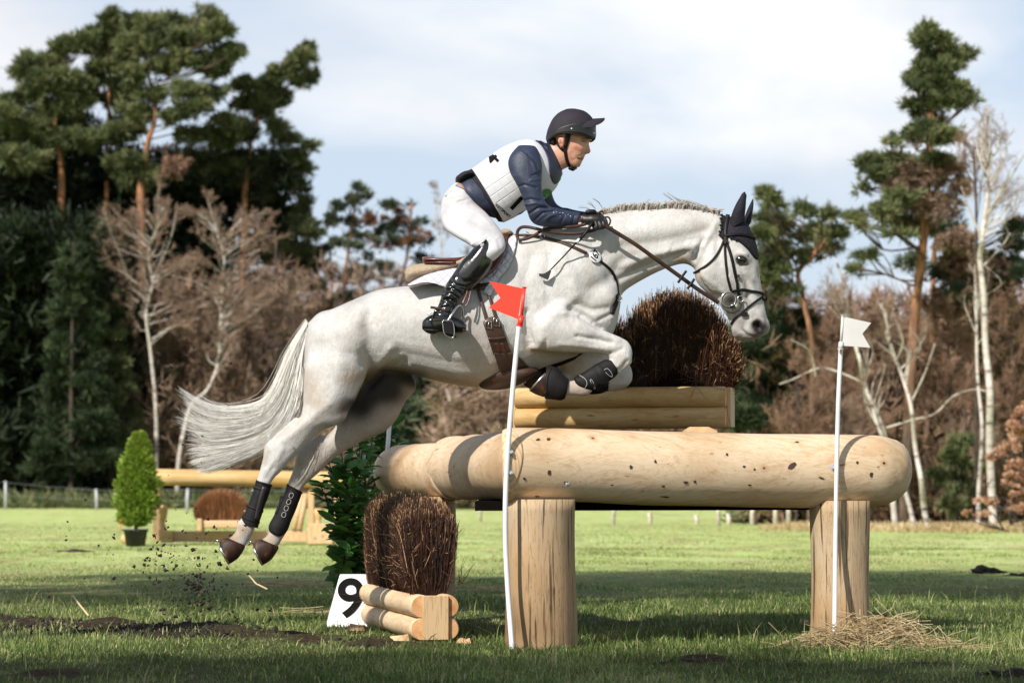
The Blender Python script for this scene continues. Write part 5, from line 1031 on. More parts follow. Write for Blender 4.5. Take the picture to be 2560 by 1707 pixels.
A_, N_ = drape(HT, [(1214, 700), (1220, 730), (1230, 765), (1240, 800)], .012, 5); m2 = MB(); m2.ribbon(A_, N_, .018, .005); m2.build('girth_strap', TN, SA)
strap(SA, 'girth_strap', [(1182, 715), (1200, 718), (1218, 716)], .050, TN, .016)
strap(SA, 'stirrup_leather', [(1188, 712), (1178, 735), (1166, 758), (1157, 772)], .010, SD, .10)
strap(SA, 'stirrup_leather', [(1194, 716), (1184, 738), (1172, 762), (1163, 778)], .008, SD, .09)
GI = thing('girth', 'brown leather stud girth with roller buckles and wide belly guard', 'girth', P(1240, 950, HY-.2))
V_, F_ = patch(HT, [(1207, 806), (1216, 796), (1232, 792), (1246, 796)], [(1232, 884), (1246, 884), (1262, 884), (1276, 880)], .008, .008, 8, 4); mesh('girth_band', V_, F_, TN, GI)
V_, F_ = patch(HT, [(1233, 880), (1248, 880), (1264, 880), (1282, 876)], [(1248, 925), (1270, 928), (1300, 928), (1330, 922)], .008, .008, 8, 4); mesh('girth_band', V_, F_, TN, GI)
m2 = MB(); m2.loft(sections([(1234, 895, 1196, 955, .02, Y-.10), (1250, 888, 1203, 970, .10, Y-.06), (1270, 895, 1232, 975, .15, Y-.03), (1295, 905, 1275, 970, .17, Y), (1325, 915, 1318, 952, .16, Y), (1346, 922, 1342, 935, .10, Y)], 5, 24, 2.2)); m2.build('stud_guard', M['girth'], GI)
for px in (1219, 1238):
    h_ = hit(HT, px+1, 812 if px < 1230 else 806, .022); n_ = h_[1]; a = np.cross(n_, (0, 0, 1.)); a /= np.linalg.norm(a); b = np.cross(a, n_); c = h_[0]; R_ = [c+a*x+b*z for x, z in ((-.017, .018), (.017, .022), (.017, -.016), (-.017, -.020), (-.017, .018))]
    m2 = MB(); m2.tube(R_, .0022, 6); m2.tube([c+b*.02, c-b*.018], .0018, 6); m2.build('buckle', M['steel'], GI)
strap(GI, 'girth_loop', [(1220, 846), (1240, 846), (1262, 842)], .016, TN, .018)
for x in (1238, 1252): strap(GI, 'strap_end', [(x, 856), (x+4, 868), (x+6, 876)], .014, SD, .018)
# ------------------------------------------------ rider
RD = thing('person', 'rider in white bib, navy sleeves and black helmet, crouching forward over the horse', 'person', P(1190, 620, HY))
CW = RY
def yy(d): return RY-d       # towards the camera
torso = [(1100, 505, 1195, 600, .15, Y), (1112, 482, 1212, 570, .16, Y), (1138, 452, 1228, 545, .145, Y), (1176, 427, 1258, 545, .145, Y), (1217, 400, 1290, 535, .155, Y), (1256, 374, 1326, 512, .165, Y), (1294, 358, 1362, 488, .17, Y), (1320, 354, 1388, 456, .155, Y), (1345, 358, 1398, 432, .11, Y), (1360, 362, 1400, 428, .07, Y)]
bodyb = MB(); add(bodyb, torso, 5, 30, 2.0, -.012)
neck = [(1350, 372, 1395, 435, .062, Y), (1368, 362, 1408, 424, .058, Y), (1380, 350, 1424, 416, .057, Y), (1395, 345, 1432, 405, .055, Y)]
add(bodyb, neck, 4, 24)
head = [(1421, 281, 1441, 280, .02, Y), (1390, 298, 1474, 300, .064, Y), (1376, 320, 1481, 326, .076, Y), (1374, 340, 1480, 346, .077, Y), (1378, 352, 1472, 358, .072, Y), (1386, 366, 1468, 368, .069, Y), (1392, 380, 1465, 382, .065, Y), (1398, 392, 1461, 393, .059, Y), (1405, 403, 1456, 402, .052, Y), (1415, 412, 1453, 410, .044, Y), (1426, 419, 1448, 416, .030, Y)]
add(bodyb, head, 5, 28, 2.15)
add(bodyb, [(1466, 352, 1472, 352, .007, Y), (1466, 360, 1473, 361, .010, Y), (1464, 370, 1475, 371, .014, Y), (1461, 379, 1477, 379, .019, Y), (1459, 384, 1472, 385, .016, Y)], 4, 14)   # nose
add(bodyb, [(1462, 344, 1480, 346, .045, Y), (1462, 350, 1479, 352, .04, Y)], 3, 14)                                                                               # brow
add(bodyb, [(1444, 391, 1462, 390, .024, Y), (1446, 396, 1460, 396, .026, Y), (1446, 402, 1457, 402, .024, Y)], 3, 14)                                             # lips
add(bodyb, [(1436, 404, 1451, 404, .026, Y), (1436, 412, 1452, 413, .028, Y), (1434, 419, 1448, 418, .022, Y)], 3, 14)                                              # chin
for sg in (-1, 1): add(bodyb, [(1396, 344, 1412, 344, .010, Y+sg*.076), (1394, 352, 1412, 352, .014, Y+sg*.078), (1397, 362, 1411, 362, .012, Y+sg*.076), (1401, 371, 1408, 371, .008, Y+sg*.072)], 4, 12)   # ears
arm = lambda sg: [(1300, 372, 1340, 372, .035, Y-sg*.17), (1282, 390, 1345, 384, .05, Y-sg*.20), (1278, 412, 1350, 414, .052, Y-sg*.215), (1284, 436, 1346, 440, .050, Y-sg*.225), (1296, 462, 1348, 464, .048, Y-sg*.235), (1308, 490, 1352, 488, .044, Y-sg*.24), (1318, 522, 1362, 508, .044, Y-sg*.24), (1332, 548, 1378, 522, .042, Y-sg*.235), (1352, 562, 1392, 524, .040, Y-sg*.225), (1388, 563, 1408, 530, .037, Y-sg*.21), (1424, 562, 1430, 533, .032, Y-sg*.195), (1450, 560, 1456, 536, .026, Y-sg*.18), (1468, 560, 1472, 538, .026, Y-sg*.175)]
def leg(sg): return [(1190, 505, 1105, 528, .10, Y-sg*.08), (1212, 532, 1104, 548, .10, Y-sg*.14), (1236, 560, 1118, 574, .09, Y-sg*.20), (1252, 584, 1142, 594, .08, Y-sg*.25), (1258, 606, 1170, 610, .07, Y-sg*.29), (1256, 624, 1188, 625, .062, Y-sg*.315), (1240, 645, 1184, 622, .058, Y-sg*.33), (1222, 668, 1168, 640, .057, Y-sg*.34), (1200, 698, 1143, 672, .05, Y-sg*.345), (1166, 732, 1118, 710, .042, Y-sg*.35), (1140, 760, 1102, 746, .034, Y-sg*.35), (1126, 785, 1092, 778, .034, Y-sg*.355)]
def foot(sg): return [(1062, 800, 1062, 822, .026, Y-sg*.36), (1078, 790, 1078, 828, .032, Y-sg*.365), (1102, 785, 1102, 826, .034, Y-sg*.37), (1130, 796, 1130, 825, .038, Y-sg*.375), (1152, 804, 1152, 828, .036, Y-sg*.38), (1160, 810, 1160, 824, .028, Y-sg*.38)]
for sg in (1, -1): add(bodyb, arm(sg), 5, 20, 2.0, -.008); add(bodyb, leg(sg), 5, 22, 2.0, -.014); add(bodyb, foot(sg), 4, 16, 2.0, -.006)
BV, BF = voxel(bodyb, 'rider', .0058, 3); BNn = vnormals(BV, BF)
fs = [([(1452, 354), (1463, 355)], 3.0, -.005), ([(1450, 349), (1462, 348), (1472, 350)], 2.4, .0028), ([(1438, 366), (1452, 372)], 6, .0035), ([(1461, 384), (1456, 388), (1446, 391)], 2.5, -.003), ([(1443, 396), (1450, 398), (1457, 399)], 1.8, -.006), ([(1440, 392), (1436, 400), (1438, 408)], 3, -.002), ([(1430, 385), (1432, 400)], 5, -.003), ([(1400, 350), (1402, 360)], 2.4, -.007), ([(1420, 380), (1430, 395)], 5, .002), ([(1463, 381), (1466, 376)], 2, -.003)]
BV = brush(BV, BNn, fs, .2); BNn = vnormals(BV, BF)
red = mask(BV, BNn, [([(1440, 368), (1452, 374)], 7, .45), ([(1470, 378), (1476, 382)], 4, .5), ([(1398, 345), (1402, 368)], 5, .55), ([(1446, 395), (1458, 395)], 2.2, .6), ([(1447, 401), (1456, 401)], 2.2, .7), ([(1420, 385), (1425, 400)], 8, .25)])
dk = mask(BV, BNn, [([(1446, 397), (1452, 398.5), (1456, 399)], 1.5, 1.0), ([(1378, 345), (1380, 358), (1390, 362)], 5, 1.0), ([(1453, 347), (1463, 346.5), (1472, 348)], 1.8, .85), ([(1417, 340), (1421, 350)], 5, .8), ([(1462, 384), (1466, 384)], 1.6, .5), ([(1401, 352), (1403, 358)], 2.2, .35), ([(1438, 395), (1437, 398)], 1.2, .4), ([(1454, 352.5), (1465, 353)], 1.1, .75)])
rb = mesh('body', BV, BF, M['skin'], RD, True, {'red': red, 'dark': dk})
BTr = bvh(BV, BF)
h_ = hit(BTr, 1459, 355, -.0035)
for nm, rr_, mt, of in (('eye', .0085, NT('eyeball').set(Base_Color=(.55, .5, .47, 1), Roughness=.2).m, 0), ('iris', .0052, M['eye'], -.0045)):
    bm = bmesh.new(); bmesh.ops.create_uvsphere(bm, u_segments=14, v_segments=10, radius=rr_); me = bpy.data.meshes.new(nm); bm.to_mesh(me); bm.free(); me.materials.append(mt); o = bpy.data.objects.new(nm, me); col.objects.link(o); o.parent = RD; o.matrix_parent_inverse = RD.matrix_basis.inverted(); o.location = Vector(h_[0])+Vector((.0022 if of else 0, of, 0))
# hair at the nape and temple
m2 = MB(); m2.loft(sections([(1371, 342, 1380, 346, .050, Y), (1370, 352, 1392, 356, .062, Y), (1373, 360, 1392, 364, .058, Y), (1378, 366, 1386, 368, .04, Y)], 4, 18)); m2.build('hair', M['hairdark'], RD)
# ---- helmet
hm = [(1414, 274, 1440, 273, .03, Y), (1396, 283, 1462, 279, .07, Y), (1382, 297, 1478, 292, .094, Y), (1374, 312, 1486, 305, .104, Y), (1368, 328, 1490, 316, .108, Y), (1364.5, 345, 1488, 325, .106, Y)]
m2 = MB(); m2.loft(sections(hm, 6, 40, 2.1)); m2.V[0][:, 2] = m2.V[0][:, 2]; m2.build('helmet_silk', M['helmet'], RD)
rim = [(1370, 326, 1484, 304, .098, Y), (1364, 342, 1489, 315, .103, Y), (1364, 350, 1491, 330, .104, Y), (1370, 353, 1491, 342, .101, Y), (1376, 350, 1488, 348, .094, Y)]
def shellring(rows, th, k=5, n=44):
    o_ = sections(rows, k, n, 2.1); i_ = sections(rows, k, n, 2.1, -th); return o_+i_[::-1]+[o_[0]]
mR = MB()
top = crom([(1366, 345), (1390, 326), (1420, 311), (1450, 304), (1485, 306)], 6); 
# lower rim band: follows the helmet, higher over the ear
def band(tops, bots, name, mat, w_, n=18):
    T = crom(np.array(tops, float), 6); B = crom(np.array(bots, float), 6); c0_, c1_ = 1364., 1490.; Vv = []; rows_ = 6; m_ = len(T)
    for lay in (0, 1):
        for r in range(rows_+1):
            for a, b in zip(T, B):
                p = a*(1-r/rows_)+b*r/rows_; u = np.clip((p[0]-(c0_+c1_)/2)/((c1_-c0_)/2), -1, 1); d = w_*(1-abs(u)**2.3)**.5-lay*.008; Vv.append(P(p[0], p[1], Y-max(d, 0)))
    Vv = np.array(Vv); o = (rows_+1)*m_; Fc = []
    for r in range(rows_):
        for j in range(m_-1): a = r*m_+j; Fc += [(a, a+m_, a+m_+1, a+1), (o+a, o+a+1, o+a+m_+1, o+a+m_)]
    for j in range(m_-1): a = rows_*m_+j; Fc += [(j, j+1, o+j+1, o+j), (a, o+a, o+a+1, a+1)]
    ob = mesh(name, Vv, Fc, mat, RD); mir = Vv.copy(); mir[:, 1] = 2*Y-mir[:, 1]; mesh(name, mir, [f[::-1] for f in Fc], mat, RD); return Vv, Fc
bandV, bandF = band([(1364.5, 345), (1385, 328), (1410, 316), (1440, 308), (1465, 306), (1484, 309), (1490, 314)], [(1368, 352), (1382, 340), (1400, 331), (1428, 332), (1455, 336), (1478, 346), (1490.5, 341)], 'helmet_band', M['helmet_rim'], .1115)
band([(1367, 351), (1382, 339), (1400, 330), (1428, 331), (1455, 335), (1478, 345), (1490, 341)], [(1368, 354), (1384, 343), (1400, 334), (1428, 335.5), (1455, 339.5), (1478, 349), (1489, 346)], 'helmet_piping', M['tack_black'], .1135)
BTb = bvh(bandV, bandF)
for px, py, r_, mt in ((1429, 322, .0045, M['white']), (1484, 313, .005, M['white'])):
    h_ = hit(BTb, px, py, .0005)
    if h_ is not None: m3 = MB(); m3.tube([h_[0], h_[0]+h_[1]*.002], [r_, r_*.8], 12); m3.build('stud', mt, RD)
h_ = hit(BTb, 1483, 333, .001)
if h_ is not None: m3 = MB(); m3.ribbon([h_[0]+(-.010, -.002, .003), h_[0], h_[0]+(.008, .008, -.002)], [h_[1]]*3, .008, .002); m3.build('badge', M['steel'], RD)
# peak
pk = MB(); rings = []; an = np.linspace(-1, 1, 25)
for lay, dz in ((0, 0), (1, -.006)):
    for t_ in np.linspace(0, 1, 7):
        row = []
        for a in an:
            wv2 = math.cos(a*math.pi/2)**.7; px = 1466-26*a*a+t_*(46*max(0, 1-abs(a)**3.5)**.5+12*a*a*(1-a**6)+4*a*a); py = 298+5*a*a+t_*(-3+17*a*a)+lay*2; row.append(P(px, py+ (3*t_**2)*0, Y+a*.105)+(0, 0, dz))
        rings.append(row)
R_ = np.array(rings); n1 = 25; Fc = []
for i in list(range(6))+list(range(7, 13)):
    for j in range(24): a = i*n1+j; Fc.append((a, a+1, a+n1+1, a+n1))
for j in range(24): Fc.append((6*n1+j, 6*n1+j+1, 13*n1+j+1, 13*n1+j))
mesh('helmet_peak', R_.reshape(-1, 3), Fc, M['helmet'], RD)
# harness
def rstrap(name, pts, wd, mat, off=.003, tree=BTr, th=.003, par=RD, Yd=None): A_, N_ = drape(tree, pts, off, 6, Yd); m3 = MB(); m3.ribbon(A_, N_, wd, th); return m3.build(name, mat, par)
rstrap('chin_strap', [(1424, 334), (1420, 350), (1415, 366), (1414, 378), (1416, 395), (1421, 408), (1428, 420)], .018, M['tack_black'], .007)
rstrap('chin_strap', [(1388, 345), (1392, 358), (1400, 370), (1411, 378), (1414, 380)], .011, M['tack_black'], .007)
rstrap('chin_strap', [(1419, 335), (1415, 350), (1412, 366)], .016, M['tack_black'], .010, th=.010)
m3 = MB(); m3.tube([P(1424, 420, Y-.03), P(1432, 423, Y-.01), P(1440, 420, Y+.02)], [.011, .012, .008], 10); m3.build('chin_pad', M['tack_black'], RD)
# ---- jacket sleeves, collar
m2 = MB()
def grow(rows, g): return rows
for sg in (1, -1):
    ar = [(1296, 364, 1338, 366, .042, Y-sg*.165), (1277, 386, 1347, 380, .058, Y-sg*.195), (1270, 408, 1355, 412, .062, Y-sg*.212), (1276, 434, 1354, 442, .060, Y-sg*.225), (1290, 458, 1354, 462, .056, Y-sg*.235), (1304, 488, 1357, 487, .052, Y-sg*.24), (1315, 520, 1366, 508, .050, Y-sg*.24), (1326, 550, 1380, 518, .048, Y-sg*.235), (1345, 564, 1394, 520, .046, Y-sg*.225), (1384, 568, 1408, 524, .043, Y-sg*.21), (1422, 567, 1428, 528, .040, Y-sg*.195), (1445, 566, 1450, 531, .037, Y-sg*.185)]
    if sg < 0: ar = [(a+24-0*i, b, c+24, d, w_, y_) if i > 1 else (a, b, c, d, w_, y_) for i, (a, b, c, d, w_, y_) in enumerate(ar)]
    m2.loft(sections(ar, 6, 30))
SV, SF = voxel(m2, 'sleeves', .0045, 3); SN = vnormals(SV, SF)
fold = [([(1290, 470), (1310, 462), (1340, 470)], 3, -.006), ([(1300, 505), (1325, 498), (1352, 502)], 3, -.006), ([(1322, 535), (1345, 520), (1372, 520)], 3.2, -.008), ([(1335, 552), (1358, 532), (1385, 528)], 3, -.006), ([(1320, 388), (1342, 410), (1350, 440)], 3, -.005), ([(1300, 380), (1330, 400), (1340, 430)], 3.5, .004), ([(1350, 560), (1375, 540), (1400, 534)], 3, .005), ([(1312, 512), (1340, 508), (1362, 512)], 3, .006), ([(1400, 560), (1412, 540)], 3, -.004), ([(1430, 562), (1436, 540)], 2.4, -.004), ([(1440, 564), (1445, 540)], 2, .003), ([(1330, 440), (1350, 432)], 3, -.005), ([(1326, 452), (1352, 448)], 3, .004), ([(1285, 440), (1300, 480)], 4, .004)]
SV = brush(SV, SN, fold)
half = SV[:, 1] < Y
mesh('jacket_sleeve', SV, [f for f in SF if SV[f[0], 1] < Y], M['sleeve'], RD); mesh('jacket_sleeve', SV, [f for f in SF if SV[f[0], 1] >= Y], M['sleeve'], RD)
STr = bvh(SV, SF)
m2 = MB(); m2.loft(sections([(1334, 352, 1392, 448, .115, Y), (1352, 356, 1402, 432, .085, Y), (1364, 358, 1404, 428, .072, Y), (1372, 358, 1405, 427, .066, Y)], 5, 30)); m2.build('jacket_collar', M['sleeve'], RD)
m2 = MB(); m2.loft(sections([(1166, 432, 1246, 552, .150, Y), (1172, 426, 1255, 554, .160, Y), (1190, 420, 1266, 550, .155, Y)], 5, 30)); mv = m2
mv.V[0] = rough(mv.V[0], .003, 16, 3); mv.build('body_protector', M['body_protector'], RD)
m2 = MB(); m2.loft(sections([(1142, 458, 1200, 530, .150, Y), (1150, 450, 1216, 538, .160, Y), (1162, 438, 1236, 545, .158, Y), (1180, 430, 1250, 545, .15, Y)], 5, 26)); m2.build('jacket_hem', M['sleeve'], RD)
m2 = MB(); m2.loft(sections([(1139, 449, 1139, 458, .05, Y), (1142, 441, 1150, 462, .12, Y), (1160, 432, 1172, 452, .14, Y), (1178, 424, 1190, 450, .14, Y)], 4, 22)); m2.V[0] = rough(m2.V[0], .003, 22, 6); m2.build('body_protector', M['body_protector'], RD)
# ---- vest / bib
vt = [(1179, 423, 1258, 556, .172, Y), (1196, 411, 1272, 550, .176, Y), (1217, 396, 1292, 540, .180, Y), (1255, 370, 1326, 519, .186, Y), (1293, 354, 1362, 497, .190, Y), (1319, 350, 1390, 470, .178, Y), (1338, 352, 1404, 440, .130, Y), (1348, 356, 1406, 432, .10, Y)]
m2 = MB(); m2.loft(sections(vt, 6, 44, 2.2)); VV, VF = m2.V[0], m2.F; VN = vnormals(VV, [tuple(f) for f in VF if len(f) == 4])
vs = [([(1205, 470), (1240, 455), (1275, 428)], 3, .006), ([(1200, 500), (1240, 520), (1262, 548)], 5, -.006), ([(1230, 395), (1250, 430), (1262, 470)], 5, -.004), ([(1285, 395), (1268, 420), (1275, 450)], 4, -.006), ([(1340, 395), (1365, 440), (1372, 480)], 5, .005), ([(1355, 380), (1372, 420)], 4, -.005), ([(1220, 430), (1255, 415)], 3.5, -.004), ([(1300, 510), (1340, 500)], 4, -.005)]
VV = brush(VV, VN, vs); qv = proj(VV); ql = np.clip(1-np.abs(((qv[:, 0]-1235)/70))**3, 0, 1)*np.clip((qv[:, 1]-415)/15, 0, 1)*np.clip((520-qv[:, 1])/15, 0, 1)
# cut away the neckline (front and collar side): drop faces over the collar
def keepv(f):
    c = VV[list(f)].mean(0); p = proj(c[None])[0]; d = dpoly(p[None], [(1372, 392), (1384, 420), (1396, 436)])[0]; return not (d < 17 and p[0] > 1362 and len(f) == 4) and len(f) == 4
mesh('bib', VV, VF, M['vest'], RD, True, {'quilt': ql}); so_ = RD.children
VTr = bvh(VV, [tuple(f) for f in VF])
V_, F_ = patch(VTr, [(1338, 353), (1350, 362), (1362, 380), (1370, 402), (1373, 430), (1379, 452), (1386, 460)], [(1352, 352), (1368, 362), (1384, 385), (1396, 410), (1404, 430), (1402, 446), (1390, 459)], .001, .004, 8, 5); mesh('jacket_front', V_, F_, M['sleeve'], RD)
def on(tree, px, py, off): return hit(tree, px, py, off)
def print_on(name, txt, h, px, py, dx, dy, mat, tree=VTr, off=.002, bold=.001, par=RD, mirror=False, space=1.0):
    """lettering wrapped onto a surface"""
    V, Fc = text_mesh(txt, h/s, bold=bold/s, space=space); u = np.array((dx, dy), float); u /= np.linalg.norm(u); v = np.array((u[1], -u[0]))
    bm = bmesh.new(); me = bpy.data.meshes.new('x'); me.from_pydata([tuple(a) for a in V], [], [tuple(f) for f in Fc]); bm.from_mesh(me); bmesh.ops.triangulate(bm, faces=bm.faces[:]); bmesh.ops.subdivide_edges(bm, edges=bm.edges[:], cuts=3, use_grid_fill=True); bmesh.ops.triangulate(bm, faces=bm.faces[:]); V = np.array([a.co[:] for a in bm.verts]); Fc = [tuple(a.index for a in f.verts) for f in bm.faces]; bm.free()
    W = []
    for a in V:
        p = np.array((px, py))+u*a[0]+v*a[1]; h_ = hit0(tree, p[0], p[1], off); c_ = P(p[0], p[1], Y-.05) if h_ is None else None; nn_ = tree.find_nearest(Vector(c_)) if h_ is None else None; W.append(h_[0] if h_ is not None else np.array(nn_[0]+nn_[1]*off))
    return mesh(name, W, Fc, mat, par, False)
s = HY/F
print_on('bib_number', '1', .085, 1290, 509, .72, .69, M['ink'], off=.003, bold=.005); print_on('bib_number', '7', .085, 1313, 531, .72, .69, M['ink'], off=.003, bold=.004)
print_on('bib_print', 'REITSPORT', .0150, 1257, 527, .75, .66, M['ink'], bold=.0006, space=1.05)
print_on('bib_number', '4', .075, 1232, 397, .70, -.72, M['ink'], off=.003, bold=.003)
m3 = MB(); an = np.linspace(0, 2*math.pi, 30, endpoint=False); W = [hit(VTr, 1367+12*math.cos(a), 483+12*math.sin(a)*1.0, .005) for a in an]; W = [h_[0] if h_ is not None else P(1367+12*math.cos(a), 483+12*math.sin(a), Y-.17) for h_, a in zip(W, an)]; cc = hit(VTr, 1366, 483, .004)[0]
m3.add(np.array(W+[cc]), [((i+1) % 30, i, 30) for i in range(30)]); m3.build('round_emblem', M['green_ink'], RD, False)
print_on('emblem_mark', '^', .030, 1368, 488, 1, -.1, M['straw'], off=.0035)
print_on('sleeve_print', 'EQUALITY', .008, 1408, 540, 1, .06, M['white_ink'], STr, .0012, .0002) if False else None
for i, (x, y) in enumerate(((1384, 531), (1391, 530), (1400, 533), (1407, 532), (1413, 539), (1420, 537), (1426, 540), (1393, 539), (1400, 540))): print_on('sleeve_print', '·' if i % 3 else '-', .012, x, y, 1, .1, M['white_ink'], STr, .0012, .0006)
# ---- breeches
m2 = MB()
for sg in (1, -1):
    lg = [(1165, 470, 1128, 474, .10, Y-sg*.03), (1186, 494, 1108, 500, .118, Y-sg*.06), (1198, 516, 1102, 524, .116, Y-sg*.08), (1217, 534, 1102, 548, .112, Y-sg*.13), (1240, 560, 1114, 574, .102, Y-sg*.19), (1256, 584, 1140, 593, .092, Y-sg*.245), (1264, 606, 1168, 609, .080, Y-sg*.29), (1262, 624, 1188, 622, .072, Y-sg*.315), (1246, 642, 1192, 624, .066, Y-sg*.33), (1232, 654, 1186, 634, .062, Y-sg*.335)]
    m2.loft(sections(lg, 6, 34))
m2.loft(sections([(1142, 456, 1180, 498, .135, Y), (1130, 464, 1195, 520, .155, Y), (1112, 485, 1200, 550, .165, Y), (1102, 515, 1195, 580, .16, Y), (1106, 550, 1185, 600, .13, Y)], 5, 32))
PV, PF = voxel(m2, 'breeches', .0055, 4); PN = vnormals(PV, PF)
PV = brush(PV, PN, [([(1106, 496), (1116, 486), (1126, 480)], 2.2, -.005), ([(1145, 505), (1165, 500)], 3, -.004), ([(1186, 622), (1200, 606), (1220, 596)], 3, -.006), ([(1192, 618), (1208, 604), (1222, 600)], 2.4, .004), ([(1180, 612), (1196, 596)], 2.6, .004), ([(1160, 520), (1195, 530), (1225, 560)], 3, .002), ([(1245, 600), (1252, 625)], 4, -.003), ([(1115, 540), (1150, 575), (1185, 592)], 8, -.004), ([(1190, 596), (1215, 585), (1240, 590)], 4, -.004), ([(1120, 500), (1150, 492), (1172, 498)], 3, -.003)])
mesh('breeches', PV, PF, M['breeches'], RD); PTr = bvh(PV, PF)
rstrap('belt', [(1143, 462), (1152, 466), (1165, 476), (1178, 490), (1188, 502)], .027, M['belt'], .004, PTr, .004)
print_on('pocket_seam', '-', .03, 1114, 489, .8, -.6, M['grey_ink'], PTr, .001, .0003)
# ---- boots
for sg in (1, -1):
    bt = [(1216, 597, 1210, 603, .03, Y-sg*.375), (1226, 616, 1198, 610, .050, Y-sg*.345), (1233, 640, 1187, 617, .064, Y-sg*.335), (1231, 662, 1172, 633, .067, Y-sg*.338), (1218, 685, 1152, 656, .065, Y-sg*.342), (1196, 709, 1133, 684, .058, Y-sg*.346), (1170, 731, 1115, 711, .049, Y-sg*.35), (1149, 751, 1104, 738, .042, Y-sg*.352), (1137, 774, 1096, 762, .040, Y-sg*.355), (1133, 792, 1086, 782, .041, Y-sg*.36), (1128, 806, 1082, 800, .040, Y-sg*.362)]
    ft = [(1056, 803, 1055, 822, .024, Y-sg*.365), (1066, 793, 1066, 832, .034, Y-sg*.367), (1082, 785, 1082, 836, .038, Y-sg*.37), (1100, 782, 1100, 831, .038, Y-sg*.373), (1122, 787, 1120, 828, .040, Y-sg*.377), (1142, 795, 1140, 832, .045, Y-sg*.38), (1158, 802, 1157, 833, .044, Y-sg*.382), (1167, 812, 1165, 828, .028, Y-sg*.383)]
    m2 = MB(); m2.loft(sections(bt, 6, 30)); m2.loft(sections(ft, 6, 26, 2.2)); WV, WF = voxel(m2, 'boot', .0042, 3); WN = vnormals(WV, WF)
    if sg == 1:
        cr = []
        for i in range(9):
            x0_, y0_ = 1113-i*2.2, 715+i*7.5; cr.append(([(x0_, y0_+5*math.sin(i*2)), (x0_+22, y0_-4+6*math.sin(i*1.7+1)), (x0_+46-i*1.6, y0_+9+4*math.sin(i*2.3))], 2.6, -.0065)); cr.append(([(x0_+4, y0_+4), (x0_+24, y0_), (x0_+42, y0_+12)], 2.3, .005))
        cr += [([(1140, 690), (1160, 705), (1190, 700)], 6, -.004), ([(1160, 650), (1140, 690)], 8, .003), ([(1060, 822), (1100, 824), (1160, 826)], 2.0, -.005), ([(1075, 800), (1100, 798), (1130, 806)], 3, .003), ([(1210, 650), (1190, 690)], 10, -.004), ([(1165, 718), (1140, 712), (1128, 702)], 3, -.006)]
        WV = brush(WV, WN, cr)
    bo = mesh('riding_boot', WV, WF, M['boot'], RD)
    if sg == 1:
        WT = bvh(WV, WF)
        rstrap('spur_strap', [(1076, 768), (1090, 770), (1106, 774), (1122, 778)], .014, M['tack_brown'], .004, WT, .004, bo); rstrap('spur_strap', [(1090, 772), (1084, 790), (1078, 806), (1088, 822)], .010, M['tack_black'], .004, WT, .004, bo)
        A_, N_ = drape(WT, [(1070, 786), (1080, 780), (1092, 778)], .006, 5); m3 = MB(); m3.ribbon(A_, N_, .010, .004); m3.build('spur', M['steel'], bo)
        h_ = hit(WT, 1205, 613, .001); m3 = MB(); c = h_[0]; n_ = h_[1]; a = np.cross(n_, (0, 0, 1.)); a /= np.linalg.norm(a); b = np.cross(a, n_); m3.add(np.array([c+n_*.002+a*x*.012+b*z*.012 for x, z in ((-1, .8), (1, .8), (.8, -.3), (0, -1), (-.8, -.3))]+[c+a*x*.013+b*z*.013 for x, z in ((-1, .8), (1, .8), (.8, -.3), (0, -1), (-.8, -.3))]), [(4, 3, 2, 1, 0)]+[(i, (i+1) % 5, 5+(i+1) % 5, 5+i) for i in range(5)]); m3.build('boot_badge', M['steel'], bo, False)
        rstrap('sole', [(1057, 828), (1064, 834), (1082, 838), (1098, 833)], .010, M['girth'], .001, WT, .006, bo)
# stirrup (belongs to the saddle)
SI = thing('stirrup', 'shiny steel stirrup iron round the rider\'s near boot', 'stirrup', P(1140, 830, HY-.42))
yc = Y-.385
def st_tube(pts, r, name, mat): m3 = MB(); m3.tube(crom(np.array([P(*q_) for q_ in pts]), 5), r, 10); m3.build(name, mat, SI)
st_tube([(1118, 806, yc-.062), (1122, 798, yc-.062), (1132, 782, yc-.05), (1142, 767, yc-.02), (1150, 763, yc), (1156, 770, yc+.03), (1157, 785, yc+.05), (1153, 800, yc+.058), (1150, 815, yc+.06)], .0065, 'arch', M['steel'])
def plate(px0, px1, y0, y1, Yn, Yf, name, mat, th=.010):
    a = P(px0, y0, Yn); m3 = MB(); pts = [P(px0, y0, Yn), P(px1, y0+2, Yn), P(px1+3, y1, Yn), P(px0+6, y1-5, Yn)]; b_ = [p+(0.01, Yf-Yn, 0) for p in pts]; m3.add(np.array(pts+b_), [(0, 1, 2, 3), (7, 6, 5, 4), (0, 4, 5, 1), (1, 5, 6, 2), (2, 6, 7, 3), (3, 7, 4, 0)]); o = m3.build(name, mat, SI, False); bv = o.modifiers.new('b', 'BEVEL'); bv.width = .003; bv.segments = 2
plate(1105, 1131, 802, 838, yc-.072, yc-.060, 'side_plate', M['tack_black']); plate(1110, 1132, 832, 842, yc-.065, yc+.06, 'tread', M['tack_black'])
st_tube([(1106, 802, yc-.075), (1131, 804, yc-.075), (1134, 842, yc-.075), (1112, 836, yc-.075), (1106, 802, yc-.075)], .0025, 'side_frame', M['steel'])
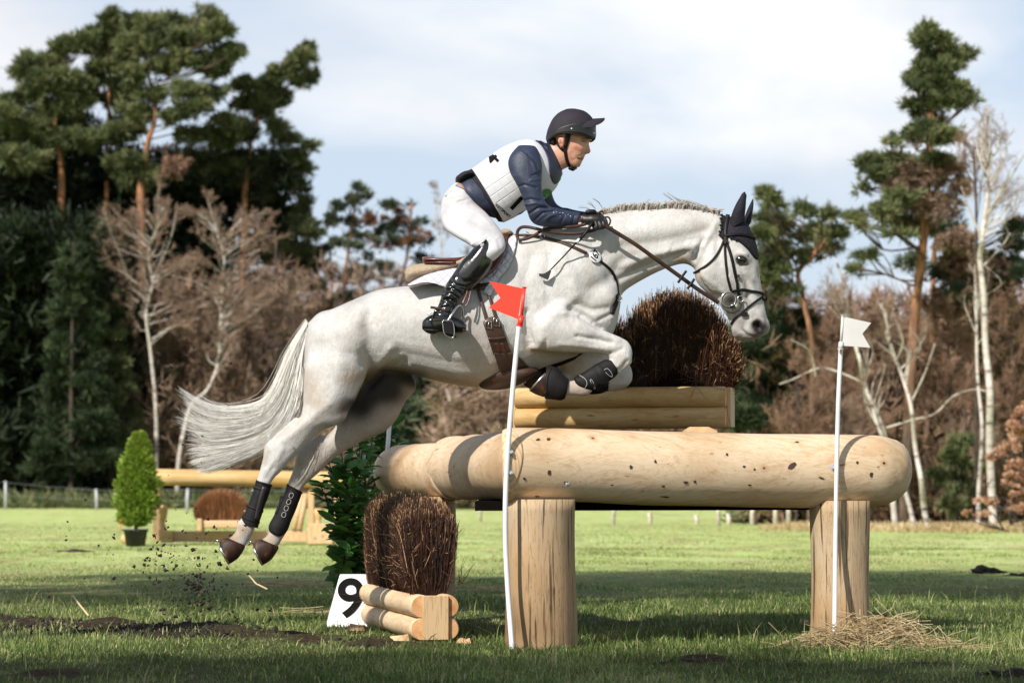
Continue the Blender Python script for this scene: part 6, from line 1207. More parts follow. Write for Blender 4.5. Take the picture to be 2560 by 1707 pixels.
# ---- glove hand: palm, four curled fingers, thumb
g = MB(); hy = Y-.19
def ch(mb_, pts, rad): mb_.tube(crom(np.array([P(*q_) for q_ in pts]), 4), np.interp(np.linspace(0, 1, (len(pts)-1)*4+1), np.linspace(0, 1, len(rad)), rad), 10)
g.loft(sections([(1456, 536, 1453, 560, .026, hy), (1466, 537, 1462, 562, .030, hy-.005), (1478, 535, 1474, 564, .036, hy-.01), (1490, 535, 1484, 566, .038, hy-.01), (1500, 537, 1494, 565, .036, hy-.01), (1508, 545, 1502, 562, .028, hy-.01)], 4, 20))
for k_, (pts, rr_) in enumerate((([(1503, 540, hy+.012), (1513, 550, hy-.012), (1516, 561, hy-.02), (1511, 568, hy-.008), (1504, 567, hy+.01)], (.0115, .011, .010, .009, .008)), ([(1499, 545, hy-.004), (1508, 556, hy-.028), (1509, 566, hy-.034), (1503, 571, hy-.022), (1497, 568, hy-.004)], (.0118, .0115, .0105, .0095, .0085)), ([(1494, 549, hy-.02), (1500, 560, hy-.042), (1501, 569, hy-.045), (1495, 572, hy-.033), (1490, 568, hy-.015)], (.0112, .011, .010, .009, .008)), ([(1487, 552, hy-.03), (1491, 562, hy-.048), (1491, 570, hy-.05), (1486, 571, hy-.038), (1482, 566, hy-.022)], (.010, .010, .009, .008, .0075)), ([(1472, 540, hy+.018), (1485, 534, hy+.024), (1498, 537, hy+.026), (1508, 546, hy+.018), (1513, 555, hy+.008)], (.014, .0135, .012, .011, .009)))):
    ch(g, pts, rr_)
GV, GF = voxel(g, 'glove', .0028, 2); mesh('glove', GV, GF, M['glove'], RD)
gf = MB(); gf.loft(sections([(1480, 536, 1474, 562, .03, Y+.17), (1496, 535, 1490, 564, .036, Y+.16), (1506, 540, 1502, 564, .034, Y+.15)], 4, 18))
for k_ in range(4): ch(gf, [(1504-k_*4, 543+k_*3, Y+.14-k_*.012), (1512-k_*4, 555+k_*3, Y+.13-k_*.012), (1507-k_*4, 566+k_*2, Y+.14-k_*.012), (1500-k_*4, 564+k_*2, Y+.155-k_*.012)], (.011, .010, .009, .008))
ch(gf, [(1486, 540, Y+.13), (1500, 537, Y+.125), (1511, 546, Y+.13)], (.013, .012, .009)); GV, GF = voxel(gf, 'glove', .0032, 2); mesh('glove', GV, GF, M['glove'], RD)
m3 = MB(); m3.loft(sections([(1463, 536, 1464, 526, .014, hy-.01), (1470, 537, 1472, 524, .018, hy-.012), (1484, 537, 1486, 524, .018, hy-.012), (1491, 536, 1491, 528, .012, hy-.012)], 4, 18, 2.6)); m3.build('wrist_watch', M['tack_black'], RD)
# riding crop
CR = thing('riding_crop', 'thin black riding crop with a flat leather flap, pointing down from the rider\'s glove', 'riding crop', P(1360, 685, HY-.3))
m3 = MB(); pth = [P(1487, 548, hy-.03), P(1477, 563, hy-.05), P(1462, 585, hy-.06), P(1447, 602, hy-.065)]; m3.tube(pth, .0085, 12); m3.build('grip', M['tack_black'], CR)
m3 = MB(); m3.tube([P(1449, 594+4, hy-.064), P(1441, 606, hy-.066)], .0088, 12); m3.build('collar', M['white'], CR)
m3 = MB(); m3.tube([P(1444, 603, hy-.065), P(1410, 640, hy-.07), P(1377, 674, hy-.08)], [.005, .004, .0035], 8); m3.build('shaft', M['tack_black'], CR)
fl = [(1376, 673), (1370, 678), (1360, 684), (1347, 684), (1348, 690), (1370, 700), (1374, 690), (1378, 678)]; m3 = MB(); f_ = np.array([P(x, y, hy-.082) for x, y in fl]); m3.add(np.concatenate((f_, f_+(0, .006, 0))), [tuple(range(8)), tuple(range(15, 7, -1))]+[(i, i+8, (i+1) % 8+8, (i+1) % 8) for i in range(8)]); m3.build('flap', M['glove'], CR, False)
rng = np.random.default_rng(21); random.seed(21)
def sprigs(C, R, n, size, wd, k=9, up=.55, shell=.5, clump=True):
    """n needle tufts inside ellipsoids C (m,3), R (m,3); each a burst of k narrow blades, gathered in loose clumps"""
    m = len(C); wgt = R[:, 0]*R[:, 2]; wgt = wgt/wgt.sum(); n = int(n*.78)
    nc = max(m*3, n//9) if clump else n; ix = rng.choice(m, nc, p=wgt)
    d = rng.normal(size=(nc, 3)); d /= np.linalg.norm(d, axis=1)[:, None]; rad = (1.0 if clump else 1.15)*rng.random(nc)**shell
    cc = C[ix]+R[ix]*d*rad[:, None]; cc[:, 2] += rng.normal(0, .18*size, nc); cc[:, 0] += rng.normal(0, .3*size, nc)
    if clump:
        w_ = rng.gamma(1.6, 1, nc); w_ /= w_.sum(); j = rng.choice(nc, n, p=w_); q = rng.normal(0, 1, (n, 3)); c = cc[j]+q*np.array((.46, .46, .28))*size*rng.uniform(.5, 1.2, (nc, 1))[j]; dd_ = d[j]*.5+q*.35
    else: c = cc; dd_ = d*.6; j = np.arange(n)
    ax = dd_+np.array((0, 0, up)); ax /= np.linalg.norm(ax, axis=1)[:, None]
    dr = ax[:, None]*.85+rng.normal(0, .48, (n, k, 3)); dr /= np.linalg.norm(dr, axis=2)[..., None]
    s = np.cross(dr, rng.normal(size=(n, k, 3))); s /= np.linalg.norm(s, axis=2)[..., None]
    ln = size*rng.uniform(.55, 1.15, (n, k, 1)); b = c[:, None]+rng.normal(0, size*.10, (n, k, 3))
    V = np.stack((b-s*wd/2, b+s*wd/2, b+dr*ln+s*wd*.12, b+dr*ln-s*wd*.12), 2).reshape(-1, 3)
    Fc = np.arange(n*k*4).reshape(-1, 4); r = np.repeat(np.clip(rng.normal(.5, .22, nc)[j]+rng.normal(0, .12, n), 0, 1), k*4)
    return V, Fc, r
def nearest_on(tr, p):
    d = np.linalg.norm(tr-p-(0, 0, 0), axis=1)+np.maximum(0, tr[:, 2]-p[2]+.3)*3; return tr[np.argmin(d)]
def padtree(name, label, cat, trunk, Y, r0, pads, leaf, bark, n, size=.26, wd=.045, depth=1.0, r1=.05, group='trees at the edge of the wood', jitter=.25, k=9, extra=None, limbs=True, limb_r=.05):
    base = P(trunk[0][0], trunk[0][1], Y); s = Y/F
    t = thing(name, label, cat, (base[0], Y, 0), group)
    W = np.array([P(x, y, Y) for x, y in trunk]); W[0][2] = -.1; W[1:, 1] += rng.normal(0, .15, len(W)-1); W = crom(W, 7)
    mb = MB(); mb.tube(W, np.linspace(r0, r1, len(W))*(1+.06*rng.normal(size=len(W))), 12); nf0 = len(mb.F)
    C = []; R = []
    for p in pads:
        x, y, rx, ry = p[:4]; c = P(x, y, Y); dz = rng.normal(0, .55)*depth*1.5
        dist = abs(c[0]-nearest_on(W, c)[0]); c[1] += dz*(.5+.35*min(dist, 2)); C.append(c); R.append((rx*s*.92, max(rx, ry)*s*.7*depth, ry*s*.85))
    C = np.array(C); R = np.array(R)
    if limbs:
        for c, r in zip(C, R):
            a = nearest_on(W, c+(0, 0, -.15*abs(c[0]-W[0][0]))); mid = (a+c)/2+rng.normal(0, .12, 3); mid[2] -= .08; e = c+(r[0]*.3*np.sign(c[0]-a[0]), 0, .1)
            pth = crom([a, mid, c, e], 5); L_ = np.linalg.norm(e-a); mb.tube(pth, np.linspace(min(r0*.4, limb_r*.62*(.5+.25*L_)), .009, len(pth)), 6)
            for _ in range(3):
                e2 = c+rng.normal(0, .6, 3)*r; mb.tube(crom([mid, (mid+e2)/2+rng.normal(0, .08, 3), e2], 3), np.linspace(.022, .008, 7), 4)
    o_ = mb.build('trunk', bark, t)
    if bark is PBk: o_.data.materials.append(M['limb_bark']); mi = np.zeros(len(o_.data.polygons), np.int32); mi[nf0:] = 1; o_.data.polygons.foreach_set('material_index', mi)
    V, Fc, r = sprigs(C, R, n, size, wd, k)
    mesh('crown', V, Fc, leaf, t, False, {'rnd': r})
    if extra:
        C2 = np.array([P(q[0], q[1], Y-.3) for q in extra[0]]); R2 = np.array([(q[2]*s, q[2]*s*.8, q[3]*s) for q in extra[0]]); V, Fc, r = sprigs(C2, R2, extra[2], size*.8, wd*.8, k, .0); mesh('dead_foliage', V, Fc, extra[1], t, False, {'rnd': r})
    return t
def sprout(Pt, m, f, spread, up, t0):
    """m side shoots from every path in Pt (N,K,3)"""
    N, K, _ = Pt.shape; L0 = np.linalg.norm(Pt[:, -1]-Pt[:, 0], axis=1); idx = np.repeat(np.arange(N), m); t = t0+(1-t0)*rng.random(N*m)**.8; u = t*(K-1); i = np.minimum(u.astype(int), K-2); w = (u-i)[:, None]
    st = Pt[idx, i]*(1-w)+Pt[idx, i+1]*w; pd = Pt[idx, i+1]-Pt[idx, i]; pd /= np.linalg.norm(pd, axis=1)[:, None]+1e-9
    d = pd+rng.normal(0, spread, (N*m, 3))+np.array((0, 0, up)); d /= np.linalg.norm(d, axis=1)[:, None]; L_ = L0[idx]*f*rng.uniform(.55, 1.15, N*m)*(1.15-.45*t)
    tt = np.linspace(0, 1, 4)[None, :, None]; o = st[:, None]+d[:, None]*tt*L_[:, None, None]; o[:, 1:] += np.cumsum(rng.normal(0, 1, (N*m, 3, 3)), 1)*(L_*.045)[:, None, None]; o[..., 2] += (tt[..., 0]**2)*L_[:, None]*rng.normal(0, .10, (N*m, 1)); return o
def baretree(name, label, cat, trunk, Y, r0, crown, ntw, twmat, bark, branches=(), nb=16, tw=.016, droop=.10, group='bare trees at the edge of the wood', r1=.02, ln=1.1):
    base = P(trunk[0][0], trunk[0][1], Y); s = Y/F; t = thing(name, label, cat, (base[0], Y, 0), group)
    W = np.array([P(x, y, Y) for x, y in trunk]); W[0][2] = -.1; W[1:, 1] += rng.normal(0, .12, len(W)-1); W = crom(W, 7)
    mb = MB(); mb.tube(W, np.linspace(r0, r1, len(W)), 10)
    for b in branches:
        B = np.array([P(x, y, Y) for x, y in b]); B[:, 1] += np.linspace(0, rng.normal(0, .8), len(B)); B = crom(B, 5); mb.tube(B, np.linspace(r0*.34, .010, len(B)), 7)
    ends = []
    for e in crown:
        cx, cy, rx, ry = e; c = P(cx, cy, Y); R_ = np.array((rx*s, rx*s*.8, ry*s)); m = max(2, nb//len(crown))
        for _ in range(m):
            d = rng.normal(size=3); d /= np.linalg.norm(d); q = c+R_*d*rng.random()**.4; a = nearest_on(W, q-(0, 0, .5)); mid = (a+q)/2+rng.normal(0, .15, 3)+(0, 0, .1)
            pth = crom([a, mid, q], 6); mb.tube(pth, np.linspace(min(r0*.24, .026), .006, len(pth)), 5); ends.append(pth)
    mb.build('trunk', bark, t)
    E1 = np.array([crom(e[::6] if len(e) > 12 else e, 1)[:5] if False else e[np.linspace(0, len(e)-1, 7).astype(int)] for e in ends])
    g2 = sprout(E1, 7, .42, .55, .16, .25); q3 = max(2, int(round(ntw*1.7/(len(E1)*7*4)))); g3 = sprout(g2, q3, .55, .60, .14, .15); g4 = sprout(g3, 4, .60, .62, .08, .10)
    v_ = Y/125*(tw/.026)**.5; parts = [(g2, .028*v_, .014*v_), (g3, .018*v_, .010*v_), (g4, .014*v_, .009*v_)]
    out = [strands(g, np.linspace(a_, b_, g.shape[1])[None]*np.ones((len(g), 1))) for g, a_, b_ in parts]; V, Fc = join_np(out)
    mesh('crown', V, Fc, twmat, t, False, {'rnd': np.concatenate([np.repeat(np.clip(rng.normal(m_r, .2, len(g)), 0, 1), g.shape[1]*3) for (g, a_, b_), m_r in zip(parts, (.75, .55, .4))])})
    return t
PG, PB, DN, YN = M['pine_green'], M['pine_blue'], M['dark_needles'], M['young_needles']; PBk, BB_, DB = M['pine_bark'], M['birch_bark'], M['dark_bark']
GP = 'pines of the left wood'; YL = 125
padtree('pine_tree', 'broad dark pine at the far left with layered crown and orange trunk', 'pine tree', [(160, 1265), (150, 700), (152, 430), (138, 330), (150, 200)], YL, .22,
 [(110, 150, 60, 26), (172, 112, 52, 20), (62, 175, 36, 16), (215, 98, 30, 14), (140, 200, 80, 26), (175, 220, 60, 32), (95, 235, 55, 22), (190, 262, 50, 30), (130, 285, 62, 26), (60, 335, 60, 28), (150, 352, 95, 22), (55, 400, 85, 24), (205, 352, 58, 22), (20, 300, 45, 22), (30, 250, 40, 18)], PG, PBk, 7600, .34, .06, group=GP)
padtree('pine_tree', 'slim pine with a bare dark stem showing against blue sky, second from the left', 'pine tree', [(272, 1265), (268, 800), (264, 400), (272, 280), (275, 60)], YL+1, .14,
 [(275, 48, 20, 22), (252, 80, 34, 18), (292, 95, 38, 18), (240, 125, 42, 18), (300, 150, 45, 22), (268, 168, 50, 18), (232, 205, 40, 18), (312, 212, 38, 20), (285, 245, 48, 14), (300, 335, 40, 16), (330, 325, 35, 14), (245, 165, 20, 14)], PG, PBk, 4600, .32, .055, group=GP)
padtree('pine_tree', 'tallest spreading pine on the left with a forked trunk and wide domed crown', 'pine tree', [(352, 1265), (355, 700), (352, 470), (358, 410), (372, 350), (388, 285), (376, 210), (362, 150)], YL-1, .21,
 [(332, 50, 34, 20), (372, 62, 45, 22), (422, 52, 42, 20), (472, 58, 46, 20), (518, 32, 26, 22), (540, 55, 24, 22), (560, 90, 36, 18), (500, 100, 62, 24), (430, 105, 60, 25), (350, 108, 50, 22), (575, 138, 30, 13), (598, 148, 18, 9), (530, 150, 55, 18), (462, 158, 60, 20), (398, 170, 48, 18), (340, 190, 40, 18), (542, 182, 32, 11), (378, 236, 46, 14), (470, 238, 50, 16), (530, 232, 42, 14), (340, 282, 40, 16), (500, 282, 52, 18), (552, 300, 38, 14), (430, 300, 42, 12), (520, 330, 52, 13), (562, 332, 36, 16), (472, 336, 50, 10), (312, 405, 50, 18), (400, 425, 45, 22), (340, 445, 50, 22)], PG, PBk, 11000, .32, .055, depth=1.2, group=GP, extra=([(435, 415, 32, 30)], M['twig_red'], 260), limb_r=.045)
padtree('pine_tree', 'windswept pine leaning right, its tip reaching over open sky beside the tall forked pine', 'pine tree', [(600, 1265), (606, 800), (612, 500), (622, 410), (630, 345), (650, 285), (672, 225), (722, 155), (762, 118)], YL+2, .15,
 [(766, 122, 14, 20), (756, 148, 22, 16), (736, 168, 28, 15), (702, 186, 34, 18), (780, 181, 20, 7), (757, 203, 28, 10), (666, 208, 28, 18), (622, 222, 28, 20), (640, 250, 50, 16), (692, 240, 38, 12), (602, 262, 24, 12), (662, 278, 36, 9), (702, 320, 20, 14), (612, 312, 42, 13), (590, 342, 48, 13), (560, 362, 40, 12), (716, 350, 44, 11), (782, 369, 28, 6), (744, 388, 26, 13), (756, 420, 14, 18), (640, 405, 36, 13), (562, 412, 60, 17), (502, 402, 60, 12), (520, 440, 62, 20), (632, 440, 48, 15), (660, 478, 36, 12)], PG, PBk, 7400, .30, .05, group=GP, limb_r=.04)
padtree('pine_tree', 'lower green pine to the right of the brown birches, left of the horse', 'pine tree', [(742, 1265), (745, 900), (740, 700), (745, 500)], YL+4, .14,
 [(742, 455, 8, 16), (752, 480, 16, 16), (765, 500, 18, 9), (732, 525, 38, 18), (758, 555, 38, 16), (722, 575, 45, 18), (776, 590, 32, 14), (742, 625, 50, 18), (765, 662, 40, 14), (702, 645, 50, 22), (792, 640, 18, 9), (742, 705, 36, 14), (790, 720, 26, 12), (700, 560, 40, 20), (770, 780, 30, 12), (720, 780, 40, 20), (810, 760, 24, 12), (690, 720, 40, 24)], PG, PBk, 4600, .30, .05, group=GP)
MID = 'pines beyond the meadow behind the horse'
padtree('pine_tree', 'thin see-through pine standing above the horse\'s croup', 'pine tree', [(846, 1265), (852, 850), (860, 720), (872, 620), (893, 480)], YL+3, .085,
 [(896, 468, 9, 18), (908, 492, 18, 12), (880, 508, 22, 13), (850, 520, 22, 11), (926, 492, 6, 12), (868, 556, 38, 12), (922, 538, 22, 11), (828, 548, 14, 12), (892, 588, 42, 10), (850, 606, 38, 9), (926, 590, 16, 12), (820, 618, 32, 7), (882, 622, 42, 6), (862, 690, 22, 6), (806, 668, 16, 6), (856, 742, 28, 10), (906, 682, 26, 6)], PB, PBk, 1250, .26, .045, group=MID, extra=([(925, 545, 20, 18), (905, 600, 26, 8)], M['brown_leaves'], 130), limb_r=.03)
padtree('pine_tree', 'rusty thin pine behind the saddle, mixed brown and green', 'pine tree', [(1010, 1265), (1004, 850), (1002, 720), (1018, 630), (1030, 510)], YL+3, .08,
 [(982, 495, 6, 12), (974, 518, 18, 9), (1034, 508, 8, 14), (1000, 546, 42, 10), (1042, 562, 32, 12), (980, 572, 42, 12), (1022, 602, 44, 11), (958, 602, 26, 7), (1062, 600, 16, 9), (930, 645, 20, 9), (960, 668, 24, 8), (1050, 640, 30, 10)], PB, PBk, 850, .26, .045, group=MID, extra=([(1000, 545, 45, 25), (1040, 590, 35, 25), (980, 610, 45, 18), (940, 560, 20, 20)], M['brown_leaves'], 380), limb_r=.03)
baretree('bare_birch', 'pale leafless birch rising behind the rider\'s back', 'birch', [(1075, 1265), (1085, 760), (1105, 640), (1090, 540), (1100, 470)], YL, .06, [(1085, 500, 48, 45), (1100, 570, 50, 55), (1060, 680, 40, 60)], 900, M['twig_brown'], BB_, nb=14, tw=.02)
baretree('bare_birch', 'leafless birch seen between the rider\'s thigh and the pine tops, behind the saddle', 'birch', [(1160, 1265), (1180, 760), (1200, 640), (1215, 560)], YL, .06, [(1190, 600, 90, 60), (1150, 690, 60, 50)], 800, M['twig_brown'], BB_, nb=12, tw=.02)
baretree('bare_birch', 'forked white birch stem visible in the gap under the horse\'s belly', 'birch', [(1118, 1265), (1120, 1080), (1122, 1043), (1125, 1005), (1117, 975), (1104, 950), (1095, 880)], 110, .13, [(1120, 820, 130, 120)], 1600, M['twig_brown'], BB_, [[(1122, 1012), (1140, 970), (1165, 920)], [(1130, 1000), (1180, 965), (1205, 930)]], nb=12, tw=.024)
# brown birches left
BG = 'brown leafless birches of the left wood'
baretree('bare_birch', 'large leafless birch with brown twig haze and pale forked stems, left of the horse\'s tail', 'birch', [(388, 1265), (391, 1110), (389, 1005), (375, 880), (366, 790), (373, 744), (383, 705), (370, 628), (391, 575), (396, 470)], YL-7, .10,
 [(400, 570, 125, 90), (330, 630, 90, 90), (440, 680, 110, 90), (400, 500, 70, 50), (300, 570, 60, 60), (340, 720, 80, 60), (460, 780, 80, 70)], 9500, M['twig_brown'], BB_, [[(321, 690), (308, 647), (290, 594), (277, 540)], [(383, 690), (420, 620), (440, 560), (448, 510)], [(380, 640), (405, 640), (430, 600)]], nb=64, tw=.026, ln=1.3)
baretree('bare_birch', 'leafless birch with a long slanting white stem running down behind the horse\'s tail', 'birch', [(442, 1265), (447, 1165), (461, 1078), (480, 1011), (519, 973), (545, 905), (550, 830), (556, 710), (559, 640), (540, 580)], YL-8, .11,
 [(560, 570, 110, 80), (630, 640, 90, 90), (520, 680, 100, 90), (650, 570, 50, 60), (600, 760, 90, 90), (500, 520, 50, 40), (560, 860, 80, 70), (650, 740, 60, 60)], 9500, M['twig_brown'], BB_, [[(556, 735), (580, 696), (617, 648), (640, 600)], [(552, 800), (600, 730), (650, 690), (690, 665)], [(540, 905), (560, 860), (600, 800)]], nb=64, tw=.026, ln=1.3)
baretree('bare_birch', 'third leafless birch, thin, right of the slanting one and left of the horse\'s rump', 'birch', [(652, 1265), (660, 1100), (668, 950), (650, 800), (640, 700)], YL-5, .09,
 [(650, 760, 90, 90), (600, 850, 90, 90), (700, 860, 60, 70)], 1500, M['twig_brown'], DB, nb=24, tw=.024, ln=1.2)
baretree('bare_birch', 'small brown leafless birch close behind the far jump rail', 'birch', [(520, 1268), (510, 1130), (500, 1000), (510, 900)], YL-4, .08, [(500, 950, 130, 120), (420, 900, 100, 110), (600, 1020, 100, 90)], 1700, M['twig_brown'], DB, nb=24, tw=.024, ln=1.2)
def conifer(name, label, x, y0, y1, w, Y, n, mat, group, seed=0, size=.3, wd=.05):
    r = np.random.default_rng(seed); pads = []
    for i in range(26):
        t_ = (i+.5)/26; ww = w*(.12+.88*t_)*r.uniform(.7, 1.1); yy = y0+(y1-y0)*t_; side = (-1)**i
        pads.append((x+side*ww*.5*r.uniform(.6, 1), yy, ww*.55, (y1-y0)/30+4))
    return padtree(name, label, 'spruce', [(x-8, 1262), (x-4, (y0+y1)/2), (x, y0+5)], Y, .13, pads, mat, DB, n, size, wd, .8, .02, group, limb_r=.03)
conifer('young_spruce', 'young bright green spruce standing before the black wood on the left', 185, 600, 1180, 145, YL-9, 5600, YN, GP, 4, .32, .055)
conifer('young_spruce', 'smaller spruce half hidden right of the bright young spruce', 285, 740, 1150, 90, YL-7, 1800, M['pine_green'], GP, 8, .3, .05)
# dark wood filling the left
def mass(name, label, blobs, Yr, n, mat, size, wd, k=8, trunks=0, tx=(0, 1), bark=None, ty=(600, 1265), up=.4):
    C = []; R = []
    for x, y, rx, ry in blobs:
        for _ in range(3):
            Y = rng.uniform(*Yr); s = Y/F; C.append(P(x+rng.normal(0, rx*.2), y, Y)); R.append((rx*s, 2.2, ry*s))
    V, Fc, r = sprigs(np.array(C), np.array(R), n, size, wd, k, up, .6, False); o = mesh(name, V, Fc, mat, None, False, {'rnd': r}); tag(o, label, 'wood', None, 'stuff'); return o
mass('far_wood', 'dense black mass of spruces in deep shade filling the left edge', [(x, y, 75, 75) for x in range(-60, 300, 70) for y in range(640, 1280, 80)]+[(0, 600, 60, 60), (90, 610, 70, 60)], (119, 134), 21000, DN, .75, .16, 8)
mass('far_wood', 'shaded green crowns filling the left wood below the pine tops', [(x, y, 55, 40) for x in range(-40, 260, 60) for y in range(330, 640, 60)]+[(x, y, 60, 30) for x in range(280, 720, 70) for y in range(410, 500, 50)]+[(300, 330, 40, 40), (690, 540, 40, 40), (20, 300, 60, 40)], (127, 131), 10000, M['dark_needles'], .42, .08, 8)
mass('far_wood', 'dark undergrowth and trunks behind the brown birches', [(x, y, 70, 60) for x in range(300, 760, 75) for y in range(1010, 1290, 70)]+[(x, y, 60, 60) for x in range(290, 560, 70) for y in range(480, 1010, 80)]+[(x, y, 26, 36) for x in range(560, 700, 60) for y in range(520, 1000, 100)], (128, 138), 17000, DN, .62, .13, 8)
mass('far_wood', 'brown and green wood edge seen under the belly and behind the log table', [(x, y, 60, 45) for x in range(760, 1900, 70) for y in range(1010, 1300, 60)]+[(x, y, 50, 40) for x in range(980, 1340, 60) for y in range(900, 1010, 50)], (112, 124), 16000, M['pine_blue'], .55, .10, 8)
mass('far_wood', 'brown bushes mingled with the green wood edge under the belly', [(x, y, 50, 40) for x in range(1120, 1900, 80) for y in range(960, 1260, 70)]+[(780, 1100, 60, 90), (860, 1200, 60, 60)], (106, 112), 4200, M['twig_brown'], .6, .05, 8)
mass('far_wood', 'brown and green tree belt behind the horse, sky glinting through', [(x, y, 40, 36) for x in range(720, 1300, 55) for y in range(800, 1010, 60)], (128, 136), 7000, M['pine_green'], .45, .08, 8)
mass('far_wood', 'brown twig belt behind the horse, sky glinting through', [(x, y, 40, 40) for x in range(700, 1320, 60) for y in range(700, 1010, 65)], (126, 130), 2600, M['twig_brown'], .6, .05, 8)
mass('far_wood', 'brown leafless thicket low in the left wood, behind the tail', [(x, y, 45, 50) for x in range(290, 760, 60) for y in range(760, 1240, 80)], (120, 123), 3000, M['twig_brown'], .8, .05, 7)
# slim dark stems in front of the dark wood
sr = np.random.default_rng(5)
def stem(px, y1, Y, r, mat, label, lean=0, name='tree_trunk', cat='tree trunk', group=None):
    a = P(px, 1260, Y); a[2] = -.1; b = P(px+lean, y1, Y); m_1 = (a+b)/2+(sr.normal(0, .1), sr.normal(0, .2), 0); W = crom([a, m_1, b], 8); mb = MB(); mb.tube(W, np.linspace(r, r*.4, len(W)), 8); return tag(mb.build(name, mat), label, cat, group)
g_ = 'bare trunks in the left wood'
for i, px in enumerate((318, 345, 430, 470, 590, 632, 668, 690, 712, 820, 858)):
    stem(px, 620+sr.uniform(-60, 120), YL+sr.uniform(0, 4), sr.uniform(.08, .17), PBk if i % 3 == 0 else DB, 'slim straight trunk among the dark stems of the left wood, sky glinting between them', sr.normal(0, 10), group=g_)
# ---------------------------------------------------------------- right wood
YR = 60; GR = 'trees of the right wood'
padtree('pine_tree', 'tallest pine on the right with orange trunk and dark layered crown against the clouds', 'pine tree', [(2258, 1318), (2272, 960), (2284, 838), (2294, 720), (2307, 600), (2314, 520), (2318, 424), (2325, 348), (2329, 268), (2320, 120)], YR, .125,
 [(2312, 84, 9, 14), (2300, 106, 22, 12), (2336, 106, 18, 10), (2370, 116, 22, 11), (2412, 128, 20, 9), (2390, 148, 28, 11), (2330, 140, 38, 15), (2288, 162, 22, 10), (2322, 180, 40, 14), (2362, 172, 28, 11), (2280, 200, 28, 9), (2332, 214, 50, 13), (2374, 230, 40, 12), (2270, 236, 22, 9), (2402, 246, 26, 12), (2300, 260, 34, 11), (2362, 262, 40, 13), (2318, 280, 26, 8), (2412, 264, 14, 8), (2352, 300, 20, 14), (2310, 325, 34, 13), (2288, 350, 28, 9), (2342, 352, 28, 18), (2210, 374, 14, 9), (2190, 398, 28, 12), (2160, 416, 16, 14), (2182, 440, 34, 9), (2230, 394, 22, 9), (2270, 402, 50, 13), (2332, 410, 50, 16), (2232, 440, 45, 12), (2168, 464, 8, 6), (2242, 502, 60, 14), (2310, 502, 60, 16), (2160, 520, 28, 9), (2192, 540, 34, 9), (2130, 556, 18, 8), (2232, 546, 38, 10), (2292, 560, 58, 13), (2148, 576, 12, 6), (2222, 600, 32, 8), (2170, 640, 12, 10), (2160, 664, 20, 5)],
 PG, PBk, 7000, .17, .028, depth=1.1, group=GR, limb_r=.045, extra=([(2300, 440, 70, 30), (2370, 430, 45, 35), (2340, 520, 70, 35), (2400, 470, 30, 30), (2390, 600, 60, 30), (2250, 470, 50, 30)], M['twig_brown'], 2600))
padtree('pine_tree', 'second orange-stemmed pine just right of the tallest one, with a dark low crown', 'pine tree', [(2312, 1316), (2319, 1078), (2326, 959), (2333, 791), (2338, 648), (2345, 560)], YR+3, .075,
 [(2345, 580, 40, 14), (2422, 650, 60, 18), (2500, 662, 60, 20), (2540, 690, 40, 22), (2452, 702, 60, 16), (2380, 682, 50, 14), (2400, 740, 60, 16), (2290, 650, 40, 12), (2520, 580, 16, 20), (2530, 610, 22, 12), (2390, 620, 40, 12)], PB, PBk, 2300, .19, .032, group=GR, extra=([(2420, 680, 90, 40), (2500, 720, 80, 40), (2380, 760, 70, 40)], M['twig_red'], 2200))
padtree('pine_tree', 'crooked light green pine right behind the horse\'s head', 'pine tree', [(2022, 1312), (2030, 900), (2010, 758), (2005, 724), (1996, 681), (2030, 640), (2075, 590)], YR+2, .055,
 [(1900, 502, 28, 12), (1932, 518, 32, 14), (1914, 548, 44, 12), (1962, 556, 38, 14), (1992, 552, 22, 10), (1896, 590, 28, 12), (2057, 540, 6, 12), (2042, 570, 26, 11), (2082, 588, 32, 14), (2022, 590, 36, 9), (2062, 618, 38, 11), (1950, 620, 50, 15), (1990, 640, 48, 12), (1910, 642, 40, 12), (1938, 672, 50, 11), (1920, 702, 38, 12), (1962, 720, 28, 12)], PG, PBk, 2500, .17, .028, group=GR, limb_r=.03)
padtree('pine_tree', 'dense soft green pine below the horse\'s muzzle', 'pine tree', [(1888, 1312), (1895, 1000), (1905, 760), (1916, 670), (1925, 560)], YR+4, .06,
 [(1912, 590, 22, 14), (1902, 690, 30, 20), (1936, 740, 36, 16), (1892, 762, 40, 20), (1932, 792, 50, 18), (1900, 830, 60, 24), (1946, 850, 40, 18), (1870, 882, 60, 24), (1862, 950, 55, 28), (1884, 1010, 60, 28), (1930, 960, 30, 24), (1850, 1050, 60, 30), (2000, 800, 30, 14)], M['young_needles'], PBk, 5200, .17, .03, group=GR)
baretree('white_birch', 'white-barked birch with straight bright stem at the far right', 'birch', [(2484, 1320), (2482, 1222), (2474, 1102), (2470, 983), (2465, 863), (2460, 743), (2451, 648), (2452, 600), (2461, 540), (2472, 480), (2474, 400), (2470, 313), (2472, 268)], YR-4, .085,
 [(2480, 350, 50, 75), (2500, 440, 62, 80), (2470, 300, 34, 45), (2530, 520, 40, 80)], 1900, M['twig_brown'], BB_, [[(2462, 545), (2500, 470), (2530, 400)], [(2470, 460), (2450, 400), (2440, 350)], [(2455, 600), (2420, 520), (2398, 470)]], nb=26, tw=.011, ln=.55, group=GR)
baretree('red_twigged_tree', 'tuft of dark reddish twigs left of the white birch top', 'tree', [(2440, 1320), (2440, 800), (2436, 500), (2432, 380)], YR-2, .04, [(2432, 370, 40, 40), (2400, 340, 22, 22), (2455, 420, 30, 35)], 1500, M['twig_red'], DB, nb=12, tw=.012, ln=.45, group=GR)
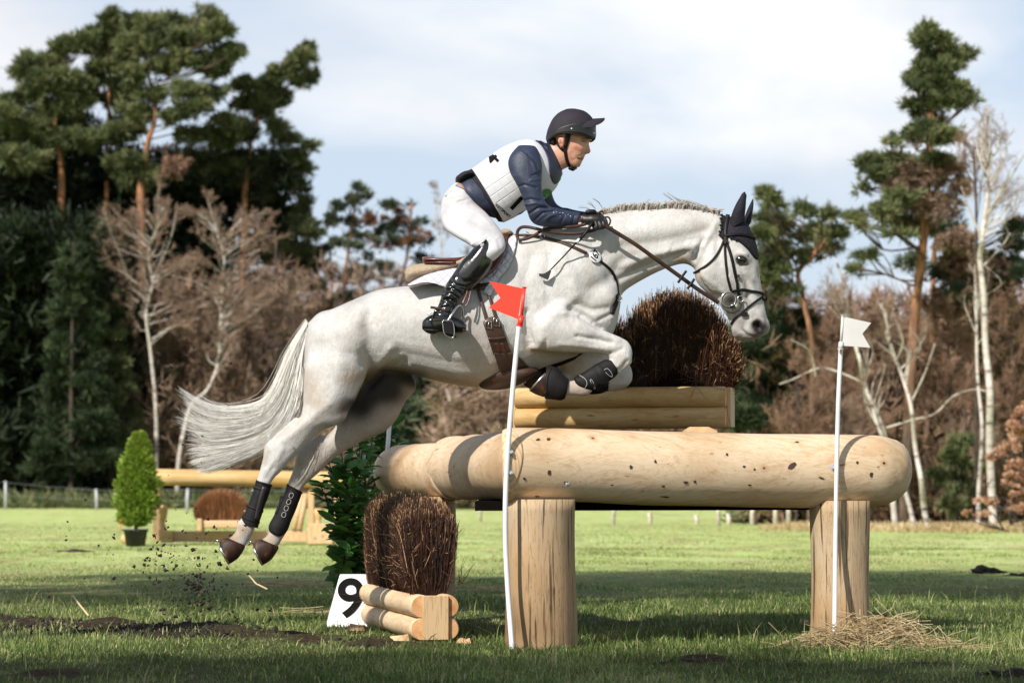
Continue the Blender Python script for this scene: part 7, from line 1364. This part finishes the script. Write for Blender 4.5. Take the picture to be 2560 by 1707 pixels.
baretree('white_birch', 'thin grey-white birch stem left of the bright birch at the far right', 'birch', [(2446, 1320), (2448, 1222), (2453, 1078), (2446, 935), (2443, 767), (2440, 660)], YR-3.5, .05, [(2440, 700, 60, 70)], 900, M['twig_brown'], BB_, nb=10, tw=.012, ln=.6, group=GR)
baretree('white_birch', 'slanting white birch meeting the right end of the big log', 'birch', [(2240, 1320), (2222, 1160), (2207, 1083), (2184, 1021), (2164, 964), (2144, 897), (2130, 815), (2112, 720), (2090, 650)], YR-4, .062, [(2080, 740, 80, 80), (2150, 800, 70, 70)], 1500, M['twig_brown'], BB_, [[(2154, 954), (2097, 928), (2053, 918), (1990, 945), (1958, 956)], [(2040, 944), (2026, 890), (2005, 868), (1967, 852)]], nb=14, tw=.012, ln=.6, group=GR)
baretree('white_birch', 'curved white birch rising just beyond the round end of the log', 'birch', [(2322, 1322), (2312, 1270), (2298, 1198), (2288, 1117), (2274, 1021), (2259, 949), (2226, 863), (2215, 780)], YR-5, .062, [(2220, 780, 70, 90), (2270, 820, 60, 70)], 1300, M['twig_brown'], BB_, [[(2216, 1069), (2278, 1050), (2331, 1035), (2374, 992), (2422, 976), (2455, 983)], [(2276, 1010), (2310, 930), (2330, 860)]], nb=14, tw=.012, ln=.6, group=GR)
baretree('white_birch', 'leaning pale birch foot leaving the ground under the log end', 'birch', [(2290, 1322), (2268, 1240), (2240, 1200), (2215, 1130), (2180, 1010)], YR-4.5, .05, [(2180, 960, 60, 60)], 500, M['twig_brown'], BB_, nb=6, tw=.012, ln=.5, group=GR)
# brown understorey
for i, (x, y, rx, ry, n, mt, lab) in enumerate(((1990, 950, 80, 120, 4200, 'twig_red', 'reddish leafless bush right of the brush box'), (2090, 860, 80, 110, 4600, 'twig_red', 'tall reddish leafless bush around the white flag'), (2180, 960, 80, 130, 4200, 'twig_red', 'reddish leafless bush between white flag and slanting birch'), (2100, 1030, 130, 70, 3800, 'twig_brown', 'brown leafless bush just above the big log'),
    (2370, 850, 80, 130, 4600, 'twig_red', 'reddish thicket between the orange trunks and the white birch'), (2410, 1020, 80, 130, 4400, 'twig_brown', 'brown thicket left of the bright white birch'), (2530, 850, 60, 150, 4200, 'twig_red', 'reddish thicket right of the bright white birch'), (2350, 1180, 90, 110, 2600, 'twig_brown', 'brown undergrowth right of the log end'), (2240, 780, 70, 80, 2600, 'twig_red', 'reddish twigs left of the tall orange trunk'), (2030, 1090, 90, 60, 1500, 'brown_leaves', 'dry brown bush low behind the table'))):
    baretree('leafless_bush', lab, 'bush', [(x, 1318), (x+5, y+ry*.5), (x, y)], YR+rng.uniform(-1, 4), .03, [(x, y, rx, ry), (x, y+ry*.8, rx, ry*.6)], n, M[mt], DB, nb=18, tw=.014, ln=.6, group='brown bushes of the right wood')
mass('far_wood', 'dark green and brown depth of the right wood', [(x, y, 50, 40) for x in range(1880, 2620, 60) for y in range(860, 1330, 55)]+[(x, 800, 40, 30) for x in range(2380, 2600, 60)], (66, 72), 19000, M['pine_green'], .34, .075, 8)
mass('far_wood', 'brown twiggy depth of the right wood', [(x, y, 50, 40) for x in range(1920, 2620, 60) for y in range(780, 1300, 60)], (64, 67), 6500, M['twig_red'], .38, .03, 8)
padtree('low_conifer', 'low dark green conifer between the log end and the bright birch', 'conifer', [(2390, 1318), (2392, 1200), (2390, 1090)], YR-1, .03, [(2390, 1110, 22, 16), (2375, 1140, 36, 18), (2410, 1165, 40, 18), (2370, 1190, 46, 20), (2400, 1225, 55, 22), (2360, 1260, 50, 22), (2420, 1280, 50, 20)], PG, DB, 1500, .15, .028, group=GR)
padtree('young_beech', 'young tree covered in pale bronze leaves cut by the right edge', 'beech', [(2565, 1322), (2562, 1200), (2560, 1040)], YR-7, .03, [(2555, 1030, 30, 25), (2535, 1070, 40, 25), (2560, 1100, 45, 28), (2520, 1130, 38, 22), (2550, 1165, 45, 25), (2525, 1200, 42, 22), (2560, 1230, 45, 25), (2540, 1270, 40, 20), (2470, 1255, 36, 18), (2440, 1285, 28, 14)], M['bronze_leaves'], DB, 1700, .06, .05, k=7, group=GR)
mass('undergrowth', 'dry pale brown grass and leaf litter along the foot of the right wood', [(x, 1326, 60, 3) for x in range(1990, 2640, 50)], (54, 58), 3000, M['straw'], .16, .02, 6, up=.9)
mass('undergrowth', 'dark weedy strip along the foot of the left wood', [(x, 1262, 70, 6) for x in range(-60, 1900, 70)], (112, 118), 5000, M['pine_green'], .5, .06, 6, up=.9)
# trees outside the frame on the left of the camera: they throw the shade across the near grass
def sidetree(x, Y, h, n, pads, label, size=.42):
    t = thing('pine_tree', label, 'pine tree', (x, Y, 0), 'pines beside the photographer'); mb = MB(); W = crom([(x, Y, -.1), (x+.2, Y, h*.5), (x, Y+.2, h)], 8); mb.tube(W, np.linspace(.24, .07, len(W)), 12)
    C = np.array([(x+p[0], Y+p[1], p[2]) for p in pads], float); R = np.array([(p[3], p[3], p[3]*.4) for p in pads])
    for c in C: mb.tube(crom([nearest_on(W, c), (nearest_on(W, c)+c)/2+(0, 0, -.1), c], 4), np.linspace(.07, .02, 9), 6)
    mb.build('trunk', PBk, t); V, Fc, r = sprigs(C, R, n, size, .07, 8, .5, .5, False); mesh('crown', V, Fc, PG, t, False, {'rnd': r})

sd = np.random.default_rng(3)
def canopy(x0, x1, y0, y1, z0, z1, n, r0=.9, r1=1.7): return [(sd.uniform(x0, x1), sd.uniform(y0, y1), sd.uniform(z0, z1), sd.uniform(r0, r1)) for _ in range(n)]
sidetree(-9, -3.2, 17, 2600, [(a, b, c, d) for a, b, c, d in canopy(-5, 4, -2.2, 1.8, 13, 16.5, 16)], 'tall pine left behind the photographer', .5)
sidetree(-12.5, 8.5, 17, 2600, [(a, b, c, d) for a, b, c, d in canopy(-4.5, 3.5, -3.0, 4.5, 12.5, 16.5, 17)], 'tall pine standing left of the jump, outside the picture', .5)
sidetree(-6.2, 11.5, 18, 1700, [(a, b, c, d) for a, b, c, d in canopy(-3.0, 2.5, -4.2, 2.6, 14, 17, 11)], 'second tall pine left of the jump, outside the picture', .5)
rng = np.random.default_rng(99)
# ---------------------------------------------------------------- ground sheet
xs = np.concatenate(([-3000, -700, -200, -90, -40, -20, -12], np.linspace(-8, 8, 129), [12, 20, 40, 90, 200, 700, 3000]))
ys = np.concatenate(([-3000, -300, -40, -10, 0, 6], np.linspace(9, 45, 289), [50, 56, 64, 80, 110, 160, 300, 800, 3000]))
X, Yg = np.meshgrid(xs, ys); Z = np.zeros_like(X)
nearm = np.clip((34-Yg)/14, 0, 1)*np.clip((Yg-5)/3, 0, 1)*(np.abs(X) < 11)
track = np.array([G(-260, 1548)[:2], G(0, 1558)[:2], G(250, 1570)[:2], G(450, 1580)[:2], G(640, 1592)[:2], G(820, 1600)[:2], G(1000, 1612)[:2]])
def soilmask(x, y):
    q = np.stack((np.ravel(x), np.ravel(y)), 1); q2 = q*np.array((1, .62)); d = dpoly(q2, track*np.array((1, .62)))
    wob = .55*(vnoise(q[:, 0], q[:, 1]*.8, 1.6, 1)-.5)+.45*(vnoise(q[:, 0], q[:, 1], 4.5, 2)-.5)+.35*(vnoise(q[:, 0], q[:, 1], 11, 3)-.5)
    wd = np.interp(q[:, 0], [-4, -2.4, -1.5, -.6, -.2], [.52, .62, .50, .30, .12])
    s = np.clip((wd+wob-.04-d)/.25, 0, 1)
    for px, py, r in ((130, 1690, .22), (1730, 1655, .17), (1400, 1660, .10), (2500, 1690, .16), (2330, 1660, .10)):
        g = G(px, py); s = np.maximum(s, np.clip((r+.3*wob-np.linalg.norm((q-g[:2])*np.array((1, .6)), axis=1))/.08, 0, 1)*.9)
    return s.reshape(np.shape(x))
S = soilmask(X, Yg); rr = rng.normal(0, 1, Z.shape)
inn = (np.abs(X) < 8.1)*(Yg > 9)*(Yg < 45); Z += inn*(.012*np.sin(X*1.7+Yg*.6)*np.sin(Yg*.9)+.006*rr*.5); Z += S*inn*(.012*rr+.01)
V = np.stack((X.ravel(), Yg.ravel(), Z.ravel()), 1); nx = len(xs); ny = len(ys); i = np.arange(ny-1)[:, None]*nx+np.arange(nx-1)[None]
Fc = np.stack((i, i+1, i+nx+1, i+nx), -1).reshape(-1, 4)
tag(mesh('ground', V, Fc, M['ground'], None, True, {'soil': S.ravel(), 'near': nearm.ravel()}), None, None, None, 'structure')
# ---------------------------------------------------------------- grass blades
def blades(n, Y0, Y1, pw, h0, h1, w0, seed, cl=.5):
    r = np.random.default_rng(seed); u = r.random(n*2); Y = (Y0**pw+u*(Y1**pw-Y0**pw))**(1/pw); x = r.uniform(-1, 1, n*2)*(.195*Y+.25)
    f = vnoise(x, Y*.6, .9, 5)*.6+vnoise(x, Y*.7, 2.6, 6)*.4; f2 = vnoise(x, Y, 7, 7); keep = r.random(n*2) < (.15+.6*f+.35*f2)*(1-.80*soilmask(x, Y)); x = x[keep][:n]; Y = Y[keep][:n]; f = f[keep][:n]; f2 = f2[keep][:n]; m = len(x)
    h = r.uniform(h0, h1, m)*(.35+.75*f+.6*f2**2); az = r.uniform(0, 2*math.pi, m); ln = r.uniform(.1, 1.5, m)*h; w = w0*r.uniform(.6, 1.3, m)*(1+(Y-15)*.035)
    d = np.stack((np.cos(az), np.sin(az), 0*az), 1); s = np.stack((-np.sin(az), np.cos(az), 0*az), 1); b = np.stack((x, Y, np.full(m, -.005)), 1)
    m1 = b+d*(ln*.35)[:, None]+np.array((0, 0, 1))*(h*.6)[:, None]; tp = b+d*ln[:, None]+np.array((0, 0, 1))*(h)[:, None]*np.where(r.random(m) < .25, .75, 1)[:, None]
    V = np.stack((b-s*w[:, None]/2, b+s*w[:, None]/2, m1+s*w[:, None]*.4, m1-s*w[:, None]*.4, tp), 1).reshape(-1, 3); k = np.arange(m)[:, None]*5
    Q = (k+np.array([[0, 1, 2, 3]])); Tt = (k+np.array([[3, 2, 4, 4]]))
    rn = np.clip(r.beta(2, 2.6, m)+.55*(vnoise(x, Y*.5, 1.4, 9)-.5)+.3*(vnoise(x, Y*.6, 4, 10)-.5)+np.clip((Y-20)/30, 0, .32), 0, 1); rn[r.random(m) < .06] = 1.0  # blades turn paler with distance: sunlight on the far meadow put into colour
    return V, Q, Tt[:, :3], np.repeat(rn, 5)
def grassobj(name, sets, label):
    Vs = []; L4 = []; L3 = []; R = []; n = 0
    for V, Q, T3, r in sets: Vs.append(V); L4.append(Q+n); L3.append(T3+n); R.append(r); n += len(V)
    V = np.concatenate(Vs); Q = np.concatenate(L4); T3 = np.concatenate(L3); me = bpy.data.meshes.new(name)
    me.vertices.add(len(V)); me.vertices.foreach_set('co', V.astype(np.float32).ravel()); li = np.concatenate((Q.ravel(), T3.ravel())).astype(np.int32); me.loops.add(len(li)); me.loops.foreach_set('vertex_index', li)
    ls = np.concatenate((np.arange(len(Q))*4, len(Q)*4+np.arange(len(T3))*3)).astype(np.int32); me.polygons.add(len(ls)); me.polygons.foreach_set('loop_start', ls); me.update(calc_edges=True)
    at = me.attributes.new('rnd', 'FLOAT', 'POINT'); at.data.foreach_set('value', np.concatenate(R).astype(np.float32)); me.materials.append(M['grass']); o = bpy.data.objects.new(name, me); col.objects.link(o); return tag(o, label, 'grass', None, 'stuff')
grassobj('grass', [blades(170000, 11.6, 22, .2, .014, .048, .0045, 1), blades(100000, 20, 40, .2, .010, .030, .0055, 2), blades(60000, 36, 66, .3, .008, .028, .007, 4), blades(5000, 12, 22, .5, .06, .12, .005, 3)], 'short uneven meadow grass with paler dry blades')
# crumbs and clods of soil on the track and in the air
def clods(n, c, sz, seed):
    r = np.random.default_rng(seed); base = np.array([(1, 0, 0), (-1, 0, 0), (0, 1, 0), (0, -1, 0), (0, 0, 1), (0, 0, -1)], float); f = np.array([(0, 2, 4), (2, 1, 4), (1, 3, 4), (3, 0, 4), (2, 0, 5), (1, 2, 5), (3, 1, 5), (0, 3, 5)])
    V = base[None]*sz[:, None, None]*r.uniform(.4, 1.5, (n, 6, 1))*r.uniform(.5, 1.3, (n, 1, 3)); a = r.uniform(0, 6.28, n); ca, sa = np.cos(a), np.sin(a); x = V[..., 0]*ca[:, None]-V[..., 2]*sa[:, None]; z = V[..., 0]*sa[:, None]+V[..., 2]*ca[:, None]
    V = np.stack((x, V[..., 1], z), -1)+c[:, None]; return V.reshape(-1, 3), (np.arange(n)[:, None, None]*6+f[None]).reshape(-1, 3)
n = 22000; x = rng.uniform(-4.2, 0, n); y = rng.uniform(13.4, 20, n); k = rng.random(n) < soilmask(x, y)**1.5; x, y = x[k], y[k]; m = len(x)
V, Fc = clods(m, np.stack((x, y, rng.uniform(0, .02, m)), 1), rng.gamma(1.6, .004, m)+.003, 3); tag(mesh('soil_crumbs', V, Fc, M['soil'], None, False), 'dark churned soil crumbs along the track at the lower left', 'soil', None, 'stuff')
pc = []; zz = []
for cx, cy, sx, sy, n_, s0 in ((500, 1450, 60, 60, 170, .0028), (440, 1430, 110, 90, 90, .0025), (495, 1470, 22, 26, 90, .0042), (420, 1300, 120, 130, 60, .003), (520, 1530, 90, 40, 120, .004), (395, 1390, 30, 40, 40, .005), (800, 950, 500, 120, 14, .004), (480, 1340, 130, 50, 40, .0045)):
    for _ in range(n_): pc.append(P(rng.normal(cx, sx), min(rng.normal(cy, sy), 1600), rng.normal(15.9, .35))); zz.append(rng.gamma(1.6, s0)+.0012)
pc = np.array(pc); zz = np.minimum(np.array(zz), .011); pc[:, 2] = np.maximum(pc[:, 2], .03); V, Fc = clods(len(pc), pc, zz, 4); tag(mesh('flying_soil', V, Fc, M['soil'], None, False), 'spray of small dark soil bits thrown up behind the hind hooves', 'soil', None, 'stuff')
def clod(px, py, Y, r_, label, seed, ground=False, flat=.6, name='soil_clod', group=None):
    r = np.random.default_rng(seed); bm = bmesh.new(); bmesh.ops.create_icosphere(bm, subdivisions=3, radius=1); c = G(px, py) if ground else P(px, py, Y)
    ph = r.uniform(0, 6, 6)
    for v in bm.verts:
        q = v.co; k_ = 1+.28*math.sin(q.x*4+ph[0])*math.sin(q.y*4+ph[1])+.22*math.sin(q.z*7+ph[2]+q.x*5)+r.normal(0, .07); v.co = Vector(c)+Vector((q.x*r_*k_, q.y*r_*k_*.8, q.z*r_*k_*flat))
    me = bpy.data.meshes.new(name); bm.to_mesh(me); bm.free(); me.materials.append(M['soil']); o = bpy.data.objects.new(name, me); col.objects.link(o); return tag(o, label, 'soil clod' if not ground else 'mole hill', group)
clod(495, 1468, 15.9, .022, 'largest dark clod of soil flying above the track', 1); clod(463, 1472, 15.9, .016, 'small flying clod left of the largest one', 2); clod(400, 1388, 16, .014, 'flying clod highest of the larger ones, behind the hooves', 3); clod(493, 1438, 15.9, .016, 'flying clod just above the largest one', 5)
clod(2465, 1432, 0, .16, 'crumbly dark mole hill on the right of the meadow', 6, True, .40, 'mole_hill'); clod(2552, 1440, 0, .14, 'flat mole hill cut by the right edge', 7, True, .22, 'mole_hill'); clod(188, 1379, 0, .22, 'flat dark mole hill in the sunny grass at the left', 8, True, .14, 'mole_hill')
clod(1735, 1655, 0, .10, 'flat patch of turned soil in the right foreground', 9, True, .18, 'mole_hill'); clod(2510, 1697, 0, .10, 'dark lump of soil at the lower right corner', 10, True, .4, 'mole_hill'); clod(2270, 1632, 0, .05, 'small dark lump of soil before the straw trail', 12, True, .3, 'mole_hill')
# ---------------------------------------------------------------- fences
def fence(name, label, posts, rad, wires, mat):
    b = posts[0]; t = thing(name, label, 'fence', (GX(b[0], b[1]), b[1], 0)); tops = []
    for px, Y, h in posts:
        x = GX(px, Y); mb = MB(); mb.tube([(x, Y, -.1), (x+rng.normal(0, .01), Y, h*.5), (x+rng.normal(0, .02), Y, h)], [rad, rad, rad*.92], 10); mb.build('post', mat, t); tops.append((x, Y, h))
    for k in wires:
        mb = MB(); ends = [(-(.30*tops[0][1]), tops[0][1]*1.02, tops[0][2])]+tops if name == 'wire_fence' else tops
        for a, b2 in zip(ends[:-1], ends[1:]):
            a = np.array(a)*(1, 1, k)-(0, rad, 0); b2 = np.array(b2)*(1, 1, k)-(0, rad, 0); mb.tube([a, (a+b2)/2-(0, 0, .03), b2], .006, 4)
        mb.build('wire', M['wire'], t)
    return t
fence('wire_fence', 'wire fence on grey metal posts along the foot of the left wood', [(15, 108, 1.08), (243, 104, .78), (470, 94, .80), (930, 92, .8)], .055, (.95, .5), M['galv'])
fence('post_fence', "low pale posts seen under the log table, along the meadow's far edge", [(1200, 70, .9), (1360, 68, .9), (1532, 64, 1.0), (1624, 66, .28), (1741, 65, .22), (1795, 61, .9), (1821, 64, .26), (1880, 64, .5), (1937, 61, .9), (1970, 60, .9)], .05, (.9,), M['fencewood'])
bpy.context.view_layer.update()
